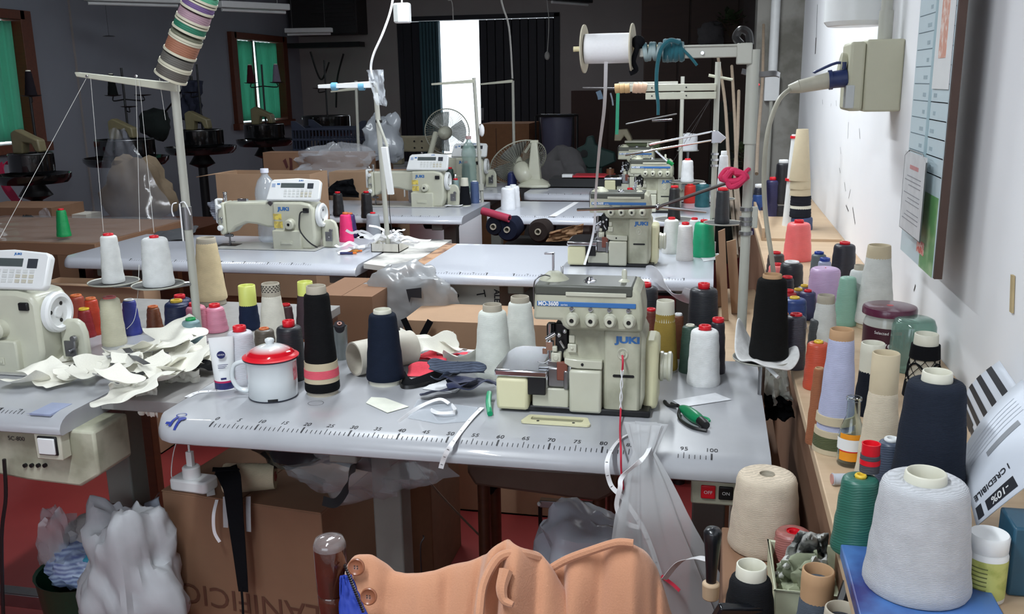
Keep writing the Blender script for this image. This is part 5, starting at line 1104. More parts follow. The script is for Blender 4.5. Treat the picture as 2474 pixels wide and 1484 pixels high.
# ------------------------------------------------------------------ things on the right wall
cx_ = XR - .075
t = thing('wall_planner', 'pale blue planner board with ruled rows hanging on the wall', 'planner', (cx_, .64, 1.05)); O = V(t.location)
yR = ax(2262, 604, cx_).y; yL = ax(2180, 555, cx_).y
MB().box(0, .016, yR, yL, 1.048, 1.95).v
m = MB(); m.box(0.001, .016, yR - O.y, yL - O.y, 0, .92); m.build('backing_board', mat('brown_hardboard', (70, 50, 42), .6), t)
m = MB(); m.box(-.001, .001, yR - O.y + .012, yL - O.y, 0.0, .92); m.build('planner_sheet', mat('pale_blue_paper', (200, 216, 222), .35, bump=.02, var=.02), t)
for k in range(20):
    z = .20 + k * .036
    for (a_, b_) in ((.03, .46), (.55, .97)):
        ya, yb_ = yR - O.y + (yL - yR) * a_, yR - O.y + (yL - yR) * b_
        if a_ > .5: ya = yR - O.y + (yL - yR) * (1 - b_)
        if a_ < .1 and k > 6: continue
        m = MB(); m.box(-.0016, -.001, ya, yb_, z, z + .0016); m.build('row_line', mat('slate_ink', (90, 110, 122), .5), t)
        for q in range(0 if a_ < .1 else 2): m = MB(); y0 = ya + (yb_ - ya) * (.3 + .32 * q); m.box(-.0016, -.001, y0, y0 + .02 + .008 * (k % 3), z + .010, z + .018); m.build('entry_print', mat('faint_ink', (160, 178, 186), .5), t)
m = MB(); m.box(-.0018, -.001, yR - O.y + (yL - yR) * .455, yR - O.y + (yL - yR) * .53, .2, .92); m.build('column_stripe', mat('blue_grey_stripe', (164, 190, 198), .4), t)
m = MB(); m.box(-.0018, -.001, yR - O.y + .013, yR - O.y + (yL - yR) * .40, 0.0, .16); m.build('grass_picture', mat('green_photo_print', (96, 150, 92), .4, kind='spots', rgb2=(170, 196, 150), scale=9, bump=0), t)
m = MB(); m.box(-.0024, -.0018, yR - O.y + .10, yR - O.y + .17, .028, .055); m.build('red_logo', mat('red_logo', (206, 92, 80), .5, kind='spots', rgb2=(230, 200, 190), scale=120, bump=0), t)
sh_ = MB(); p0 = ax(2232, 0, cx_); y0, y1 = yR + .012, yR + .43 * (yL - yR); z0 = ax(2270, 215, cx_).z
sh_.box(-.004, -.0018, y0 - O.y + .0, y1 - O.y, z0 - O.z, .92); sh_.build('white_note', M_WHITEP, t)
m = MB()
[m.box(-.0046, -.004, (y0 + y1) / 2 - O.y - .02, (y0 + y1) / 2 - O.y + .02, z0 - O.z + .22 + k * .07, z0 - O.z + .27 + k * .07) for k in range(3)]; m.build('note_print', mat('grey_ink', (120, 110, 112), .5), t, smooth=0)
m = MB(); m.box(-.005, -.004, (y0 + y1) / 2 - O.y - .03, (y0 + y1) / 2 - O.y + .03, z0 - O.z + .06, z0 - O.z + .20); m.build('note_picture', mat('salmon_print', (206, 150, 130), .5, kind='spots', rgb2=(225, 205, 195), scale=60, bump=0), t)
# small framed notice in front of its lower corner
cy0, cy1 = ax(2222, 585, cx_ - .02), ax(2174, 545, cx_ - .02); cz1 = ax(2185, 362, cx_ - .02).z
t = thing('wall_notice', 'small white notice with dark rim hanging at the planner foot', 'notice', (cx_ - .02, cy0.y, cy0.z)); L_ = cy1.y - cy0.y; H_ = cz1 - cy0.z
MB().box(-.001, .001, 0, L_, 0, H_).build('notice_sheet', mat('notice_paper', (214, 214, 216), .4), t)
m = MB(); m.tube([(0, 0, 0), (0, L_, 0), (0, L_, H_ - .01), (0, L_ * .8, H_ + .004), (0, L_ * .2, H_ + .004), (0, 0, H_ - .01), (0, 0, 0)], .0016, 6); m.build('notice_rim', mat('dark_grey_rim', (84, 88, 88), .4), t)
m = MB(); 
for k in range(11):
    if k in (3, 7): continue
    m.box(-.0016, -.0012, L_ * .15, L_ * (.9 - .1 * (k % 3)), H_ * (.15 + .055 * k), H_ * (.15 + .055 * k) + .002)
m.build('notice_print', mat('faint_grey_ink', (150, 150, 156), .5), t, kind='stuff')
m = MB(); m.box(-.0016, -.0012, L_ * .3, L_ * .7, H_ * .80, H_ * .85); m.build('notice_heading', mat('pink_ink', (200, 140, 140), .5), t, smooth=0)
# socket box with blue plug, conduit, cable
yb_ = ax(2182, 180, XR).y; t = thing('socket_box', 'beige industrial socket box with round flap on the wall', 'socket', (XR, yb_, 1.35)); O = V(t.location)
x0 = at(2050, 180, yb_).x - XR
m = MB(); m.box(x0 + .045, -.0, 0, .17, .0, .20); m.build('box_body', mat('beige_socket_plastic', (182, 180, 158), .5, bump=.02, var=.03), t, bevel=.006)
m = MB(); m.box(x0, x0 + .045, .002, .165, .002, .195); m.build('box_front', mat('beige_socket_plastic', (182, 180, 158)), t, bevel=.010)
m = MB(); m.lathe([(0, -.006), (.034, -.006), (.036, .0), (.036, .012), (0, .012)], 28, (x0 - .008, .06, .13), (-1, -.0, .15)); m.build('round_flap', mat('beige_socket_plastic', (182, 180, 158)), t, bevel=.001)
m = MB(); m.box(x0 - .004, x0 + .02, -.001, .05, .01, .075); m.build('clear_window', clear('grey_window', (200, 204, 206), .8, .1), t, bevel=.003)
m = MB(); m.cyl((x0 - .0, .03, .095), (x0 - .045, .03, .090), .026, .024, 22); m.cyl((x0 - .04, .03, .091), (x0 - .05, .03, .09), .028, .028, 22); m.tube([(x0 - .005, .03, .13), (x0 - .03, .03, .138), (x0 - .085, .03, .115), (x0 - .092, .03, .11)], .004, 8, 4); m.tube([(x0 - .01, .03, .14), (x0 - .01, .03, .12)], .008, 8, 2)
m.build('blue_collar', mat('navy_plug_plastic', (34, 48, 92), .4), t)
m = MB(); m.cyl((x0 - .045, .03, .090), (x0 - .13, .03, .073), .024, .019, 22); m.cyl((x0 - .13, .03, .073), (x0 - .16, .03, .066), .019, .012, 22); m.build('plug', mat('beige_plug', (176, 172, 156), .5), t, bevel=.001)
ce = O + V((x0 - .155, .03, .067))
m = MB(); m.tube([ce, at(1880, 245, yb_ - .06), at(1855, 320, yb_ - .1), at(1846, 420, yb_ - .12), at(1850, 520, yb_ - .15), at(1864, 620, yb_ - .2), at(1870, 680, yb_ - .2), at(1872, 760, yb_ - .2)], .0068, 10, 8)
tag(m.build('plug_cable', mat('beige_cable', (168, 164, 148), .5)), 'thick beige cable curving down from the blue plug behind the black cone', 'cable')
t = thing('conduit', 'white conduit pipe entering the beige socket box from above', 'pipe', (XR - .045, yb_ + .07, 1.56))
MB().cyl((0, 0, -.01), (0, 0, 1.53), .016, n=16).build('pipe', M_POST, t); MB().cyl((0, 0, -.008), (0, 0, .07), .020, n=16).build('pipe_sleeve', M_POST, t)
t = thing('water_heater', 'white round-cornered boiler end above the socket box', 'boiler', (XR - .10, yb_ + .30, 1.60)); MB().lathe([(0, 0), (.08, 0), (.092, .015), (.092, .9), (0, .9)], 28).build('boiler_body', M_WHITEP, t, bevel=.004)
pj_ = at(1862, 240, 4.5)
struct(MB().box(pj_.x - .10, XR, 4.56, 4.95, 0, ZC).build('wall_pilaster', mat('mottled_grey_plaster', (150, 148, 142), .9, kind='spots', rgb2=(110, 108, 100), scale=4)))
t = thing('junction_box', 'white junction box on the conduit beside the stand arm', 'box', (pj_.x + .035, 4.555, pj_.z)); MB().box(-.075, .015, -.05, 0, -.01, .145).build('box_body', M_WHITEP, t, bevel=.004)
MB().cyl((-.03, -.03, .14), (-.03, -.03, ZC - t.location.z), .028, n=16).build('conduit_pipe', M_WHITEP, t)
MB().cyl((-.03, -.03, -.01), (-.03, -.03, -t.location.z), .012, n=12).build('conduit_pipe', M_POST, t)
# marks on the plaster
random.seed(11)
m = MB(); M_MARK = mat('plaster_mark', (70, 66, 66), .9)
def mark(x0, y0, x1, y1, w_):
    a, b = ax(x0, y0, XR - .0006), ax(x1, y1, XR - .0006); d = (b - a).normalized(); n_ = V((0, -d.z, d.y)) * w_; return [a - n_ * .3, b - n_ * .3, b + n_, a + n_]
for q in ((1975, 10, 1972, 95, .01), (1972, 90, 1970, 130, .03), (2050, 295, 2048, 335, .003), (2076, 310, 2078, 335, .003), (2030, 355, 2032, 372, .002), (2040, 440, 2043, 462, .003), (2055, 458, 2050, 480, .003), (1987, 240, 1988, 252, .004), (2020, 242, 2021, 256, .003), (2008, 250, 2007, 258, .003), (2028, 405, 2030, 418, .003), (2060, 500, 2066, 540, .006), (2044, 495, 2050, 510, .005), (2212, 690, 2208, 705, .006)):
    m.add(mark(*q), [(0, 1, 2, 3)])
m.build('wall_chips', M_MARK, bpy.data.objects['wall_right'], smooth=0, kind='stuff')
a = ax(2450, 665, XR - .001); b = ax(2447, 755, XR - .001)
o = MB().hexa([a + V((0, .006, 0)), a + V((0, -.006, 0)), a + V((-.004, -.006, 0)), a + V((-.004, .006, 0)), b + V((0, .006, 0)), b + V((0, -.006, 0)), b + V((-.004, -.006, 0)), b + V((-.004, .006, 0))]).build('wooden_sliver', mat('tan_sliver', (180, 160, 120), .7)); tag(o, 'tan wooden sliver fixed to the bare white plaster', 'sliver')
# white cloth and bag in the gap between front table and shelf
sheetbag('white_cloth', 'white cloth bundle hanging in the gap between table end and shelf', [at(1848, 880, .45), at(1900, 890, .45), at(1915, 965, .45), at(1848, 985, .45)], M_FABW, 5, .03, cat='cloth', th=.002)
sheetbag('black_cloth', 'black cloth below the white bundle in the gap by the shelf', [at(1846, 950, .44), at(1912, 970, .44), at(1920, 1010, .44), at(1850, 1015, .44)], M_BLKF, 7, .03, cat='cloth', th=.002)
m = MB(); m.box(0, .03, 0, .5, 0, .62); o = m.build('cardboard_sheet', M_CARD, None, bevel=.002, loc=(1.118, .10, .02)); tag(o, 'brown cardboard panel standing in the gap below the shelf', 'cardboard')
# ------------------------------------------------------------------ small things on the front table
s = depth(on(663, 975)) / F_PX
p = on(663, 975); h = V((p.x - CAM.x, p.y - CAM.y, 0)).normalized(); c = p + h * 60 * s; s = depth(c) / F_PX
Rm = 61 * s; Hm = at(663, 855, c.y).z - TZ - .006
t = thing('enamel_mug', 'white enamel mug with a red and white lid and chipped foot', 'mug', c)
MB().lathe([(0, .001), (Rm * .90, .0), (Rm * .96, .004), (Rm * .97, Hm * .5), (Rm * .98, Hm), (Rm * 1.02, Hm + .002), (Rm * .96, Hm), (Rm * .93, Hm * .5), (0, .006)], 48).build('mug_body', mat('white_enamel', (214, 220, 222), .15, coat=.6, bump=.01, var=.02), t, smooth=60)
MB().lathe([(Rm * .90, -.0002), (Rm * .955, .0008), (Rm * .97, .003), (Rm * .95, .0035)], 48, close=True).build('foot_rim', mat('navy_rim', (36, 40, 56), .3), t)
va = math.atan2(CAM.y - c.y, CAM.x - c.x) - PI / 2 - .30
hd = V((math.cos(va), math.sin(va), 0))
m = MB(); P = [hd * (Rm * .95) + V((0, 0, Hm * .83)), hd * (Rm * 1.18) + V((0, 0, Hm * .86)), hd * (Rm * 1.50) + V((0, 0, Hm * .76)), hd * (Rm * 1.60) + V((0, 0, Hm * .48)), hd * (Rm * 1.42) + V((0, 0, Hm * .22)), hd * (Rm * 1.12) + V((0, 0, Hm * .13)), hd * (Rm * .95) + V((0, 0, Hm * .15))]
m.tube(P, .0052, 12, 8); m.build('handle', mat('white_enamel', (214, 220, 222)), t)
L0 = Hm + .001
m = MB(); m.lathe([(Rm * 1.08, L0 - .002), (Rm * 1.09, L0 + .001), (Rm * .99, L0 + .0035), (Rm * .9, L0 + .009)], 48); m.build('lid_rim', M_RED, t, smooth=60)
MB().lathe([(Rm * 1.03, L0 - .004), (Rm * 1.085, L0 - .003), (Rm * 1.085, L0 - .0005), (Rm * 1.03, L0 - .001)], 48, close=True).build('rim_edge', mat('navy_rim', (36, 40, 56)), t)
mr = mat('red_white_enamel', (206, 30, 44), .12, coat=.7, bump=0)
nt = mr.node_tree; tcn = nt.nodes.new('ShaderNodeTexCoord'); sp = nt.nodes.new('ShaderNodeSeparateXYZ'); nt.links.new(tcn.outputs['Object'], sp.inputs[0])
mp_ = nt.nodes.new('ShaderNodeMapRange'); mp_.inputs[1].default_value = L0 + .014; mp_.inputs[2].default_value = L0 + .024; nt.links.new(sp.outputs[2], mp_.inputs[0])
mxn = nt.nodes.new('ShaderNodeMix'); mxn.data_type = 'RGBA'; mxn.inputs[6].default_value = lin((200, 20, 36)); mxn.inputs[7].default_value = lin((222, 224, 224)); nt.links.new(mp_.outputs[0], mxn.inputs[0]); nt.links.new(mxn.outputs[2], nt.nodes['Principled BSDF'].inputs['Base Color'])
MB().lathe([(Rm * .97, L0 + .003), (Rm * .90, L0 + .010), (Rm * .72, L0 + .017), (Rm * .45, L0 + .0235), (Rm * .2, L0 + .027), (0, L0 + .028)], 48).build('lid', mr, t, smooth=70)
MB().lathe([(Rm * .17, L0 + .026), (Rm * .15, L0 + .030), (Rm * .19, L0 + .035), (Rm * .17, L0 + .039), (Rm * .08, L0 + .041), (0, L0 + .041)], 24).build('lid_knob', mat('white_enamel', (214, 220, 222)), t, smooth=60)
aim = math.atan2(CAM.y - c.y, CAM.x - c.x)
arc(t, Rm * .98, Hm * .45, Hm * .90, aim + .95, aim + 1.35, mat('pink_flower_print', (196, 96, 110), .3, kind='spots', rgb2=(225, 190, 196), scale=60, bump=0), 'flower_print')
arc(t, Rm * .965, .003, .009, aim - .25, aim + .15, M_DARK, 'enamel_chip')
# cream tube standing on its cap
p = on(545, 942); h = V((p.x - CAM.x, p.y - CAM.y, 0)).normalized(); c = p + h * .017; s = depth(c) / F_PX; H = at(540, 815, c.y).z - TZ
t = thing('cream_tube', 'white hand cream tube standing on its navy cap beside the mug', 'tube', c, math.atan2(h.y, h.x) - PI / 2)
MB().lathe([(0, 0), (23 * s, 0), (24 * s, .002), (24 * s, .017), (0, .017)], 28).build('cap', mat('navy_cap', (36, 42, 100), .35), t)
MB().lathe([(0, .0172), (24.4 * s, .0172), (24.6 * s, .0215), (0, .0215)], 28).build('pink_ring', mat('magenta_ring', (190, 30, 90), .4), t)
def tubef(u, v): a = 2 * PI * u; return V((math.cos(a) * s * (24 + 5 * v), math.sin(a) * s * 24 * (1 - v * .92), .0215 + (H - .0215) * v))
MB().sheet(tubef, 28, 8).build('tube_body', M_WHITEP, t)
m = MB(); m.lathe([(0, 0), (.009, 0), (.0092, .0004), (0, .0006)], 24, (-.003, -s * 21 - .0006, H * .70), (0, -1, -.1)); m.build('round_logo', mat('navy_cap', (36, 42, 100)), t)
m = MB(); put_text(m, 'NIVEA', .0052, (-.003, -s * 21 - .0016, H * .70)); m.build('logo_print', M_WHITEP, t, smooth=0)
m = MB()
for k in range(3): m.box(-.012, .010 - .003 * k, -s * 22.6 - .0004, -s * 22.6, H * (.5 - .03 * k), H * (.5 - .03 * k) + .0012)
m.box(-.008, .004, -s * 23.4 - .0006, -s * 23.3, H * .215, H * .25); m.build('tube_print', mat('navy_cap', (36, 42, 100)), t, kind='stuff')
# tape measure, paper bits, labels
def ribb(name, label, pts, wd, m_, side=(0, 0, 1), sm=8, cat='tape', group=None, th=.0008, twist=0, parent=None):
    m = MB(); P0 = V(pts[0]); m.ribbon([V(p) - P0 for p in pts], wd, side, sm, twist, th); o = m.build(name, m_, parent, loc=P0)
    return tag(o, label, cat, group) if not parent else o
def tapeticks(o, pts, side, n, wd, sm=8):
    P = smooth_path([V(p) - V(pts[0]) for p in pts], sm); m = MB(); sd = V(side).normalized()
    for k in range(n):
        i = int((k + .5) / n * (len(P) - 2)); p = P[i]; d = (P[i + 1] - P[i]).normalized(); a = (sd - d * sd.dot(d)).normalized(); nn = d.cross(a) * .0009
        for e in (1, -1): q = p + nn * e; m.add([q - a * wd * .3 - d * .0006, q + a * wd * .2 - d * .0006, q + a * wd * .2 + d * .0006, q - a * wd * .3 + d * .0006], [(0, 1, 2, 3)])
    m.build('tape_marks', M_INK, o, smooth=0, kind='stuff')
TT = TZ + .0012
pts = [on(452, 960, TT), on(480, 948, TT), on(530, 944, TT), on(578, 938, TT), on(606, 940, TT)]
o = ribb('measuring_tape', 'measuring tape lying flat before the mug handle', pts, .014, M_TAPE, (0, 1, 0)); tapeticks(o, pts, (0, 1, 0), 9, .012)
def flat(name, label, pts, m_, z=TT, cat='paper', th=.0006, curl=0.0, group=None, parent=None):
    P = [on(x, y, z) for x, y in pts]; c = sum(P, V((0, 0, 0))) / len(P); m = MB(); n = len(P)
    m.add([p - c for p in P] + [p - c + V((0, 0, th)) for p in P], [tuple(range(n)), tuple(reversed(range(n, 2 * n)))] + [(k, n + k, n + (k + 1) % n, (k + 1) % n) for k in range(n)])
    o = m.build(name, m_, parent, loc=c if not parent else c - parent.location, smooth=0)
    return tag(o, label, cat, group) if not parent else o
flat('paper_slip', 'cream paper slip lying alone on the front table', [(884, 974), (897, 960), (930, 962), (988, 983), (936, 998)], mat('cream_paper', (226, 228, 214), .8))
flat('label_card', 'white card with a pin hole under the green snips', [(1625, 968), (1728, 950), (1768, 966), (1650, 984)], mat('white_paper', (222, 224, 228), .7))
flat('plastic_sheet', 'clear plastic sheet lying flat beside the white tape tangle', [(985, 1010), (1010, 965), (1155, 985), (1135, 1018), (1060, 1024)], clear('flat_film', (225, 232, 240), .3, .08), cat='film')
flat('white_card', 'white card under the navy fabric pieces', [(1020, 940), (1085, 903), (1130, 925), (1100, 950)], mat('white_paper', (222, 224, 228)))
m = MB(); 
for k in range(24):
    a = 2 * PI * k / 24; b = 2 * PI * (k + 1) / 24; c0 = on(763, 974, TZ + .0009)
    f_ = lambda a, r: c0 + V((math.cos(a) * r, math.sin(a) * r * .9, 0)); m.add([f_(a, .0165), f_(b, .0165), f_(b, .0173), f_(a, .0173)], [(0, 1, 2, 3)])
m.v = [p - V((0, 0, 0)) for p in m.v]; m.build('pencil_ring', M_INK, T1, loc=-V(T1.location), smooth=0)
# cloth patches
def scrap(name, label, c, w_, l_, rz, m_, seed, amp=.012, n=9, cat='cloth scrap', group=None, lift=.0, th=.0012, curl=.0, parent=None, sub=1):
    R3 = Matrix.Rotation(rz, 3, 'Z'); rn = random.Random(seed); cx_, cy_ = rn.uniform(-1, 1), rn.uniform(-1, 1); tw_ = rn.uniform(-.6, .6)
    def fn(u, v):
        x, y = (u - .5) * w_ * (1 + .25 * noise.noise(V((v * 3, seed, 1)))), (v - .5) * l_ * (1 + .25 * noise.noise(V((u * 3, seed, 7))))
        x += .15 * l_ * noise.noise(V((v * 2.2, seed * 1.7, 3)))
        z = amp * (1 + noise.noise(V((x * 22 + seed, y * 22, seed))) * 1.5 + .4 * abs(noise.noise(V((x * 50, y * 50 + seed, 2))))) + lift * (u - .5) * cx_ + lift * (v - .5) * cy_
        z += curl * ((2 * u - 1) ** 2 * (1 if cx_ > 0 else .2) + (2 * v - 1) ** 2 * (1 if cy_ > 0 else .2))
        return R3 @ V((x, y, max(z, .0015)))
    m = MB(); m.sheet(fn, n, n); o = m.build(name, m_, parent, loc=c, solid=th, smooth=60, sub=sub)
    return tag(o, label, cat, group) if not parent else o
g_ = 'coral and white cut pieces behind the navy cone'
random.seed(5)
for i, (x, y, w_, l_, rz, mm, lab) in enumerate([(1010, 870, .10, .05, .3, M_REDF, 'coral red cut cloth piece next to the navy cone'), (1050, 872, .07, .06, 1.0, M_REDF, 'pointed coral piece in the middle of the white scraps'), (1100, 868, .08, .03, -.5, M_REDF, 'coral strip near the white cone'), (1030, 905, .09, .04, .1, M_REDF, 'coral piece nearest the black cloth strap')]):
    scrap('cloth_scrap', lab, on(x, y, TZ + .002), w_, l_, rz, mm, 20 + i, .010, group=g_, lift=.02)
for i, (x, y, w_, l_, rz, lab) in enumerate([(1040, 860, .15, .05, .5, 'long white cloth piece arching over the coral scraps'), (1085, 850, .09, .06, -.7, 'white cloth piece with ragged tip behind the coral ones'), (1115, 885, .09, .05, .2, 'white cloth piece printed with tiny marks by the white cone'), (1010, 838, .10, .04, .2, 'white cloth loop behind the navy cone')]):
    scrap('cloth_scrap', lab, on(x, y, TZ + .012), w_, l_, rz, M_FABW, 40 + i, .016, group=g_, lift=.04, curl=.01)
pts = [on(1040, 838, TZ + .02), on(1060, 815, TZ + .03), on(1085, 822, TZ + .035), on(1095, 808, TZ + .04)]
ribb('white_band', 'frayed white band rising from the coral scraps', pts, .016, M_FABW, (0, .3, 1))
pts = [on(962, 905, TZ + .004), on(985, 930, TZ + .004), on(1050, 915, TZ + .01), on(1110, 890, TZ + .012)]
ribb('black_cloth_strip', 'black cloth strap twisting beside the navy cone', pts, .035, M_BLKF, (0, 1, .2), twist=.9, cat='strap')
ribb('black_band', 'glossy black band loop at the navy cone foot', [on(965, 925, TT), on(972, 938, TT), on(1000, 938, TT), on(1040, 928, TT)], .014, M_BLACKP, (0, .4, 1), cat='band')
gn = 'navy and striped pieces beside the overlock'
scrap('navy_piece', 'navy cut piece bunched against the cream chip box', on(1140, 950, TZ + .003), .11, .07, .4, M_NAVYF, 61, .018, group=gn, lift=.03)
scrap('navy_piece', 'navy strip piece reaching towards the paper slip', on(1085, 955, TZ + .006), .13, .04, .35, M_NAVYF, 62, .012, group=gn, lift=.03)
scrap('navy_piece', 'navy folded flap on top of the striped ribbing', on(1115, 935, TZ + .018), .07, .05, -.3, M_NAVYF, 63, .012, group=gn, lift=.03)
M_RIB = mat('striped_ribbing', (90, 100, 120), .85, kind='yarn', scale=60, rgb2=(30, 36, 52)); 
scrap('ribbed_piece', 'grey striped ribbing piece behind the navy pieces', on(1105, 912, TZ + .022), .13, .035, .15, M_RIB, 64, .014, group=gn, lift=.02, curl=.01)
scrap('ribbed_piece', 'small ribbing piece curled above the navy ones', on(1080, 922, TZ + .024), .05, .05, .9, M_RIB, 65, .014, group=gn, lift=.03, curl=.012)
for i, (pts, lab) in enumerate((([on(963, 1020, TT), on(1010, 985, TT + .004), on(1060, 965, TT + .012), on(1085, 975, TT + .006)], 'white tape loop lying towards the paper slip'), ([on(1090, 978, TT), on(1100, 995, TT + .008), on(1060, 998, TT + .01), on(1040, 990, TT)], 'short white tape curl near the plastic sheet'))):
    ribb('white_tape', lab, pts, .008, M_TAPE, (0, 1, .5), group='white tapes on the front table')
e0 = on(1165, 985, TZ + .004)
pts = [e0, on(1140, 1010, TZ + .004), on(1114, 1042, TZ + .003), at(1094, 1070, -.034), at(1080, 1092, -.046), at(1070, 1115, -.046), at(1065, 1132, -.046)]
o = ribb('measuring_tape', 'measuring tape dangling over the front edge near mark fifty', pts, .0095, M_TAPE, (1, .3, .0)); tapeticks(o, pts, (1, .3, 0), 7, .009)
m = MB(); m.tube([on(1182, 950, TZ + .02), on(1180, 975, TZ + .012), on(1184, 1000, TZ + .006)], .006, 8, 5); tag(m.build('green_clip', mat('emerald_plastic', (0, 150, 100), .3)), 'green plastic clip tip beside the cream chip box', 'clip')
# green snips at the right
p = on(1672, 1003, TZ + .012); t = thing('thread_snips', 'green and black thread snips lying on the worn table corner', 'snips', p)
d = (on(1700, 1022, TZ + .012) - on(1645, 985, TZ + .012)).normalized()
m = MB(); m.tube([d * -.045, d * -.02 + V((0, .003, 0)), d * .01, d * .03, d * .042], lambda q: .004 + .009 * math.sin(PI * min(q * .9 + .08, 1)), 12, 5); m.build('green_handle', mat('snips_green', (10, 132, 84), .35), t)
m = MB(); m.tube([d * .030, d * .045 + V((0, 0, -.002)), d * .055 + V((0, 0, -.004))], .0095, 12, 3); m.tube([d * -.05, d * -.09 + V((.0, .012, -.009))], .003, 6, 2); m.tube([d * -.05, d * -.02 + V((-.015, -.018, -.008)), d * .03 + V((-.015, -.02, -.008)), d * .06 + V((0, -.01, -.008))], .0035, 6, 6); m.tube([d * -.06, d * -.10 + V((0, -.01, -.010)), d * -.12 + V((0, -.002, -.010))], .004, 6, 5); m.build('black_part', M_BLACKP, t)
m = MB(); m.tube([d * .0 + V((.01, .02, -.008)), d * .02 + V((.02, .02, -.006)), d * .03 + V((.02, .018, -.008))], .0025, 6, 4); m.build('green_tip', mat('mint_green', (60, 170, 120), .4), t)
# red and white thread hanging from the machine eyelet
E_ = V(OV1.location) + V((.068, -.006, .120 * OSC)); red = mat('red_thread', (200, 40, 66), .6); x_ = E_.x
m = MB(); m.tube([E_, E_ + V((.002, -.008, -.012)), E_ + V((.001, -.006, -.03))], .0022, 6, 5)
m.tube([on(1500, 985, TZ + .02), on(1498, 1040, TZ + .004), at(1500, 1085, -.06), at(1502, 1150, -.07), at(1515, 1230, -.08), at(1525, 1275, -.09)], .0020, 6, 7)
o = m.build('red_thread', red); tag(o, 'red thread hanging from the front machine eyelet down past the table edge', 'thread')
for k in range(2):
    P = []; b0 = E_ + V((.001, -.006, -.028)); b1 = on(1500, 985, TZ + .02)
    for j in range(15): q = j / 14; a = q * 9 + k * PI; P.append(b0.lerp(b1, q) + V((.0022 * math.cos(a), .002 * math.sin(a) - .004, 0)))
    m = MB(); m.tube(P, .0014, 5); m.build('white_strand', M_TAPE, o)
rn_ = random.Random(3)
m = MB(); P = [at(1525, 1275, -.09) + V((rn_.uniform(-.012, .012), rn_.uniform(-.01, .01), -.004 * k)) for k in range(14)]; m.tube(P, .0012, 5, 4); m.build('thread_snarl', mat('dark_red_thread', (110, 20, 44), .6), o)
# tulle bag tied through the hole, with measuring tapes
tul = clear('grey_tulle', (196, 198, 200), .5, .7)
K = V((on(1570, 1035, TZ).x, -.012, TZ + .012))
def tulf(u, v):
    a = 2 * PI * u; 
    if v < .12: r_ = .030 - .016 * (v / .12); z = .045 - .045 * v / .12
    else: q = (v - .12) / .88; r_ = .013 + .125 * q ** .75; z = -.52 * q
    r_ *= 1 + .16 * math.sin(7 * a + 2 * v) + .08 * math.sin(13 * a)
    return V((math.cos(a) * r_ * 1.15 + .11 * max(0, (v - .12)), math.sin(a) * r_ * .30 - (.034 + .05 * min(1, (v - .12) * 6) if v > .12 else .034 * v / .12), z))
m = MB(); m.sheet(tulf, 70, 26); o = m.build('tulle_bag', tul, None, loc=K, smooth=70); tag(o, 'sheer tulle bag knotted at the table edge and hanging over the switch', 'bag')
for i, (pts, lab) in enumerate((
    ([on(1555, 1035, TZ + .01), on(1500, 1060, TZ + .004), at(1468, 1110, -.07), at(1475, 1170, -.08), at(1510, 1210, -.085), at(1560, 1290, -.09), at(1595, 1390, -.1)], 'measuring tape looping left from the tulle knot'),
    ([on(1580, 1045, TZ + .01), at(1560, 1100, -.075), at(1505, 1150, -.08), at(1498, 1180, -.09), at(1490, 1225, -.09), at(1510, 1262, -.09), at(1545, 1275, -.09)], 'white tape crossing in front of the hanging tulle'),
    ([at(1605, 1400, -.13), at(1640, 1360, -.14), at(1680, 1348, -.15), at(1708, 1352, -.16)], 'white tape end curling towards the black handle'))):
    o = ribb('hanging_tape', lab, pts, .0085 if i != 2 else .011, M_TAPE, (1, .2, .3), group=None); 
    if i == 0: tapeticks(o, pts, (1, .2, .3), 12, .009)
ribb('crimson_strap', 'thin crimson strap lying on the grey bag', [at(1598, 1392, -.12), at(1625, 1412, -.13), at(1642, 1428, -.14)], .006, red, (1, 0, 1), cat='strap')

# ------------------------------------------------------------------ foreground chair and coat
CY_ = -.50
pc = at(795, 1300, CY_); s = depth(pc) / F_PX
ch = thing('wooden_chair', 'dark wooden chair whose film-wrapped post stands beside the coat', 'chair', (pc.x + .22, CY_ - .22, 0)); O = V(ch.location); L = pc.x - O.x
for sg in (-1, 1):
    x = L * -sg if sg > 0 else L
    top = pc.z - (0 if sg < 0 else .30)
    MB().lathe([(0.0001, 0), (.016, 0), (.019, .4), (.0195, .7), (37 * s, top - .10), (37 * s, top - .088), (35 * s, top - .086), (38 * s, top - .082), (39 * s, top - .05), (39 * s, top - .010), (33 * s, top - .002), (20 * s, top + .001), (.0001, top + .001)], 28, (x, .22, 0)).build('back_post', mat('glossy_brown_wood', (84, 44, 32), .12, kind='wood', scale=5, rgb2=(52, 26, 20), coat=1.0, bump=.02), ch, smooth=50)
    MB().lathe([(.0001, 0), (.016, 0), (.020, .42), (.0001, .42)], 20, (x, -.18, 0)).build('leg', M_WOODD, ch)
    MB().box(x - .01, x + .01, -.18, .22, .20, .23).build('stretcher', M_WOODD, ch, bevel=.003)
m = MB(); m.box(-abs(L) - .015, abs(L) + .015, -.21, .235, .42, .46); m.build('seat', M_WOODD, ch, bevel=.01)
for z in (.52, .60): MB().box(-abs(L), abs(L), .205, .225, z, z + .05).build('back_rail', M_WOODD, ch, bevel=.004)
m = MB(); m.lathe([(0, .0028), (20 * s, .0022), (34 * s, -.001), (39.6 * s, -.009), (40 * s, -.014)], 26, (L, .22, pc.z)); m.build('plastic_film', clear('shiny_film', (235, 235, 235), .14, .05), ch, smooth=60)
M_COAT = mat('camel_wool', (190, 136, 104), .95, bump=.35, var=.05, scale=420, sheen=.3)
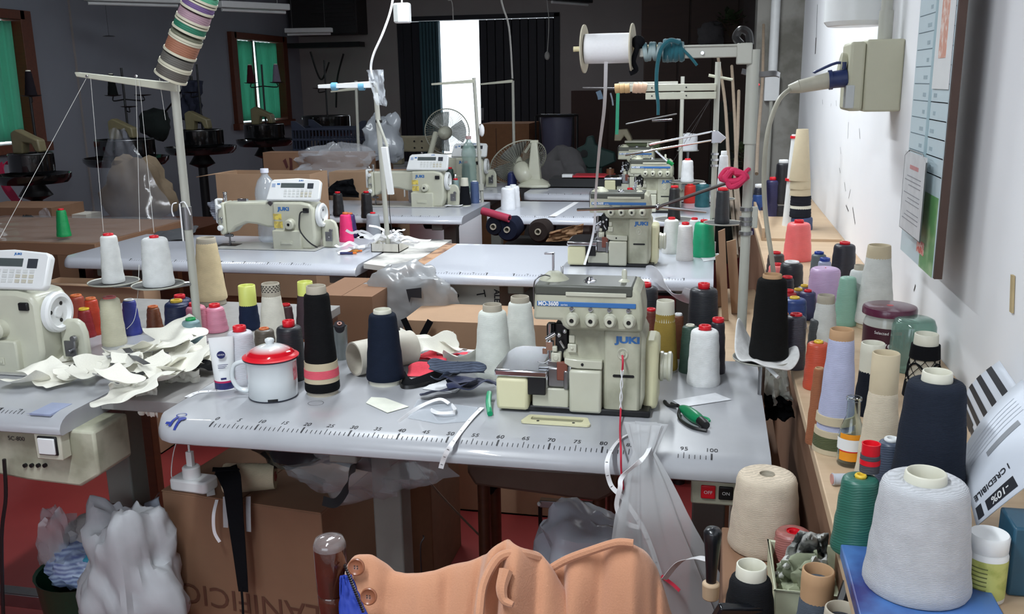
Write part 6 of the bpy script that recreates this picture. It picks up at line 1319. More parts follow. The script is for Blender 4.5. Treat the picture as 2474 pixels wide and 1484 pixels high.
SIL = [(828, 1372), (836, 1352), (850, 1343), (888, 1343), (915, 1360), (942, 1384), (975, 1390), (1010, 1386), (1070, 1376), (1130, 1362), (1175, 1345), (1195, 1320), (1225, 1309), (1255, 1316), (1285, 1335), (1310, 1352), (1330, 1372), (1350, 1410), (1375, 1450)]
SIL2 = [(1285, 1392), (1320, 1378), (1380, 1347), (1440, 1325), (1495, 1309), (1530, 1314), (1556, 1332), (1575, 1358), (1590, 1392), (1606, 1440), (1622, 1500)]
def interp(T_, x):
    for (a, ya), (b_, yb_) in zip(T_, T_[1:]):
        if a <= x <= b_: q = (x - a) / (b_ - a); q = q * q * (3 - 2 * q) if False else q; return ya + (yb_ - ya) * q
    return T_[0][1] if x < T_[0][0] else T_[-1][1]
def coatpart(T_, Yr, folds, par, name, drop=.50, bulge=.11, nu=90, left_curl=0):
    xa, xb = T_[0][0], T_[-1][0]
    def fn(u, v):
        x = xa + (xb - xa) * u; y = (interp(T_, x - 7) + interp(T_, x) + interp(T_, x + 7)) / 3
        R = at(x, y, Yr)
        if v < .25: q = v / .25; d = V((0, .055 * (1 - q), -.10 * (1 - q) ** 1.6))
        else: q = (v - .25) / .75; d = V((0, -bulge * (1 - (1 - q) ** 2.0) , -drop * q ** 1.35))
        e = 0
        for (x0, x1, w_, am) in folds:
            xc = x0 + (x1 - x0) * v; e += am * math.exp(-((x - xc) / w_) ** 2)
        R = R + V((.03 * v * max(0, 1 - u * 2.2) ** 1.5 if left_curl else 0, 0, 0)); e += .004 * noise.noise(V((x * .011, v * 5, 3))) + .0015 * noise.noise(V((x * .04, v * 9, 8)))
        return R + d + V((0, -e * min(1, v * 3), e * .15))
    m = MB(); m.sheet(fn, nu, 30); O_ = V(par.location); m.v = [p - O_ for p in m.v]
    return m.build(name, M_COAT, par, smooth=70, solid=.004)
ct = thing('camel_coat', 'camel wool coat with brown buttons draped over the chair back', 'coat', at(1225, 1320, CY_)); O = V(ct.location)
coatpart(SIL, CY_ - .0, [(1205, 1150, 14, .016), (1235, 1190, 9, -.012), (1262, 1240, 22, .020), (1180, 1120, 10, -.008), (1010, 1060, 30, .010), (1100, 1060, 25, -.008), (920, 960, 16, -.006), (1290, 1320, 14, -.010), (1020, 1160, 12, .006)], ct, 'coat_front', left_curl=1)
coatpart(SIL2, CY_ + .03, [(1400, 1380, 30, .014), (1460, 1440, 18, -.008), (1530, 1545, 20, .012), (1350, 1400, 10, -.012), (1580, 1600, 9, -.008), (1500, 1500, 22, .006)], ct, 'coat_back', bulge=.09)
def hug(px, py, off): return at(px, py, CY_ - off) - O
for pts, r_ in (([(1328, 1376), (1370, 1352), (1430, 1330), (1490, 1312), (1530, 1314)], .006), ):
    MB().tube([at(x, y, CY_ + .012) - O for x, y in pts], r_, 8, 6).build('collar_roll', M_COAT, ct)
MB().tube([hug(1300, 1348, -.006), hug(1258, 1338, .012), hug(1215, 1342, .020), hug(1188, 1370, .034), hug(1166, 1420, .058), hug(1158, 1484, .085), hug(1156, 1530, .095)], .0065, 8, 7).build('seam_roll', M_COAT, ct)
MB().tube([hug(1222, 1380, .045), hug(1212, 1420, .062), hug(1218, 1450, .070), hug(1240, 1462, .074)], lambda q: .010 - .006 * q, 8, 6).build('fold_roll', M_COAT, ct)
for (px, py, of) in ((862, 1370, .026), (892, 1441, .060)):
    b_ = hug(px, py, of); s = depth(b_ + O) / F_PX
    bt = MB().lathe([(0, .0), (19 * s, 0), (21 * s, .0015), (20.5 * s, .004), (18 * s, .0048), (15 * s, .003), (0, .0028)], 28, b_, (.05, -1, .35)).build('button', mat('brown_horn_button', (156, 98, 70), .3, kind='wood', scale=9, rgb2=(120, 72, 50)), ct, smooth=50)
    m = MB()
    for dx in (-1, 1):
        for dz in (-1, 1): q = b_ + V((dx * 3.5 * s, -.0032, .001 + dz * 3.0 * s)); m.cyl(q, q + V((0, -.0006, .0002)), 1.6 * s, n=8)
    m.build('button_holes', M_DARK, bt, kind='stuff')
m = MB()
for k in range(22):
    q = k / 21; p = hug(834 + 44 * q, 1366 + 110 * q, .014 + .055 * q); m.box(p.x - .0016, p.x + .0016, p.y - .003, p.y + .001, p.z - .0012, p.z + .0012)
m.build('zip_teeth', M_DARK, ct, kind='stuff')
sheetbag('blue_cloth', 'royal blue cloth between the chair post and the coat', [at(822, 1392, CY_ - .03), at(848, 1388, CY_ - .02), at(905, 1520, CY_ - .06), at(818, 1520, CY_ - .06)], mat('royal_blue_cloth', (24, 52, 150), .7, bump=.1), 4, .006, cat='cloth', th=.002)

# ------------------------------------------------------------------ basket corner at the lower right
BZ = .70
bx = MB().box(-.045, .085, -.42, .24, 0, BZ - .002).build('tall_carton', M_CARD, None, bevel=.003, loc=(1.065, -.36, 0)); tag(bx, 'cardboard carton under the cones below the shelf edge', 'carton')
GQ = 'cones in the low corner beside the shelf'
C('q1', 'yarn_cone', 1848, 1150, 1355, 140, 172, (206, 192, 172), 'g', 34, -6, BZ, 'fat oatmeal yarn cone with a sunken core before the table corner', GQ)
C('q2', 'thread_spool', 1914, 1285, 1400, 84, 100, (164, 104, 98), 'R', 34, -3, BZ, 'dusty rose spool with red core behind the patterned cloth', GQ)
C('q3', 'yarn_cone', 1810, 1364, 1600, 96, 140, (26, 27, 30), 'i', 70, 30, BZ, 'black yarn cone with ivory core beside the black handle', GQ)
C('q4', 'yarn_cone', 1970, 1376, 1600, 66, 110, (84, 92, 102), 't', 74, 30, BZ, 'slate grey yarn cone with tan core near the bottom edge', GQ)
C('q5', 'yarn_cone', 2026, 1470, 1700, 80, 130, (60, 62, 70), 'g', 78, 30, BZ, 'grey cone core just rising above the bottom edge', GQ)
p = at(1722, 1300, -.36); s = depth(p) / F_PX
t = thing('awl', 'awl with long black handle standing upright by the oatmeal cone', 'awl', (p.x, p.y, BZ)); H = at(1722, 1276, -.36).z - BZ
MB().lathe([(.0001, H * .18), (12 * s, H * .18), (14 * s, H * .4), (20 * s, H * .80), (22 * s, H * .94), (17 * s, H * .99), (.0001, H)], 24).build('handle_grip', mat('satin_black', (24, 26, 30), .3, coat=.3), t, smooth=60)
MB().cyl((0, 0, .02), (0, 0, H * .2), .003, n=10).build('blade', M_STEEL, t); MB().lathe([(.0001, 0), (.012, 0), (.013, .025), (.0001, .03)], 20).build('wooden_block', M_WOODP, t, bevel=.002)
t = thing('ivory_tray', 'ivory plastic tray holding loose bits behind the grey cone', 'tray', on(1960, 1440, BZ) + V((0, .02, 0)))
m = MB(); m.box(-.06, .07, -.10, .05, .0, .004); m.box(-.06, -.056, -.1, .05, .004, .05); m.box(.066, .07, -.1, .05, .004, .05); m.box(-.06, .07, .046, .05, .004, .05); m.box(-.06, .07, -.10, -.096, .004, .05); m.build('tray_body', mat('ivory_green_plastic', (196, 200, 172), .4), t, bevel=.002)
M_CAMO = mat('patterned_cloth', (214, 214, 210), .85, kind='spots', rgb2=(60, 64, 60), scale=11, bump=.1)
scr = [at(1870, 1380, -.33), at(1935, 1282, -.30), at(1998, 1300, -.30), at(2010, 1400, -.34)]
sheetbag('patterned_cloth', 'white cloth with black triangles heaped in the low corner', [at(1865, 1395, -.33), at(1930, 1282, -.30), at(1998, 1292, -.30), at(2000, 1400, -.34)], M_CAMO, 5, .05, 18, cat='cloth', th=.002)
sheetbag('patterned_cloth', 'sage green part of the cloth bundle under the black triangles', [at(1855, 1480, -.36), at(1880, 1360, -.33), at(1975, 1330, -.33), at(1960, 1480, -.40)], mat('sage_cloth', (168, 174, 146), .85, kind='spots', rgb2=(110, 116, 96), scale=8, bump=.1), 8, .04, 16, cat='cloth', th=.002)
tag(MB().box(-.03, .035, -.006, .006, -.04, .04).build('black_phone', mat('gloss_black', (20, 22, 26), .2), None, bevel=.003, loc=at(1760, 1478, -.50) + V((0, 0, -.02)), rot=(.4, .2, .5)), 'black gadget lying at the bottom edge before the black cone', 'gadget')
p = at(2048, 1440, -.5); m = MB(); m.tube([at(2058, 1400, -.47) - p, at(2030, 1484, -.52) - p], .010, 8, 3); tag(m.build('black_tool', M_BLACKP, None, loc=p), 'black tool slanting against the plywood shelf edge', 'tool')

# ------------------------------------------------------------------ under the front table
a, b_ = on(390, 1188, .5), on(775, 1243, .5); ang = math.atan2(b_.y - a.y, b_.x - a.x); Lb = (b_ - a).length
t = thing('cardboard_box', 'large brown cardboard box under the front table with upside-down lettering', 'box', (a.x, a.y, 0), ang)
m = MB(); m.box(0, Lb, 0, .36, 0, .5); m.build('box_body', M_CARD, t, bevel=.003)
m = MB(); put_text(m, 'LANIFICIO', .078, (Lb * .5, -.002, at(590, 1455, .2).z), (-1, 0, 0), (0, 0, -1), sx=1.1)
inkb = mat('brown_ink', (96, 60, 44), .8); m.build('box_lettering', inkb, t, smooth=0)
for i_, (z0, x0, x1) in enumerate(((.5, .0, Lb / 2 - .002), (.5, Lb / 2 + .002, Lb))): MB().box(x0, x1, 0, .36, .5005, .5035).build('box_flap', M_CARD, t)
a2 = on(1025, 1175, .48); t = thing('cardboard_box', 'dark cardboard box beyond the table leg, left of the red floor', 'box', (a2.x - .36, a2.y + .30, 0), 0); MB().box(0, .28, 0, .30, 0, .60).build('box_body', mat('dark_cardboard', (120, 84, 60), .85, bump=.08), t, bevel=.003)
BT = .505
p = on(470, 1180, BT); t = thing('power_strip', 'white power strip with a round plug resting on the brown box', 'power strip', p, -.1)
m = MB(); m.prism(rr(.052, .028, .012), 0, .030, 'z'); m.build('strip_body', M_WHITEP, t, bevel=.005)
MB().lathe([(0, .030), (.021, .030), (.021, .055), (.018, .058), (0, .058)], 22, (-.004, 0, 0)).build('plug_ring', M_WHITEP, t); m = MB(); m.box(-.012, .004, -.006, .006, .058, .095); m.cyl((-.004, 0, .09), (-.004, 0, .118), .003, n=8); m.build('plug_top', M_WHITEP, t, bevel=.002)
m = MB(); m.tube([(-.045, 0, .01), (-.055, -.01, .03), (-.045, 0, .10), (-.04, .05, .16), (-.04, .08, .23)], .0014, 5, 6); m.build('thin_lead', M_WHITEP, t)
p = on(545, 1190, BT); p.z += .036; t = thing('yarn_cone', 'cream yarn spool lying on its side with a black cloth over it', 'cone', p, 0.28)
MB().lathe([(.012, 0), (.034, .0), (.036, .004), (.033, .07), (.030, .12), (.012, .12)], 30, (0, 0, 0), (1, 0, 0), close=True).build('yarn', yarn((198, 188, 160)), t); MB().lathe([(.006, -.002), (.012, -.002), (.012, .122), (.006, .122)], 20, (0, 0, 0), (1, 0, 0), close=True).build('spool_core', plastic((150, 50, 40)), t)
ribb('black_scarf', 'black cloth sash hanging from the lying spool down the brown box', [on(530, 1150, BT + .075) + V((0, .03, 0)), at(545, 1135, .215), at(560, 1170, .17), at(570, 1260, .155), at(580, 1350, .15), at(588, 1430, .15)], lambda q: .062 - .038 * q, M_BLKF, (1, 0, 0), cat='sash', th=.002)
ribb('black_string', 'thin black cord trailing below the black sash', [at(583, 1420, .148), at(586, 1455, .146), at(588, 1500, .144)], .006, M_BLKF, (1, 0, 0), cat='cord')
ribb('measuring_tape', 'short measuring tape end curling on the brown box front', [at(524, 1208, .20), at(516, 1245, .17), at(518, 1285, .165), at(531, 1310, .165)], .0075, M_TAPE, (1, .3, 0))
flat('paper_tag', 'tiny white paper tag on the box beside the power strip', [(498, 1180), (518, 1178), (520, 1196), (500, 1200)], M_WHITEP, BT + .002)
for q, (x0, x1, y1) in enumerate(((535, 554, 1275), (594, 606, 1285))): ribb('white_ribbon', ['grey white ribbon end left of the black sash', 'grey white ribbon end right of the black sash'][q], [at((x0 + x1) / 2, 1200, .19), at((x0 + x1) / 2, 1240, .175), at((x0 + x1) / 2 + 1, y1, .17)], .012, mat('grey_ribbon', (170, 170, 172), .6), (1, 0, 0))
blk = mat('black_bin_liner', (34, 36, 40), .18, bump=.6, scale=14, var=.2, coat=.4)
crumple_bag('black_bag', 'black shiny plastic bag stuffed between the box and the table top', on(640, 1150, .60) + V((.06, .19, .06)), .17, .085, .12, blk, 3.3, n=34, amp=.5)
crumple_bag('clear_bag', 'clear plastic bag sagging over the right part of the box', on(760, 1160, .60) + V((.07, .12, .0)), .17, .075, .08, clear('smoky_film', (190, 194, 198), .28, .08), 8.1, n=30, amp=.6)
ribb('black_strip', 'flat black strip looped over the clear bag', [on(815, 1110, .62), on(850, 1112, .615) + V((.02, -.03, .0)), at(845, 1140, .05), at(838, 1180, .04), at(812, 1215, .04), at(780, 1210, .05)], .020, M_BLACKP, (0, .4, 1), cat='strip')
ribb('black_strip', 'short black strip with teal cuff at the end of the clear bag', [at(815, 1102, .09), at(860, 1100, .08), at(905, 1092, .08)], .014, M_BLACKP, (0, 0, 1), cat='strip')
# red-floor things
p = on(1132, 1222, .0); scrap('fluff', 'tiny white lint scrap on the red floor', p, .04, .02, .3, M_FABW, 5, .006, cat='lint', sub=0)
m = MB(); m.tube([at(998, 1110, .30), at(1050, 1180, .45), at(1120, 1255, .6), at(1190, 1325, .7)], .0028, 6, 6); tag(m.build('floor_cable', mat('khaki_cable', (110, 98, 84), .6)), 'thin khaki cable slanting above the red floor', 'cable')
pk = at(1197, 1200, .95); t = thing('wooden_chair', 'dark chair behind the front table holding a black bag', 'chair', (pk.x + .20, .75, 0)); O = V(t.location)
m = MB(); m.cyl((pk.x - O.x, .20, 0), (pk.x - O.x, .20, .52), .017, n=14); m.build('back_post', M_WOODD, t)
MB().cyl((pk.x - O.x + .36, .20, 0), (pk.x - O.x + .36, .20, .5), .017, n=14).build('back_post', M_WOODD, t)
for x in (.05, .36): MB().cyl((pk.x - O.x + x, -.14, 0), (pk.x - O.x + x, -.14, .42), .017, n=12).build('leg', M_WOODD, t)
m = MB(); m.prism([(pk.x - O.x + .01, .44), (pk.x - O.x + .03, .405), (pk.x - O.x + .36, .385), (pk.x - O.x + .40, .41), (pk.x - O.x + .40, .47), (pk.x - O.x + .01, .47)], -.16, .22); m.build('seat', mat('brown_vinyl_seat', (96, 78, 66), .45, bump=.05), t, bevel=.01)
crumple_bag('black_bag', 'small black bag tied to the chair behind the front table', at(1192, 1130, .90), .04, .065, .03, M_BLKF, 5.5, n=18, amp=.5)
a, b_ = at(1305, 1213, .8), at(1460, 1222, .8); t = thing('pedal_rod', 'grey metal rod with white tip under the front table', 'rod', a)
MB().box(0, (b_ - a).length, -.012, .012, -.012, .010).build('rod_body', M_STEEL, t, bevel=.002); MB().ball((0, -.014, 0), .007, 10).build('white_tip', M_WHITEP, t); MB().cyl((0, 0, -.012), (0, 0, -a.z), .006, n=8).build('rod_support', M_DARK, t)
m = MB(); c0 = on(1290, 1190, .035); m.tube([c0 + V(q) for q in ((-.03, 0, -.03), (-.02, 0, .02), (.03, 0, .02), (.02, 0, -.02), (-.01, 0, -.02), (.04, 0, -.03), (.07, 0, .01))], .004, 6, 6); tag(m.build('maroon_cord', mat('maroon_cord', (96, 40, 36), .6)), 'curled maroon cord under the far chair seat', 'cord')
pg = at(1420, 1290, .25)
crumple_bag('plastic_bag', 'pale blue translucent plastic bag bulging behind the coat', V((pg.x, .25, pg.z - .05)), .12, .10, .10, mat('pale_blue_film', (214, 224, 236), .25, bump=.5, scale=9, coat=.3, alpha=.85), 1.7, n=34, amp=.35)
MB().box(0, 0, 0, 0, 0, 0)
# hook wire at the leg
m = MB(); m.tube([at(1022, 1295, .22), at(1024, 1300, .215), at(1016, 1320, .21), at(1018, 1385, .21)], .0018, 5, 5); tag(m.build('hook_wire', M_DARK), 'thin hooked wire standing beside the grey table leg', 'wire')

# ------------------------------------------------------------------ left foreground: scraps, control box, bags
gs = 'cream cloth scraps heaped on the tables'
random.seed(21); k = 0
L_ = ['cream cloth scrap in the loose heap beside the lockstitch machine']
big = [(60, 930, .10, .06, .2, .01, 'cream scrap curling at the table front near the picture edge'), (120, 918, .13, .09, -.4, .012, 'folded cream scrap hanging to the front beside the blue tape patch'), (325, 955, .13, .16, .25, .03, 'large cream scrap with a frayed edge sliding off the board'),
       (430, 900, .14, .10, .1, .035, 'broad cream scrap at the right end of the heap'), (370, 850, .20, .12, .15, .05, 'large smooth cream scrap on top of the heap'), (425, 822, .13, .10, .9, .03, 'cream scrap peaking in front of the teal spool')]
for (x, y, w_, l_, rz, dz, lab) in big:
    k += 1; scrap('cloth_scrap', lab, on(x, y, TZ + dz * .6), w_, l_, rz, M_FABW, 100 + k, .010, 12, group=None, lift=.04, curl=.008)
for k in range(34):
    x = random.uniform(150, 500); y = random.uniform(850, 925); q = math.exp(-((x - 330) / 150) ** 2) * .05
    if x > 440 and y > 900: continue
    scrap('cloth_scrap', L_[0], on(x, y, TZ + .003 + q * random.random()), random.uniform(.05, .10), random.uniform(.035, .075), random.uniform(0, 6), M_FABW, 200 + k, .007, 7, group=gs, lift=.035, curl=.008)
# hanging frayed scraps over the board edge
for k, (x0, x1, y0, y1) in enumerate(((262, 335, 930, 985), (325, 378, 930, 1010), (395, 480, 900, 948))):
    sheetbag('hanging_scrap', ['frayed cream scrap hanging over the board edge, nearest the machine', 'longer cream scrap drooping beside the table leg', 'cream scrap drooping over the board before the mug'][k], [on(x0, y0, TZ + .03), on(x1, y0 - 6, TZ + .03), at(x1 + 4, y1, on(x1, y0, TZ).y - .06), at(x0 + 8, y1 - 10, on(x0, y0, TZ).y - .06)], M_FABW, 30 + k, .014, 12, cat='cloth scrap', th=.0015)
ribb('black_binding', 'short black binding strip lying across the white heap', [on(305, 842, TZ + .07), on(325, 862, TZ + .07), on(355, 880, TZ + .065)], .016, M_BLACKP, (0, 1, 0), cat='strip')
scrap('black_patch', 'black folded cloth under the right end of the white heap', on(500, 895, TZ + .003), .07, .07, .2, M_BLKF, 9, .012, cat='cloth')
a = at(5, 1010, -.02); t = thing('control_box', 'cream motor control box with white rocker switch under the scraps table', 'control box', (-.62, .0, .54)); 
xa, xb = at(20, 1080, -.02).x + .62, at(215, 1080, -.02).x + .62
m = MB(); m.prism([(xa - .12, .20), (xa - .12, .09), (xa + .02, .075), (xb - .05, .07), (xb, .10), (xb, .20)], 0.0, .12); m.build('box_body', M_ENAMD, t, bevel=.006)
c1 = at(118, 1078, -.03) - V(t.location); m = MB(); m.box(c1.x - .034, c1.x + .030, -.03, .0, c1.z - .032, c1.z + .035); m.build('switch_housing', M_ENAM, t, bevel=.003)
MB().box(c1.x - .024, c1.x + .022, -.034, -.028, c1.z - .020, c1.z + .022).build('switch_frame', M_BLACKP, t, bevel=.002); MB().box(c1.x - .021, c1.x + .019, -.038, -.033, c1.z - .017, c1.z + .019).build('rocker_switch', M_WHITEP, t, bevel=.002)
for k in range(4): q = at(55 + k * 16, 1128, -.01) - V(t.location); MB().cyl((q.x, .004, q.z), (q.x, -.006, q.z), .0045, n=10).build('knob', M_DARK, t)
m = MB(); put_text(m, 'SC-800', .014, (at(40, 1060, 0).x + .62, -.001, at(40, 1060, 0).z - .54)); m.build('model_print', M_INK, t, smooth=0)
MB().box(-.02, .02, .05, .09, .16, .22).build('mount', M_STEEL, t)
sheetbag('yellow_film', 'yellow and clear film drooping behind the control box', [at(215, 1030, .15), at(255, 1025, .15), at(258, 1060, .15), at(215, 1075, .15)], mat('yellow_film', (206, 196, 60), .4), 3, .015, cat='film', th=.001)
m = MB(); m.tube([at(10, 1110, -.02), at(14, 1200, -.02), at(4, 1300, -.02), at(8, 1500, -.02)], .004, 6, 6); tag(m.build('black_lead', M_BLACKP), 'black lead dropping from the control box', 'cable')
crumple_bag('white_sack', 'white paper-like sack slumping left of the brown box', at(322, 1420, .14), .125, .21, .09, mat('white_sack', (176, 178, 182), .6, bump=.6, scale=14), 2.2, n=56, amp=.38, taper=.1, cat='sack')
sheetbag('grey_sheet', 'pale grey folded sheet behind the white sack', [at(220, 1310, .22), at(385, 1200, .26), at(395, 1290, .2), at(245, 1340, .2)], mat('pale_grey_sheet', (150, 158, 172), .6), 6, .02, cat='sheet', th=.002)
p = on(170, 1440, .20); t = thing('green_bin', 'dark green bin holding striped blue and clear bags', 'bin', (p.x, p.y + .06, 0)); MB().lathe([(.0001, 0), (.09, 0), (.115, .24), (.119, .245), (.112, .24), (.088, .01), (.0001, .01)], 26).build('bin_body', mat('dark_green_plastic', (18, 60, 44), .4), t)
o_ = V((p.x, p.y + .06, .25))
crumple_bag('striped_bag', 'blue and white striped plastic bag in the green bin', o_ + V((.0, -.02, .01)), .07, .05, .06, mat('blue_striped_film', (180, 200, 225), .3, kind='yarn', scale=26, rgb2=(30, 40, 130), bump=.2), 4.4, n=26, amp=.4)
crumple_bag('turquoise_bag', 'turquoise plastic bag tucked beside the striped one', o_ + V((.07, -.01, .02)), .04, .04, .04, mat('turquoise_film', (60, 160, 190), .3, bump=.3), 7.4, n=20, amp=.4)
crumple_bag('clear_bag', 'clear crinkled bag sticking up from the green bin', o_ + V((-.06, .0, .07)), .05, .08, .04, clear('smoky_film2', (200, 204, 210), .4, .08), 9.4, n=24, amp=.5)
crumple_bag('lint_ball', 'grey white fluff ball on top of the bin', o_ + V((.0, .05, .06)), .07, .05, .05, mat('grey_fluff', (170, 166, 164), .95, bump=.5, scale=60), 3.9, n=24, amp=.3, cat='fluff')
m = MB(); m.tube([on(230, 1290, .2), on(262, 1240, .25), on(340, 1240, .3), on(385, 1190, .4)], .0018, 5, 6); tag(m.build('pale_wire', M_POST), 'thin pale wire arching over the grey sheet', 'wire')
# ------------------------------------------------------------------ boxes and clutter between the tables
def carton(name, label, p, w_, d_, h_, rz=0.0, m_=None, flaps=None, z0=0.0, cat='box', tape=False):
    """p: front-left bottom corner"""
    t = thing(name, label, cat, (p[0], p[1], z0), rz); mm = m_ or M_CARD; th = .006
    m = MB(); m.box(0, w_, 0, th, 0, h_); m.box(0, w_, d_ - th, d_, 0, h_); m.box(0, th, th, d_ - th, 0, h_); m.box(w_ - th, w_, th, d_ - th, 0, h_); m.box(0, w_, 0, d_, 0, th)
    m.build('box_walls', mm, t)
    if flaps is None:
        for a, b in ((0, w_ / 2 - .001), (w_ / 2 + .001, w_)): MB().box(a, b, 0, d_, h_, h_ + .004).build('box_flap', mm, t)
    else:
        for side, ang in flaps:
            c_, s_ = math.cos(ang), math.sin(ang); L = min(w_, d_) * .5
            if side == 'l': P = [(0, 0, h_), (0, d_, h_), (-L * c_, d_, h_ + L * s_), (-L * c_, 0, h_ + L * s_)]
            if side == 'r': P = [(w_, 0, h_), (w_, d_, h_), (w_ + L * c_, d_, h_ + L * s_), (w_ + L * c_, 0, h_ + L * s_)]
            if side == 'f': P = [(0, 0, h_), (w_, 0, h_), (w_, -L * c_, h_ + L * s_), (0, -L * c_, h_ + L * s_)]
            if side == 'b': P = [(0, d_, h_), (w_, d_, h_), (w_, d_ + L * c_, h_ + L * s_), (0, d_ + L * c_, h_ + L * s_)]
            m = MB(); m.add(P, [(0, 1, 2, 3)]); m.build('box_flap', mm, t, solid=.004)
    if tape: MB().box(w_ * .47, w_ * .53, -.001, 0, h_ * .6, h_).build('packing_tape', mat('brown_tape', (150, 112, 78), .3), t)
    return t
# open box behind the lockstitch machine
p = at(540, 560, 2.75); q = at(700, 420, 2.75)
carton('cardboard_box', 'open tan cardboard box behind the lockstitch machine head', (p.x, 2.72, 0), q.x - p.x + .12, .22, q.z, 0, M_CARD2, [('l', -.15)])
sheetbag('striped_paper', 'blue grey striped paper stuck out of the open tan box', [at(500, 490, 2.7), at(535, 480, 2.7), at(545, 545, 2.7), at(515, 530, 2.7)], mat('striped_paper', (150, 156, 170), .6, kind='yarn', scale=30, rgb2=(70, 76, 90)), 2, .01, cat='paper', th=.001)
p = at(700, 440, 3.9); q = at(890, 368, 3.9)
t = carton('cardboard_box', 'brown cardboard box with dark red printed marks behind the control panel', (at(640, 440, 3.9).x, 3.9, 0), q.x - at(640, 440, 3.9).x, .12, at(760, 370, 3.9).z, 0, M_CARD)
x_ = at(695, 400, 3.9).x - at(640, 440, 3.9).x; z_ = at(695, 400, 3.9).z; m = MB(); m.prism([(x_ - .03, z_ + .03), (x_ - .01, z_ + .045), (x_ + .004, z_ - .01), (x_ - .01, z_ - .02)], -.002, -.001); m.prism([(x_ + .014, z_ + .05), (x_ + .034, z_ + .045), (x_ + .032, z_ - .045), (x_ + .008, z_ - .05), (x_ + .016, z_)], -.002, -.001); m.build('red_mark', mat('maroon_print', (80, 34, 32), .8), t, smooth=0)
carton('cardboard_box', 'brown box under the black cloth beside the far machine head', (at(812, 500, 3.7).x, 3.62, 0), .42, .22, at(850, 415, 3.7).z, .0, M_CARD2)
sheetbag('black_cloth', 'black cloth thrown over the far table behind the black spools', [at(778, 470, 3.55), at(812, 438, 3.55), at(850, 432, 3.55), at(868, 478, 3.55)], M_BLKF, 5, .03, cat='cloth', th=.003)
film = clear('shiny_clear_film', (215, 220, 228), .30, .06)
crumple_bag('clear_bag', 'large clear plastic bag on the brown box above the control panel', at(800, 405, 3.85), .30, .12, .12, film, 2.9, n=34, amp=.6)
crumple_bag('white_bag', 'pale translucent bag drooping behind the leaning pole', at(925, 335, 4.6), .14, .15, .10, clear('milky_film', (190, 196, 204), .75, .2), 6.1, n=28, amp=.4)
# dark plastic crate on the box
a, b_ = at(708, 372, 4.7), at(885, 300, 4.7); t = thing('plastic_crate', 'dark navy slotted plastic crate in front of a round machine', 'crate', (a.x, 4.7, a.z)); W, H = b_.x - a.x, b_.z - a.z; MC = mat('dark_navy_plastic', (34, 40, 56), .4)
n = 22
for yy in (0, .30):
    m = MB(); m.box(0, W, yy, yy + .012, 0, .035); m.box(0, W, yy, yy + .012, H * .45, H * .52); m.box(0, W, yy, yy + .012, H * .80, H * .88)
    m.prism([(0, H * .86), (0, H * 1.12), (W * .06, H * 1.12), (W * .18, H * .88)], yy, yy + .012); m.prism([(W, H * .86), (W, H * 1.12), (W * .94, H * 1.12), (W * .82, H * .88)], yy, yy + .012)
    m.build('crate_frame', MC, t, bevel=.001)
    for k in range(n): MB().box(W * k / n, W * k / n + .007, yy + .001, yy + .011, .035, H * .80).build('slat', MC, t)
for xx in (0, W - .012): MB().box(xx, xx + .012, .012, .30, 0, H * .9).build('crate_side', MC, t)
MB().box(0, W, 0, .312, 0, .01).build('crate_floor', MC, t)
bb = MB().box(0, W + .1, 0, .42, 0, a.z - .002).build('carton_stand', M_CARD, None, loc=(a.x - .05, 4.36, 0), bevel=.003); tag(bb, 'cardboard carton holding up the navy crate', 'carton')
tag(bb, 'cardboard carton holding up the navy crate', 'carton'); bb.location.y = 4.67
# left: plastic-wrapped board, boxes, triangular bag
p0 = on(190, 560, .79)
t = thing('wrapped_panel', 'film-wrapped brown cardboard board lying beside the lockstitch table', 'board', (-2.75, 1.95, 0)); MB().box(0, 1.08, 0, .75, .73, .785).build('board_panel', M_CARD, t, bevel=.003)
m = MB(); m.sheet(lambda u, v: V((-.01 + 1.10 * u, -.01 + .77 * v, .792 + .004 * noise.noise(V((u * 8, v * 8, 2))))), 30, 30); m.build('film_wrap', clear('wrap_film', (220, 224, 230), .18, .06), t, smooth=60)
for x, y in ((.04, .04), (1.02, .04), (.04, .70), (1.02, .70)): MB().box(x - .02, x + .02, y - .02, y + .02, 0, .73).build('leg', M_WOODD, t)
def tentbag(u, v):
    a = at(300, 440, 3.3)
    x = (u - .5) * .62 * (1 - .85 * v); y = .20 * math.sin(PI * u) * (1 - v) * -1 + .02 * noise.noise(V((u * 5, v * 5, 1))); return V((x - .04 * v, y, .56 * v + .02 * noise.noise(V((u * 6, v * 6, 4)))))
P_ = at(325, 545, 3.2)
m = MB(); m.sheet(tentbag, 24, 20); tag(m.build('clear_bag', clear('tent_film', (150, 154, 164), .28, .1), None, loc=P_, smooth=60), 'tent-shaped clear bag over brown cloth beyond the brown board', 'plastic bag')
crumple_bag('brown_bundle', 'brown cloth bundle inside the tent-shaped clear bag', P_ + V((-.02, .10, .18)), .20, .20, .10, mat('taupe_cloth', (120, 104, 84), .9, bump=.2), 5.2, n=24, amp=.35, cat='bundle')
carton('low_bench', 'low dark bench under the tent-shaped bag', (P_.x - .45, 3.1, 0), .9, .5, P_.z - .005, 0, M_WOODD, cat='bench')
p = at(0, 590, 2.3); carton('cardboard_box', 'dull brown carton at the far left behind the green spool', (at(-60, 560, 2.9).x, 2.9, 0), .50, .3, at(60, 505, 2.9).z, .05, M_CARD)
sheetbag('black_cloth', 'black triangular cloth under the pink sash', [at(55, 520, 2.75), at(75, 520, 2.75), at(130, 565, 2.75), at(65, 575, 2.75)], M_BLKF, 2, .01, cat='cloth', th=.003)
sheetbag('clear_bag', 'clear film triangle beside the pink sash end', [at(95, 510, 2.8), at(112, 500, 2.8), at(150, 570, 2.8), at(95, 565, 2.8)], film, 2, .01, th=0)
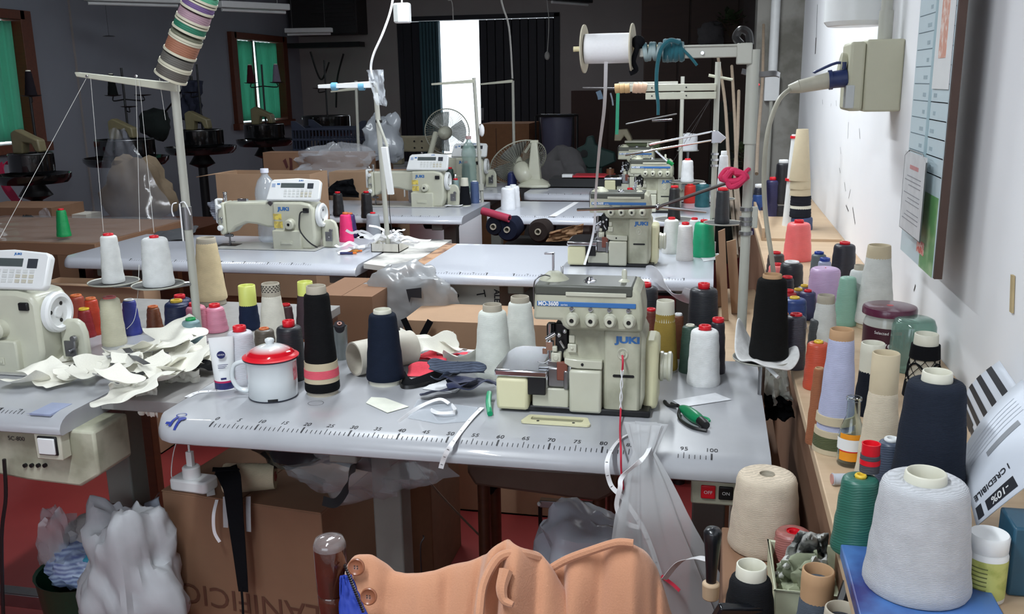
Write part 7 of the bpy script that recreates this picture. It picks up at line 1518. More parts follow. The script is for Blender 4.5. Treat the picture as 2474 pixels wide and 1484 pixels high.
carton('white_box', 'small white box behind the green spool', (at(150, 555, 3.1).x, 3.1, 0), .17, .14, at(180, 520, 3.1).z, 0, M_CARDW)
pk = mat('magenta_pink_fabric', (206, 30, 84), .7, bump=.15, scale=80)
def sash(name, label, pts, wd): ribb('pink_fabric', label, pts, wd, pk, (1, 0, .4), cat='sash', th=.004)
sash('pink_sash', 'wide pink sash draped over the nearest round machine', [at(88, 388, 3.9), at(40, 392, 3.9), at(5, 400, 3.85), at(8, 440, 3.7), at(30, 475, 3.5), at(60, 500, 3.3), at(110, 515, 3.1)], .045)
sash('pink_sash', 'second pink sash strand falling to the black cloth', [at(0, 395, 3.84), at(12, 440, 3.66), at(38, 480, 3.45), at(55, 520, 3.2), at(78, 545, 3.0)], .035)
# tan boxes under and behind the scraps table, brown boxes under lockstitch table
a = at(100, 690, 1.15); b_ = at(345, 640, 1.15)
carton('cardboard_box', 'big open tan carton between the scraps table and the lockstitch table', (at(100, 690, 1.53).x, 1.53, 0), at(345, 690, 1.53).x - at(100, 690, 1.53).x, .11, .70, 0, M_CARD2, [('f', .1)])
a = at(330, 760, 1.45)
carton('cardboard_box', 'rust brown carton beneath the lockstitch table behind the thread cones', (-1.02, 1.70, 0), .54, .20, .58, 0, mat('rust_cardboard', (150, 92, 58), .85, bump=.08))
carton('cardboard_box', 'brown carton under the right end of the lockstitch table', (-.36, 1.30, 0), .22, .30, at(900, 720, 1.30).z, 0, M_CARD)
t = carton('white_box', 'white carton printed ALE under the middle table', (at(1048, 790, 1.66).x, 1.66, 0), at(1210, 700, 1.66).x - at(1048, 700, 1.66).x, .4, at(1130, 678, 1.66).z, 0, M_CARDW)
bw = t; W = at(1210, 700, 1.66).x - at(1048, 700, 1.66).x; hz = at(1130, 678, 1.66).z
m = MB(); put_text(m, 'ALE', .03, (W * .96, -.002, hz - .055), (0, 0, -1), (1, 0, 0), .0008); put_text(m, 'T', .05, (W * .72, -.002, hz - .05), (.2, 0, -1), (1, 0, .2)); put_text(m, 'B', .025, (W * .36, -.002, hz - .06), (0, 0, -1), (1, 0, 0), .0008); m.build('box_lettering', M_INK, t, smooth=0)
crumple_bag('silver_bag', 'silvery grey plastic bag with a black flag mark hanging under the middle table', at(985, 735, 1.5) + V((0, 0, 0)), .16, .13, .06, clear('silver_film', (170, 172, 174), .72, .2), 3.7, n=40, amp=.35)
m = MB(); c_ = at(1000, 712, 1.42); m.prism([(-.028, .018), (.028, .026), (.028, -.012), (-.012, -.010), (-.018, -.03)], -.001, .001); tag(m.build('black_flag_print', M_INK, None, loc=c_), 'black flag-shaped print on the silvery bag', 'print')
crumple_bag('clear_bag', 'clear crinkled bag in front of the white carton', at(1110, 775, 1.50), .13, .05, .04, film, 9.2, n=28, amp=.6)
carton('tan_box', 'tan carton standing below the silvery bag behind the front table', (at(975, 800, 1.25).x, 1.25, 0), .55, .25, at(1060, 790, 1.25).z + .015, 0, M_CARD2)
ribb('black_strap', 'black strap hanging in a V behind the front table', [at(975, 770, 1.2), at(1003, 828, 1.2), at(1012, 826, 1.2), at(1040, 775, 1.2)], .022, M_BLKF, (1, 0, 0), cat='strap')
# black things, spools under the third table
for k, (x, y, r_, c_, lab) in enumerate(((1225, 555, .065, (24, 28, 46), 'navy cone lying with its round end showing under the third table'), (1192, 548, .05, (20, 22, 34), 'black cone lying behind the navy one under the third table'), (1300, 560, .06, (44, 36, 34), 'dark brown cone lying under the third table'))):
    p = at(x, y, 2.9); t = thing('lying_cone', lab, 'cone', p, .2); MB().lathe([(.018, -.0), (r_ * .8, .0), (r_, .03), (r_ * .7, .20), (.014, .20)], 26, (0, 0, 0), (.3, 1, 0), close=True).build('yarn', yarn(c_), t); MB().lathe([(.011, -.008), (.016, -.008), (.016, .205), (.011, .205)], 18, (0, 0, 0), (.3, 1, 0), close=True).build('card_core', M_CORE, t)
p = at(1228, 545, 2.86); t = thing('pink_tube', 'white tube with a pink open end among the lying cones', 'tube', p + V((0, .03, .03)), .2); MB().lathe([(.014, 0), (.020, 0), (.020, .16), (.014, .16)], 20, (0, 0, 0), (-.9, .5, .2), close=True).build('tube_body', plastic((170, 60, 84)), t)
carton('dark_bin', 'dark storage box below the third table', (-.10, 3.05, 0), .40, .45, .60, 0, mat('near_black_box', (40, 36, 38), .6), cat='box')
sheetbag('brown_paper', 'crumpled brown paper under the third table', [at(1330, 560, 2.88), at(1410, 540, 2.88), at(1405, 580, 2.88), at(1320, 585, 2.88)], mat('kraft_paper', (130, 98, 68), .8), 6, .03, cat='paper', th=.001)
# patterned glossy board between tables with white tape pile
t = thing('side_board', 'patterned board bridging the lockstitch and middle tables', 'board', (0, 0, 0)); m = MB()
P = [on(838, 628), on(960, 652), on(1090, 583), on(1010, 575), on(870, 590)]; P = [V((min(max(p.x, -.325), -.12), p.y, 0)) for p in P]
m.prism([(-.322, 1.70), (-.130, 1.62), (-.130, 2.28), (-.322, 2.28)], TZ - .022, TZ - .001, 'z'); m.build('board_top', mat('black_white_paper_board', (214, 212, 206), .5, kind='spots', rgb2=(70, 68, 70), scale=5, bump=.02), t, bevel=.001); MB().box(-.25, -.20, 2.2, 2.25, 0, TZ - .022).build('leg', M_WOODD, t)
t.name = 'bridge_board'
p = on(925, 610, TZ); t = thing('tape_box', 'small white open box full of tangled white tape', 'box', (p.x - .05, p.y, TZ)); m = MB(); m.box(0, .12, 0, .003, 0, .035); m.box(0, .12, .12, .123, 0, .05); m.box(0, .003, 0, .12, 0, .035); m.box(.117, .12, 0, .12, 0, .035); m.box(0, .12, 0, .12, 0, .003); m.build('box_walls', M_CARDW, t)
random.seed(8)
for k in range(22):
    c0 = V((t.location.x + random.uniform(-.06, .13), p.y + random.uniform(-.03, .12), TZ + .015 + random.uniform(0, .05)))
    P = [c0]; a = random.uniform(0, 6)
    for j in range(5): a += random.uniform(-1.3, 1.3); c0 = c0 + V((math.cos(a) * .028, math.sin(a) * .028, random.uniform(-.012, .016))); c0.z = max(c0.z, TZ + .006); P.append(c0)
    ribb('white_tape', 'white tape curl in the tangle on the bridging board', P, .011, M_TAPE, (0, .3, 1), 4, group='tangled white tape', twist=random.uniform(-2, 2))
for k, (x, y, c_, lab) in enumerate(((840, 612, (40, 40, 90), 'navy pen lying before the tape tangle'), (852, 607, (214, 140, 40), 'orange capped pen lying before the tape tangle'))):
    p = on(x, y, TZ + .006); d = V((.06, .012 + .01 * k, 0)); t = thing('pen', lab, 'pen', p); MB().tube([d * -.5, d * .35], .0055, 8, 2).build('barrel', plastic(c_), t); MB().tube([d * .35, d * .6], .0042, 8, 2).build('cap', plastic((220, 110, 30)), t)
# water bottles and glue bottle
def bottle(label, px, yt, yb, w_, capc, waist=False, Yp=None, lab=None, mm=None):
    c, r, H, xt = base_from_px(px, yt, yb, w_, TZ + .001)
    if Yp: c = V((at(px, yb, Yp).x, Yp, TZ + .001)); H = at(px, yt, Yp).z - TZ; r = w_ / 2 * depth(c) / F_PX
    t = thing('water_bottle', label, 'bottle', c)
    pr = [(.0001, .002), (r * .8, .0), (r * .98, .01 * 1)]
    for k in range(14): f = .06 + .44 * k / 13; pr.append((r * (1.0 - .035 * (k % 2)), H * f))
    pr += [(r * (.86 if waist else 1), H * .56), (r * 1.02, H * .66), (r * .95, H * .74), (r * .7, H * .84), (r * .32, H * .91), (r * .30, H * .955)]
    MB().lathe(pr, 30).build('bottle_body', mm or clear('pet_bottle', (200, 214, 226), .38, .05), t, smooth=50)
    MB().lathe([(.0001, H), (r * .36, H), (r * .38, H * .99), (r * .38, H * .945), (.0001, H * .94)], 22).build('cap', capc, t)
    if lab: arc(t, r * 1.01, H * .28, H * .46, 0, 2 * PI, lab, 'label', 28)
    return t
bottle('clear plastic water bottle with white cap behind the lockstitch arm', 652, 408, 585, 52, mat('pale_cap', (214, 216, 232), .4), Yp=2.12, lab=mat('blue_white_label', (180, 214, 236), .4, kind='spots', rgb2=(230, 236, 240), scale=40, bump=0))
bottle('round-shouldered green-grey bottle before the far machine', 1135, 329, 465, 36, mat('pink_cap', (206, 170, 170), .4), True, Yp=4.12, mm=clear('green_pet', (160, 190, 182), .5, .05))
p = on(965, 478, TZ); t = thing('glue_bottle', 'white glue bottle with nozzle standing by the far machine pillar', 'bottle', p + V((0, .02, 0))); s = depth(p) / F_PX
MB().box(-12 * s, 12 * s, -.012, .012, 0, 34 * s).build('bottle_body', M_WHITEP, t, bevel=.006); MB().lathe([(.006, 34 * s), (.001, 62 * s), (0, 62 * s)], 12).build('nozzle', M_WHITEP, t); MB().tube([(.002, 0, 60 * s), (.010, 0, 40 * s), (.014, 0, 20 * s)], .002, 6, 4).build('nozzle_tie', M_WHITEP, t)
t = thing('glue_bottle', 'small white bottle lying behind the glue bottle', 'bottle', p + V((-.05, .05, .0))); MB().box(-.02, .02, -.012, .012, 0, .04).build('bottle_body', M_WHITEP, t, bevel=.006)
MB().cyl((0, 0, .04), (0, 0, .055), .006, n=10).build('cap', M_WHITEP, t)
# lint on tables
scrap('lint', 'white lint and snippets beside the far machine base', on(1095, 500, TZ), .10, .04, .2, M_TAPE, 17, .006, cat='lint', sub=0)
scrap('black_rag', 'black rag tucked under the middle overlock machine', on(1440, 632, TZ), .10, .05, .1, M_BLKF, 18, .012, cat='cloth')
scrap('black_rag', 'black rag at the right foot of the middle overlock machine', on(1545, 632, TZ), .07, .04, .1, M_BLKF, 19, .010, cat='cloth')
scrap('grey_cloth', 'dark grey cloth lying at the back of the lockstitch table', on(415, 575, TZ), .20, .20, .3, mat('grey_felt', (70, 72, 76), .9, bump=.2), 23, .012, 10, cat='cloth', lift=.03)
flat('paper_sheet', 'white paper lying under the green spool on the middle table', [(1690, 620), (1735, 612), (1748, 625), (1700, 632)], mat('white_paper', (222, 224, 228)))
# enamel cup, empty core tube
c, r, H, xt = base_from_px(822, 788, 872, 36, TZ); s = depth(c) / F_PX; t = thing('tin_cup', 'small grey tin cup holding a dark bobbin behind the tall black cone', 'cup', c); MB().lathe([(.0001, .001), (r * .9, 0), (r * 1.0, H * .5), (r * 1.05, H), (r * .98, H), (r * .93, H * .5), (.0001, .005)], 28).build('cup_body', mat('grey_tin', (128, 134, 134), .3, .6), t)
t2 = thing('bobbin', 'dark bobbin with a thread tail sitting in the tin cup', 'bobbin', c + V((0, 0, H * .75))); MB().lathe([(.0045, 0), (.013, 0), (.013, .035), (.0045, .035)], 20, (0, 0, 0), (.2, -.4, .8), close=True).build('bobbin_yarn', yarn((46, 44, 48)), t2); MB().lathe([(.003, .0355), (.006, .0355), (.006, .038), (.003, .038)], 16, (0, 0, 0), (.2, -.4, .8), close=True).build('bobbin_core', plastic((150, 90, 70)), t2)
p = on(850, 914, TZ); s = depth(p) / F_PX; Rr = 42 * s; t = thing('empty_tube', 'wide empty cardboard tube lying on its side between black and navy cones', 'tube', V((p.x, p.y + .02, TZ + Rr)), 0)
MB().lathe([(Rr * .90, 0), (Rr, .0), (Rr, .16), (Rr * .90, .16)], 36, (0, 0, 0), (.62, .75, 0), close=True).build('tube_shell', mat('grey_white_tube', (206, 200, 186), .6), t)
# white film streamer from middle table
m = MB(); pts = [on(1560, 655, TZ + .01), at(1585, 665, 1.50), at(1605, 690, 1.45), at(1630, 715, 1.40), at(1662, 722, 1.30), at(1670, 700, 1.28)]
m.ribbon([q - pts[0] for q in pts], lambda q: .035 + .02 * math.sin(q * 9), (0, .4, 1), 8, 1.2, .0012); tag(m.build('film_strip', clear('white_film', (228, 230, 236), .7, .2), None, loc=pts[0]), 'twisted white film strip hanging off the middle table corner', 'film')
p = on(1320, 695, TZ); m = MB()
# ------------------------------------------------------------------ fans
def fan(label, c, normal, R, base, up=(0, 0, 1), stand=True):
    t = thing('desk_fan', label, 'fan', base); O = V(base); n = V(normal).normalized(); c = V(c) - O; a = n.cross(V((0, 0, 1))).normalized(); b = n.cross(a)
    wire = mat('pale_fan_wire', (176, 176, 160), .4)
    m = MB(); P = [c + (a * math.cos(q) + b * math.sin(q)) * R for q in [2 * PI * k / 40 for k in range(41)]]; m.tube(P, .004, 6, cap=False); m.build('guard_rim', wire, t)
    m = MB()
    for k in range(60):
        q = 2 * PI * k / 60; d = a * math.cos(q) + b * math.sin(q)
        for sg in (1, -1): m.tube([c + d * R, c + d * R * .8 + n * .035 * sg, c + d * R * .25 + n * .045 * sg], .0009, 4, cap=False)
    m.build('guard_wires', wire, t, kind='stuff')
    for k in range(3):
        q0 = k * 2 * PI / 3
        def bl(u, v, q0=q0): r_ = R * (.15 + .72 * v); q = q0 + (u - .5) * (1.5 - .2 * v); return c + (a * math.cos(q) + b * math.sin(q)) * r_ + n * (.018 * (u - .5) * 2)
        MB().sheet(bl, 8, 6).build('fan_blade', clear('grey_blade', (120, 124, 120), .62, .2), t, solid=.0015)
    MB().lathe([(.0001, -.02), (R * .16, -.02), (R * .17, .02), (.0001, .03)], 20, c, n).build('hub', M_ENAM, t)
    mb = MB(); mb.lathe([(.0001, .04), (R * .25, .042), (R * .30, .07), (R * .30, .12), (R * .22, .17), (.0001, .18)], 24, c, -n); mb.build('fan_motor', M_ENAM, t, smooth=60)
    return t, O, c, n
p = on(1288, 456, TZ); b_ = V((p.x, p.y + .06, TZ)); s = depth(b_) / F_PX
cc = at(1252, 392, b_.y + .07)
t, O, c, n = fan('cream desk fan tilted back on the far white table', cc, (-.45, .62, .64), 72 * s * 1.0, b_)
tp = at(1286, 343, b_.y) - O
MB().hexa([(-.045, -.035, .04), (.045, -.035, .04), (.045, .035, .04), (-.045, .035, .04), (-.020, -.018, tp.z), (.020, -.018, tp.z), (.020, .018, tp.z), (-.020, .018, tp.z)]).build('stand_column', M_ENAM, t, bevel=.008)
m = MB(); P = [(-.10, -.07), (0, -.10), (.10, -.07), (.11, .06), (-.11, .06)]; v = [(x, y, .006) for x, y in P] + [(x, y, .022) for x, y in P] + [(x * .42, y * .42, .058) for x, y in P]; n_ = 5
m.add(v, [tuple(reversed(range(5))), tuple(range(10, 15))] + [(k + a_ * 5, (k + 1) % 5 + a_ * 5, (k + 1) % 5 + (a_ + 1) * 5, k + (a_ + 1) * 5) for a_ in range(2) for k in range(5)]); m.build('stand_base', M_ENAM, t, bevel=.006)
m = MB(); m.prism([(x * .96, y * .96) for x, y in P], 0, .008, 'z'); m.build('base_rubber', M_BLACKP, t)
m = MB(); m.cyl((-.026, 0, tp.z), (.026, 0, tp.z), .012, n=14); m.tube([tuple(tp), tuple(tp.lerp(c, .5))], .010, 8, 3); m.build('tilt_joint', M_ENAM, t)
b2 = at(1065, 372, 4.75); b2.z = TZ; cc = at(1080, 318, 5.1)
t, O, c, n = fan('cream fan facing the open door with a dark grey disc behind it', cc, (-.12, .98, .05), 54 * depth(cc) / F_PX, V((at(1068, 360, 5.0).x, 4.5, TZ)))
MB().cyl((0, 0, 0), (0, .35, (c.z)), .02, n=12).build('stand_column', M_ENAM, t); MB().lathe([(.0001, 0), (.11, 0), (.10, .03), (.0001, .04)], 24).build('stand_base', M_ENAM, t)
# ------------------------------------------------------------------ round linking machines in a row along the left wall
M_GBLK = mat('gloss_black_enamel', (16, 17, 19), .15, coat=.8, bump=.01)
def linker(label, px, py, wb, wd, Dd, cones, head=True, rz=0):
    d = ray(px, py); c = CAM + d * Dd; s = Dd / F_PX; R = wb / 2 * s; r = wd / 2 * s
    t = thing('linking_machine', label, 'machine', (c.x, c.y, 0), rz, 'round linking machines along the left wall')
    z = c.z
    MB().lathe([(.0001, z + .0), (r, z), (r * 1.02, z + .02), (r * 1.02, z + .115), (r * .98, z + .12), (r * .93, z + .115), (r * .93, z + .09), (.0001, z + .09)], 44).build('dial_drum', M_GBLK, t, smooth=40)
    MB().lathe([(.06, z - .075), (R * .9, z - .06), (R, z - .03), (R * 1.01, z - .005), (R * .985, z - .005), (R * .9, z - .04), (.08, z - .05)], 44, close=True).build('tray_rim', M_GBLK, t, smooth=40)
    MB().lathe([(.0001, z - .0), (.07, z - .02), (.06, z - .08), (.10, z - .14), (.035, z - .17), (.035, .05), (.2, .03), (.22, 0), (.0001, 0)], 24).build('pedestal', M_DARK, t, smooth=50)
    MB().lathe([(r * .97, z + .116), (r * 1.0, z + .121), (r * .99, z + .124), (r * .95, z + .122)], 44, close=True).build('needle_ring', M_STEEL, t)
    if head:
        m = MB(); m.prism([(-.10, z + .12), (-.10, z + .25), (-.06, z + .27), (.05, z + .22), (.09, z + .205), (.10, z + .13), (.06, z + .13), (.04, z + .18), (-.02, z + .19), (-.03, z + .12)], -.035, .035); m.build('machine_head', mat('olive_cream_enamel', (120, 112, 84), .4), t, bevel=.01)
    MB().cyl((-.03, .1, z + .1), (-.03, .1, z + .62), .008, n=10).build('cone_post', M_DARK, t)
    for (dx, dz, col) in cones:
        MB().lathe([(.0001, 0), (.05, .006), (.062, .012), (.05, .010), (.0001, .004)], 20, (dx, .1, z + dz)).build('cone_dish', M_DARK, t)
        MB().tube([(-.03, .1, z + dz - .02), (dx, .1, z + dz - .03), (dx, .1, z + dz)], .005, 6, 4).build('dish_arm', M_DARK, t)
        if col:
            q = make_cone('yarn_cone', 'cone', (c.x + dx, c.y + .1, z + dz + .008), .018, .036, .155, col, 'i', .014, .006, 0, 'cones on the linking machines'); CNL.append((q, label))
    return t
CNL = []
linker('nearest round linking machine with the pink sash, cut by the left edge', 80, 418, 170, 100, 5.8, [(-.02, .46, (24, 20, 26))], True)
linker('round black linking machine with olive head behind the clear tent bag', 305, 378, 195, 135, 6.7, [(-.12, .42, (12, 14, 14)), (.12, .42, None), (0, .34, None)])
linker('round black linking machine under the hanging blue coat', 485, 352, 165, 108, 7.3, [(-.1, .40, None)])
linker('round black linking machine before the green curtained window', 640, 335, 135, 94, 8.0, [(-.14, .46, (70, 26, 34)), (.10, .46, (120, 112, 128))])
linker('farthest round linking machine behind the navy crate', 790, 312, 130, 112, 8.6, [(-.1, .36, None)], False)
labs = ['black cone on the linking machine nearest the left edge', 'black cone on the post beside the olive machine head', 'dark red cone before the green curtain', 'mauve grey cone before the green curtain']
for (q, l), lb in zip(CNL, labs): q['label'] = lb
# umbrella-like hook plate above
p = at(263, 88, 5.6); m = MB(); m.lathe([(.0001, .008), (.03, .006), (.05, 0), (.045, 0), (.0001, .004)], 16); m.cyl((0, 0, .006), (0, 0, ZC - p.z), .0015, n=5); tag(m.build('hanging_hook', M_DARK, None, loc=p), 'small dark disc hanging above the olive machine head', 'hook')
# hanging coat, dark bag, garlands
sheetbag('blue_jacket', 'dark blue jacket hanging on a hook beside the thread stand pole', [at(440, 195, 5.4), at(488, 195, 5.4), at(486, 300, 5.4), at(436, 285, 5.4)], mat('blue_black_cloth', (34, 38, 58), .85, bump=.2), 3, .05, 14, cat='jacket', th=.02)
crumple_bag('dark_bag', 'dark green-black bag on the machine row behind the thread stand', at(375, 300, 5.6), .13, .12, .10, mat('dark_green_cloth', (26, 36, 34), .85), 7.1, n=20, amp=.3)
a = at(462, 190, 5.45); t = thing('coat_rack', 'thin dark coat rack carrying the blue jacket and the dark bag', 'rack', (a.x, 5.45, 0))
m = MB(); m.cyl((0, 0, 0), (0, 0, a.z + .02), .012, n=12); m.tube([(0, 0, a.z), (at(375, 260, 5.45).x - a.x, .12, at(375, 275, 5.45).z)], .008, 8, 2); m.build('rack_pole', M_DARK, t); MB().lathe([(.0001, 0), (.18, 0), (.17, .02), (.0001, .03)], 24).build('rack_foot', M_DARK, t)
# ------------------------------------------------------------------ back wall furniture
def at8(x, y, Y=9.6): return at(x, y, Y)
a, b_ = at8(700, 85), at8(858, 0); t = thing('air_conditioner', 'black air unit with slats high on the back wall', 'air conditioner', (a.x, 9.62, a.z)); W = b_.x - a.x
MB().box(0, W, 0, .37, 0, .62).build('unit_body', mat('charcoal_unit', (44, 42, 44), .6), t, bevel=.01)
for k in range(9): MB().box(.30, W - .03, -.015, .0, .10 + k * .05, .125 + k * .05).build('slat', mat('charcoal_unit', (44, 42, 44)), t)
MB().box(-.05, W + .05, -.08, .1, -.16, -.10).build('wall_bracket', M_DARK, t)
for (x0, y0, x1, y1, x2, y2) in ((750, 125, 775, 192, 795, 150), (830, 130, 815, 190, 812, 260)):
    m = MB(); m.tube([at8(x0, y0), at8(x1, y1), at8(x2, y2)], .012, 6, 8); tag(m.build('wall_cable', M_BLACKP), 'black cable %s below the air unit' % ('looping' if x2 == 795 else 'trailing down'), 'cable')
# brown cabinet at the right end with bundles and plants on top
a = at(1552, 330, 8.3); b_ = at(1810, 112, 8.3)
t = thing('brown_cabinet', 'tall dark brown cabinet by the right end of the back wall', 'cabinet', (a.x, 8.3, 0)); W = b_.x - a.x; MBR = mat('dark_brown_cabinet', (66, 42, 32), .6, kind='wood', scale=2, rgb2=(48, 30, 24))
MB().box(0, W, 0, .5, 0, b_.z).build('cabinet_body', MBR, t, bevel=.005)
for k in range(3): MB().box(W * k / 3 + .01, W * (k + 1) / 3 - .01, -.02, 0, .05, b_.z - .05).build('cabinet_door', MBR, t, bevel=.004)
a = at(1548, 5, 8.6); t = thing('wall_cupboard', 'brown wooden cupboard front above the tall cabinet', 'cupboard', (a.x, 8.75, 0)); MB().box(0, 1.05, 0, .1, b_.z + .02, 2.6).build('cupboard_body', MBR, t); 
for k in range(2): MB().box(.02 + .5 * k, .50 + .5 * k, -.02, 0, b_.z + .05, 2.55).build('cupboard_door', MBR, t, bevel=.004)
M_GREY = mat('dim_grey_cloth', (86, 84, 86), .9, bump=.3)
crumple_bag('cloth_bundle', 'grey cloth bundle lying on top of the brown cabinet', at(1715, 85, 8.4), .14, .12, .07, M_GREY, 3.1, n=20, amp=.4, cat='bundle')
M_LEAF = mat('dark_leaf', (58, 76, 46), .6); random.seed(12)
def plant(name, label, c, R, n, m_, cat='plant', seed=1):
    t = thing(name, label, cat, c); rn = random.Random(seed)
    m = MB()
    for k in range(n):
        a, e = rn.uniform(0, 2 * PI), rn.uniform(-.2, 1.3); d = V((math.cos(a) * math.cos(e), math.sin(a) * math.cos(e), math.sin(e))); r_ = R * rn.uniform(.5, 1.1); p = d * r_; sd = d.cross(V((0, 0, 1))).normalized() * R * .12
        m.add([p * .75 - sd * .2, p * .88 - sd, p, p * .88 + sd], [(0, 1, 2, 3)])
    m.build('leaves', m_, t, smooth=0, kind='stuff')
    m = MB()
    for k in range(7): a = k * .9; m.tube([(0, 0, -R * .5), (math.cos(a) * R * .4, math.sin(a) * R * .4, R * .2), (math.cos(a) * R * .7, math.sin(a) * R * .7, R * .4)], .003, 5, 4)
    m.build('stems', mat('brown_stem', (80, 66, 44), .8), t, kind='stuff')
    return t
plant('dried_plant', 'dark leafy plant on top of the brown cabinet', at(1765, 65, 8.4), .20, 150, M_LEAF, seed=2)
plant('dried_plant', 'green and white leafy bunch by the wall behind the grey pole', at(1812, 395, 5.5), .20, 170, mat('olive_leaf', (84, 96, 62), .6), seed=5)
crumple_bag('dark_bundle', 'dark bundle hanging below the plants beside the sticks', V((at(1755, 330, 6.0).x, 6.0, .62)), .12, .60, .1, mat('dark_bundle_cloth', (40, 44, 40), .9), 4.6, n=20, amp=.3, cat='bundle')
st = mat('pale_stick_wood', (122, 108, 92), .6, kind='wood', scale=5, rgb2=(96, 82, 68))
for i, (pts, lab) in enumerate((([(1735, 140), (1752, 250), (1762, 420), (1780, 620)], 'pale bent stick nearest the thread stand pole'), ([(1768, 160), (1776, 300), (1782, 460), (1800, 640)], 'pale stick leaning behind the pink cloth knot'), ([(1785, 220), (1782, 330), (1776, 440), (1790, 600)], 'thin pale stick crossing behind the grey pole'), ([(1845, 60), (1842, 200), (1832, 330), (1828, 420)], 'pale stick beside the white conduit'))):
    P = [at(x, y, 3.6 - .25 * i * 0 - .004 * (y - 140)) for x, y in pts]; m = MB(); m.tube([q - P[-1] for q in P], .008, 8, 6); o = m.build('wooden_stick', st, None, loc=P[-1]); tag(o, lab, 'stick', 'sticks leaning in the far right corner')
for i, (x0, y0, x1, y1, w_) in enumerate(((1735, 560, 1748, 680, 16), (1755, 585, 1770, 690, 22), (1728, 620, 1735, 700, 12))):
    a, b_ = at(x0, y0, 1.55 + .1 * i), V((at(x1, y1, 1.55 + .1 * i).x, 1.55 + .1 * i, .642)); s = depth(a) / F_PX; m = MB(); m.hexa([b_ + V((0, 0, 0)), b_ + V((w_ * s, 0, 0)), b_ + V((w_ * s, .01, 0)), b_ + V((0, .01, 0)), a, a + V((w_ * s, 0, .01)), a + V((w_ * s, .01, .01)), a + V((0, .01, 0))])
    m.v = [p - b_ for p in m.v]; tag(m.build('card_offcut', M_CARD2, None, loc=b_), ['tall cardboard offcut standing behind the green spool', 'wide cardboard offcut near the grey pole', 'narrow cardboard offcut at the table edge'][i], 'cardboard')
t = thing('side_cabinet', 'brown wooden side cabinet behind the front table near the pole', 'cabinet', (1.02, 1.05, 0)); MB().box(0, .14, 0, 1.0, 0, .62).build('cabinet_body', M_CARD, t, bevel=.003); MB().box(-.01, .145, -.01, 1.02, .62, .64).build('cabinet_top', M_WOODP, t, bevel=.002)
# cardboard boxes, bin with bag, teal and green machines in the far middle
a, b_ = at(1160, 380, 6.6), at(1278, 300, 6.6); t = carton('cardboard_box', 'tall brown carton below the bright doorway', (a.x, 6.6, 0), b_.x - a.x, .5, b_.z, 0, mat('shaded_cardboard', (132, 92, 62), .85, bump=.08))
for k in range(2): x = (b_.x - a.x) * (.33 + .33 * k); MB().box(x, x + .006, -.002, 0, 0, b_.z * .97).build('box_seam', M_WOODD, t)
a, b_ = at(1295, 390, 6.2), at(1385, 280, 6.2); s = depth(a) / F_PX; t = thing('bag_stand', 'wire bin stand holding a violet grey bag beside the shutters', 'bin', (a.x, 6.2, 0)); W = b_.x - a.x
m = MB(); 
for x in (0, W): m.tube([(x, 0, 0), (x, 0, b_.z)], .008, 6, 2); m.tube([(x, .25, 0), (x, .25, b_.z)], .008, 6, 2)
m.tube([(0, 0, b_.z), (W, 0, b_.z), (W, .25, b_.z), (0, .25, b_.z), (0, 0, b_.z)], .010, 6); m.build('stand_frame', M_DARK, t)
def bagf(u, v): a_ = 2 * PI * u; r_ = 1 - .3 * v; return V((W / 2 + math.cos(a_) * W * .45 * r_, .125 + math.sin(a_) * .11 * r_, b_.z * (1 - .55 * v) + .01 * math.sin(9 * a_)))
MB().sheet(bagf, 36, 12).build('bin_bag', mat('violet_grey_film', (84, 84, 104), .3, bump=.4, scale=10), t, smooth=60)
a = at(1437, 410, 5.9); t = thing('teal_machine', 'teal cast machine frame with a round hole behind the tape strip', 'machine', (a.x, 5.9, 0)); s = depth(a) / F_PX; z = at(1437, 370, 5.9).z
MT = mat('teal_cast_iron', (36, 66, 62), .5, bump=.1)
m = MB(); m.prism([(x * s, z + y * s) for x, y in ((-45, -10), (-42, 12), (-22, 22), (-18, 40), (-4, 42), (2, 22), (22, 10), (48, 2), (52, -20), (20, -34), (-14, -36))], -.05, .05); m.build('machine_frame', MT, t, bevel=.012)
MB().cyl((-24 * s, -.052, z), (-24 * s, -.058, z), 9 * s, n=20).build('round_hole', M_BLACKP, t); MB().box(-.06, .06, -.04, .04, 0, z - 34 * s).build('machine_leg', MT, t); MB().box(-.25, .25, -.15, .2, 0, .03).build('machine_foot', MT, t)
a = at(1555, 350, 5.2); t = thing('green_machine', 'cream and olive green machine under the hanging green ribbon', 'sewing machine', (a.x, 5.2, 0)); z = a.z; s = depth(a) / F_PX
MB().box(-42 * s, 40 * s, -.06, .08, z - 20 * s, z + 6 * s).build('machine_bed', mat('olive_green_enamel', (84, 96, 58), .4), t, bevel=.008)
MB().box(-44 * s, 40 * s, -.07, .09, z + 6 * s, z + 11 * s).build('machine_top', M_ENAM, t, bevel=.003)
m = MB(); m.prism([(x * s, z + y * s) for x, y in ((-70, 10), (-68, 36), (-40, 38), (-30, 20), (-26, 8), (-36, 8), (-46, 22), (-54, 10))], -.04, .04); m.build('machine_head', mat('dim_cream', (150, 142, 118), .5), t, bevel=.006); MB().box(-.04, .04, -.03, .03, 0, z - 20 * s).build('machine_leg', M_DARK, t)
MB().box(-.3, .3, -.2, .2, 0, .03).build('machine_foot', M_DARK, t)
ribb('green_ribbon', 'green ribbon hanging above the olive green machine', [at(1493, 225, 3.4), at(1492, 260, 3.4), at(1491, 300, 3.4), at(1490, 325, 3.4)], .018, mat('green_ribbon', (20, 120, 90), .5), (1, 0, 0), cat='ribbon')
carton('wood_partition', 'brown wooden panel standing behind the teal machine', (at(1380, 300, 7.4).x, 7.4, 0), .75, .3, at(1420, 220, 7.4).z, 0, mat('red_brown_panel', (62, 38, 32), .7), cat='panel')
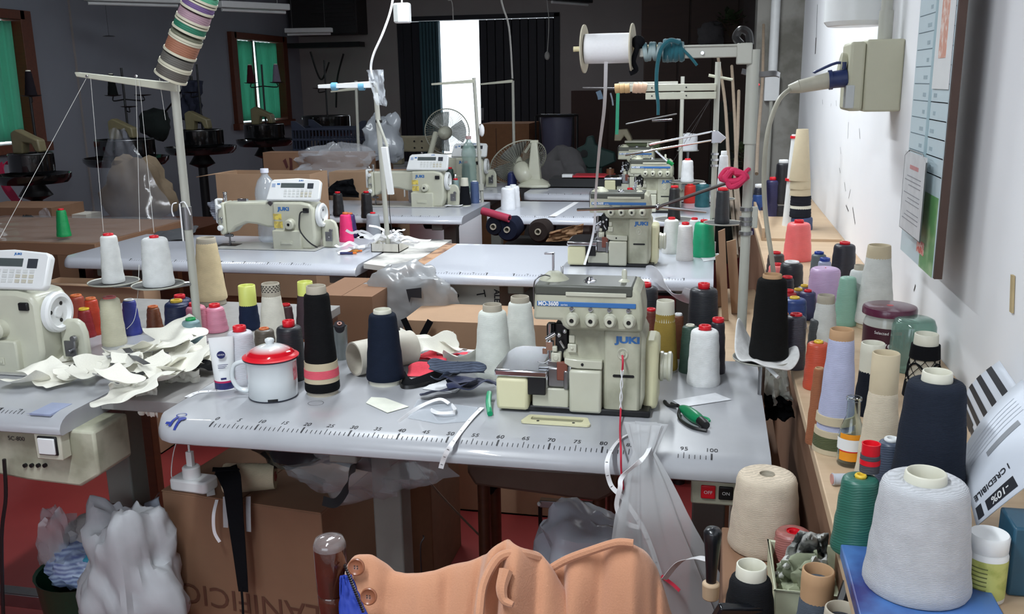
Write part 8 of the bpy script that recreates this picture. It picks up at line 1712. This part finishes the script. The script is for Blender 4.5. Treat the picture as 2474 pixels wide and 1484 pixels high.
a = at(1345, 420, 4.75); carton('black_tray', 'long black tray behind the desk fan', (at(1330, 440, 4.4).x, 4.35, 0), .60, .22, .055, 0, M_BLACKP, z0=TZ + .001, cat='tray')
t = thing('red_folder', 'red folder lying in the black tray behind the fan', 'folder', (at(1385, 430, 4.4).x, 4.37, TZ + .065)); MB().box(0, .26, 0, .18, 0, .012).build('folder_cover', plastic((196, 40, 56)), t, bevel=.002); MB().box(-.07, -.002, 0, .05, 0, .02).build('folder_clip', M_WHITEP, t, bevel=.002)
crumple_bag('grey_heap', 'dim grey cloth heap behind the black tray', V((at(1345, 385, 5.1).x, 5.1, .48)), .26, .44, .15, M_GREY, 3.3, n=24, amp=.4, cat='heap')
t = thing('yarn_cone', 'bronze brown cone behind the farthest overlock machine', 'cone', at(1482, 418, 4.7)); MB().lathe([(.0001, 0), (.03, 0), (.026, .11), (.01, .112), (.0001, .112)], 22).build('yarn', yarn((110, 72, 48), True), t)
MB().cyl((0, 0, -(t.location.z - TZ) if False else -.02), (0, 0, .118), .008, n=12).build('card_core', M_CORE, t)
t.location.z = TZ; t.location.y = 4.5
# old lockstitch machine seen from behind on the far row
a = at(1000, 365, 5.4); t = thing('old_machine', 'old cream machine seen from behind beyond the white bag', 'sewing machine', (a.x, 5.4, 0)); z = at(1000, 372, 5.4).z
m = MB(); m.box(-.17, .22, -.04, .04, z + .02, z + .14); m.box(-.17, -.09, -.04, .04, z - .08, z + .02); m.box(.12, .22, -.05, .05, z - .08, z + .02); m.build('machine_body', mat('dim_cream', (150, 142, 118), .5), t, bevel=.01)
for x in (.02, .08):
    for dz in (.05, .10): MB().cyl((x, -.041, z + dz), (x, -.045, z + dz), .007, n=10).build('bolt', M_BLACKP, t)
MB().lathe([(.0001, 0), (.05, 0), (.05, .02), (.0001, .02)], 20, (-.14, -.045, z + .10), (0, -1, 0)).build('hand_wheel', M_DARK, t); MB().box(-.3, .35, -.25, .25, z - .12, z - .08).build('machine_table', M_LAM, t); 
for x in (-.25, .3): MB().box(x - .02, x + .02, -.02, .02, 0, z - .12).build('leg', M_DARK, t)
# dark shelves / crates in shadow at centre back, hanging ribbons
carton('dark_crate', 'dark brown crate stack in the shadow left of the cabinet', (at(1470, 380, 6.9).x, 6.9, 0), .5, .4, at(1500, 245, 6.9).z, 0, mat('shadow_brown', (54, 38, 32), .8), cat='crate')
for i, (x, y0, y1, c_) in enumerate(((1445, 220, 240, (70, 90, 110)), (1475, 225, 255, (110, 120, 130)))): ribb('cloth_tag', ['blue grey film scrap on the thin side rod', 'pale string looped on the thin side rod'][i], [at(x, y0, 2.05), at(x + 4, (y0 + y1) / 2, 2.05), at(x + 6, y1, 2.05)], .02 if i == 0 else .006, mat('tag_%d' % i, c_, .5), (1, 0, 0), cat='cloth')
tag(MB().tube([at(1830, 210, 2.6), at(1826, 206, 2.6), at(1822, 212, 2.6)], .014, 8, 5).build('red_knot', M_RED), 'small red knot on the pole bracket by the junction box', 'cloth')
m = MB(); pts = [at(1792, 172, 1.2), at(1830, 180, 1.2), at(1870, 178, 1.2), at(1884, 182, 1.2)]; m.ribbon([q - pts[0] for q in pts], .05, (0, 1, .3), 6, 0, .003); tag(m.build('metal_bracket', M_STEEL, None, loc=pts[0]), 'curved metal shelf bracket behind the tall grey pole', 'bracket')
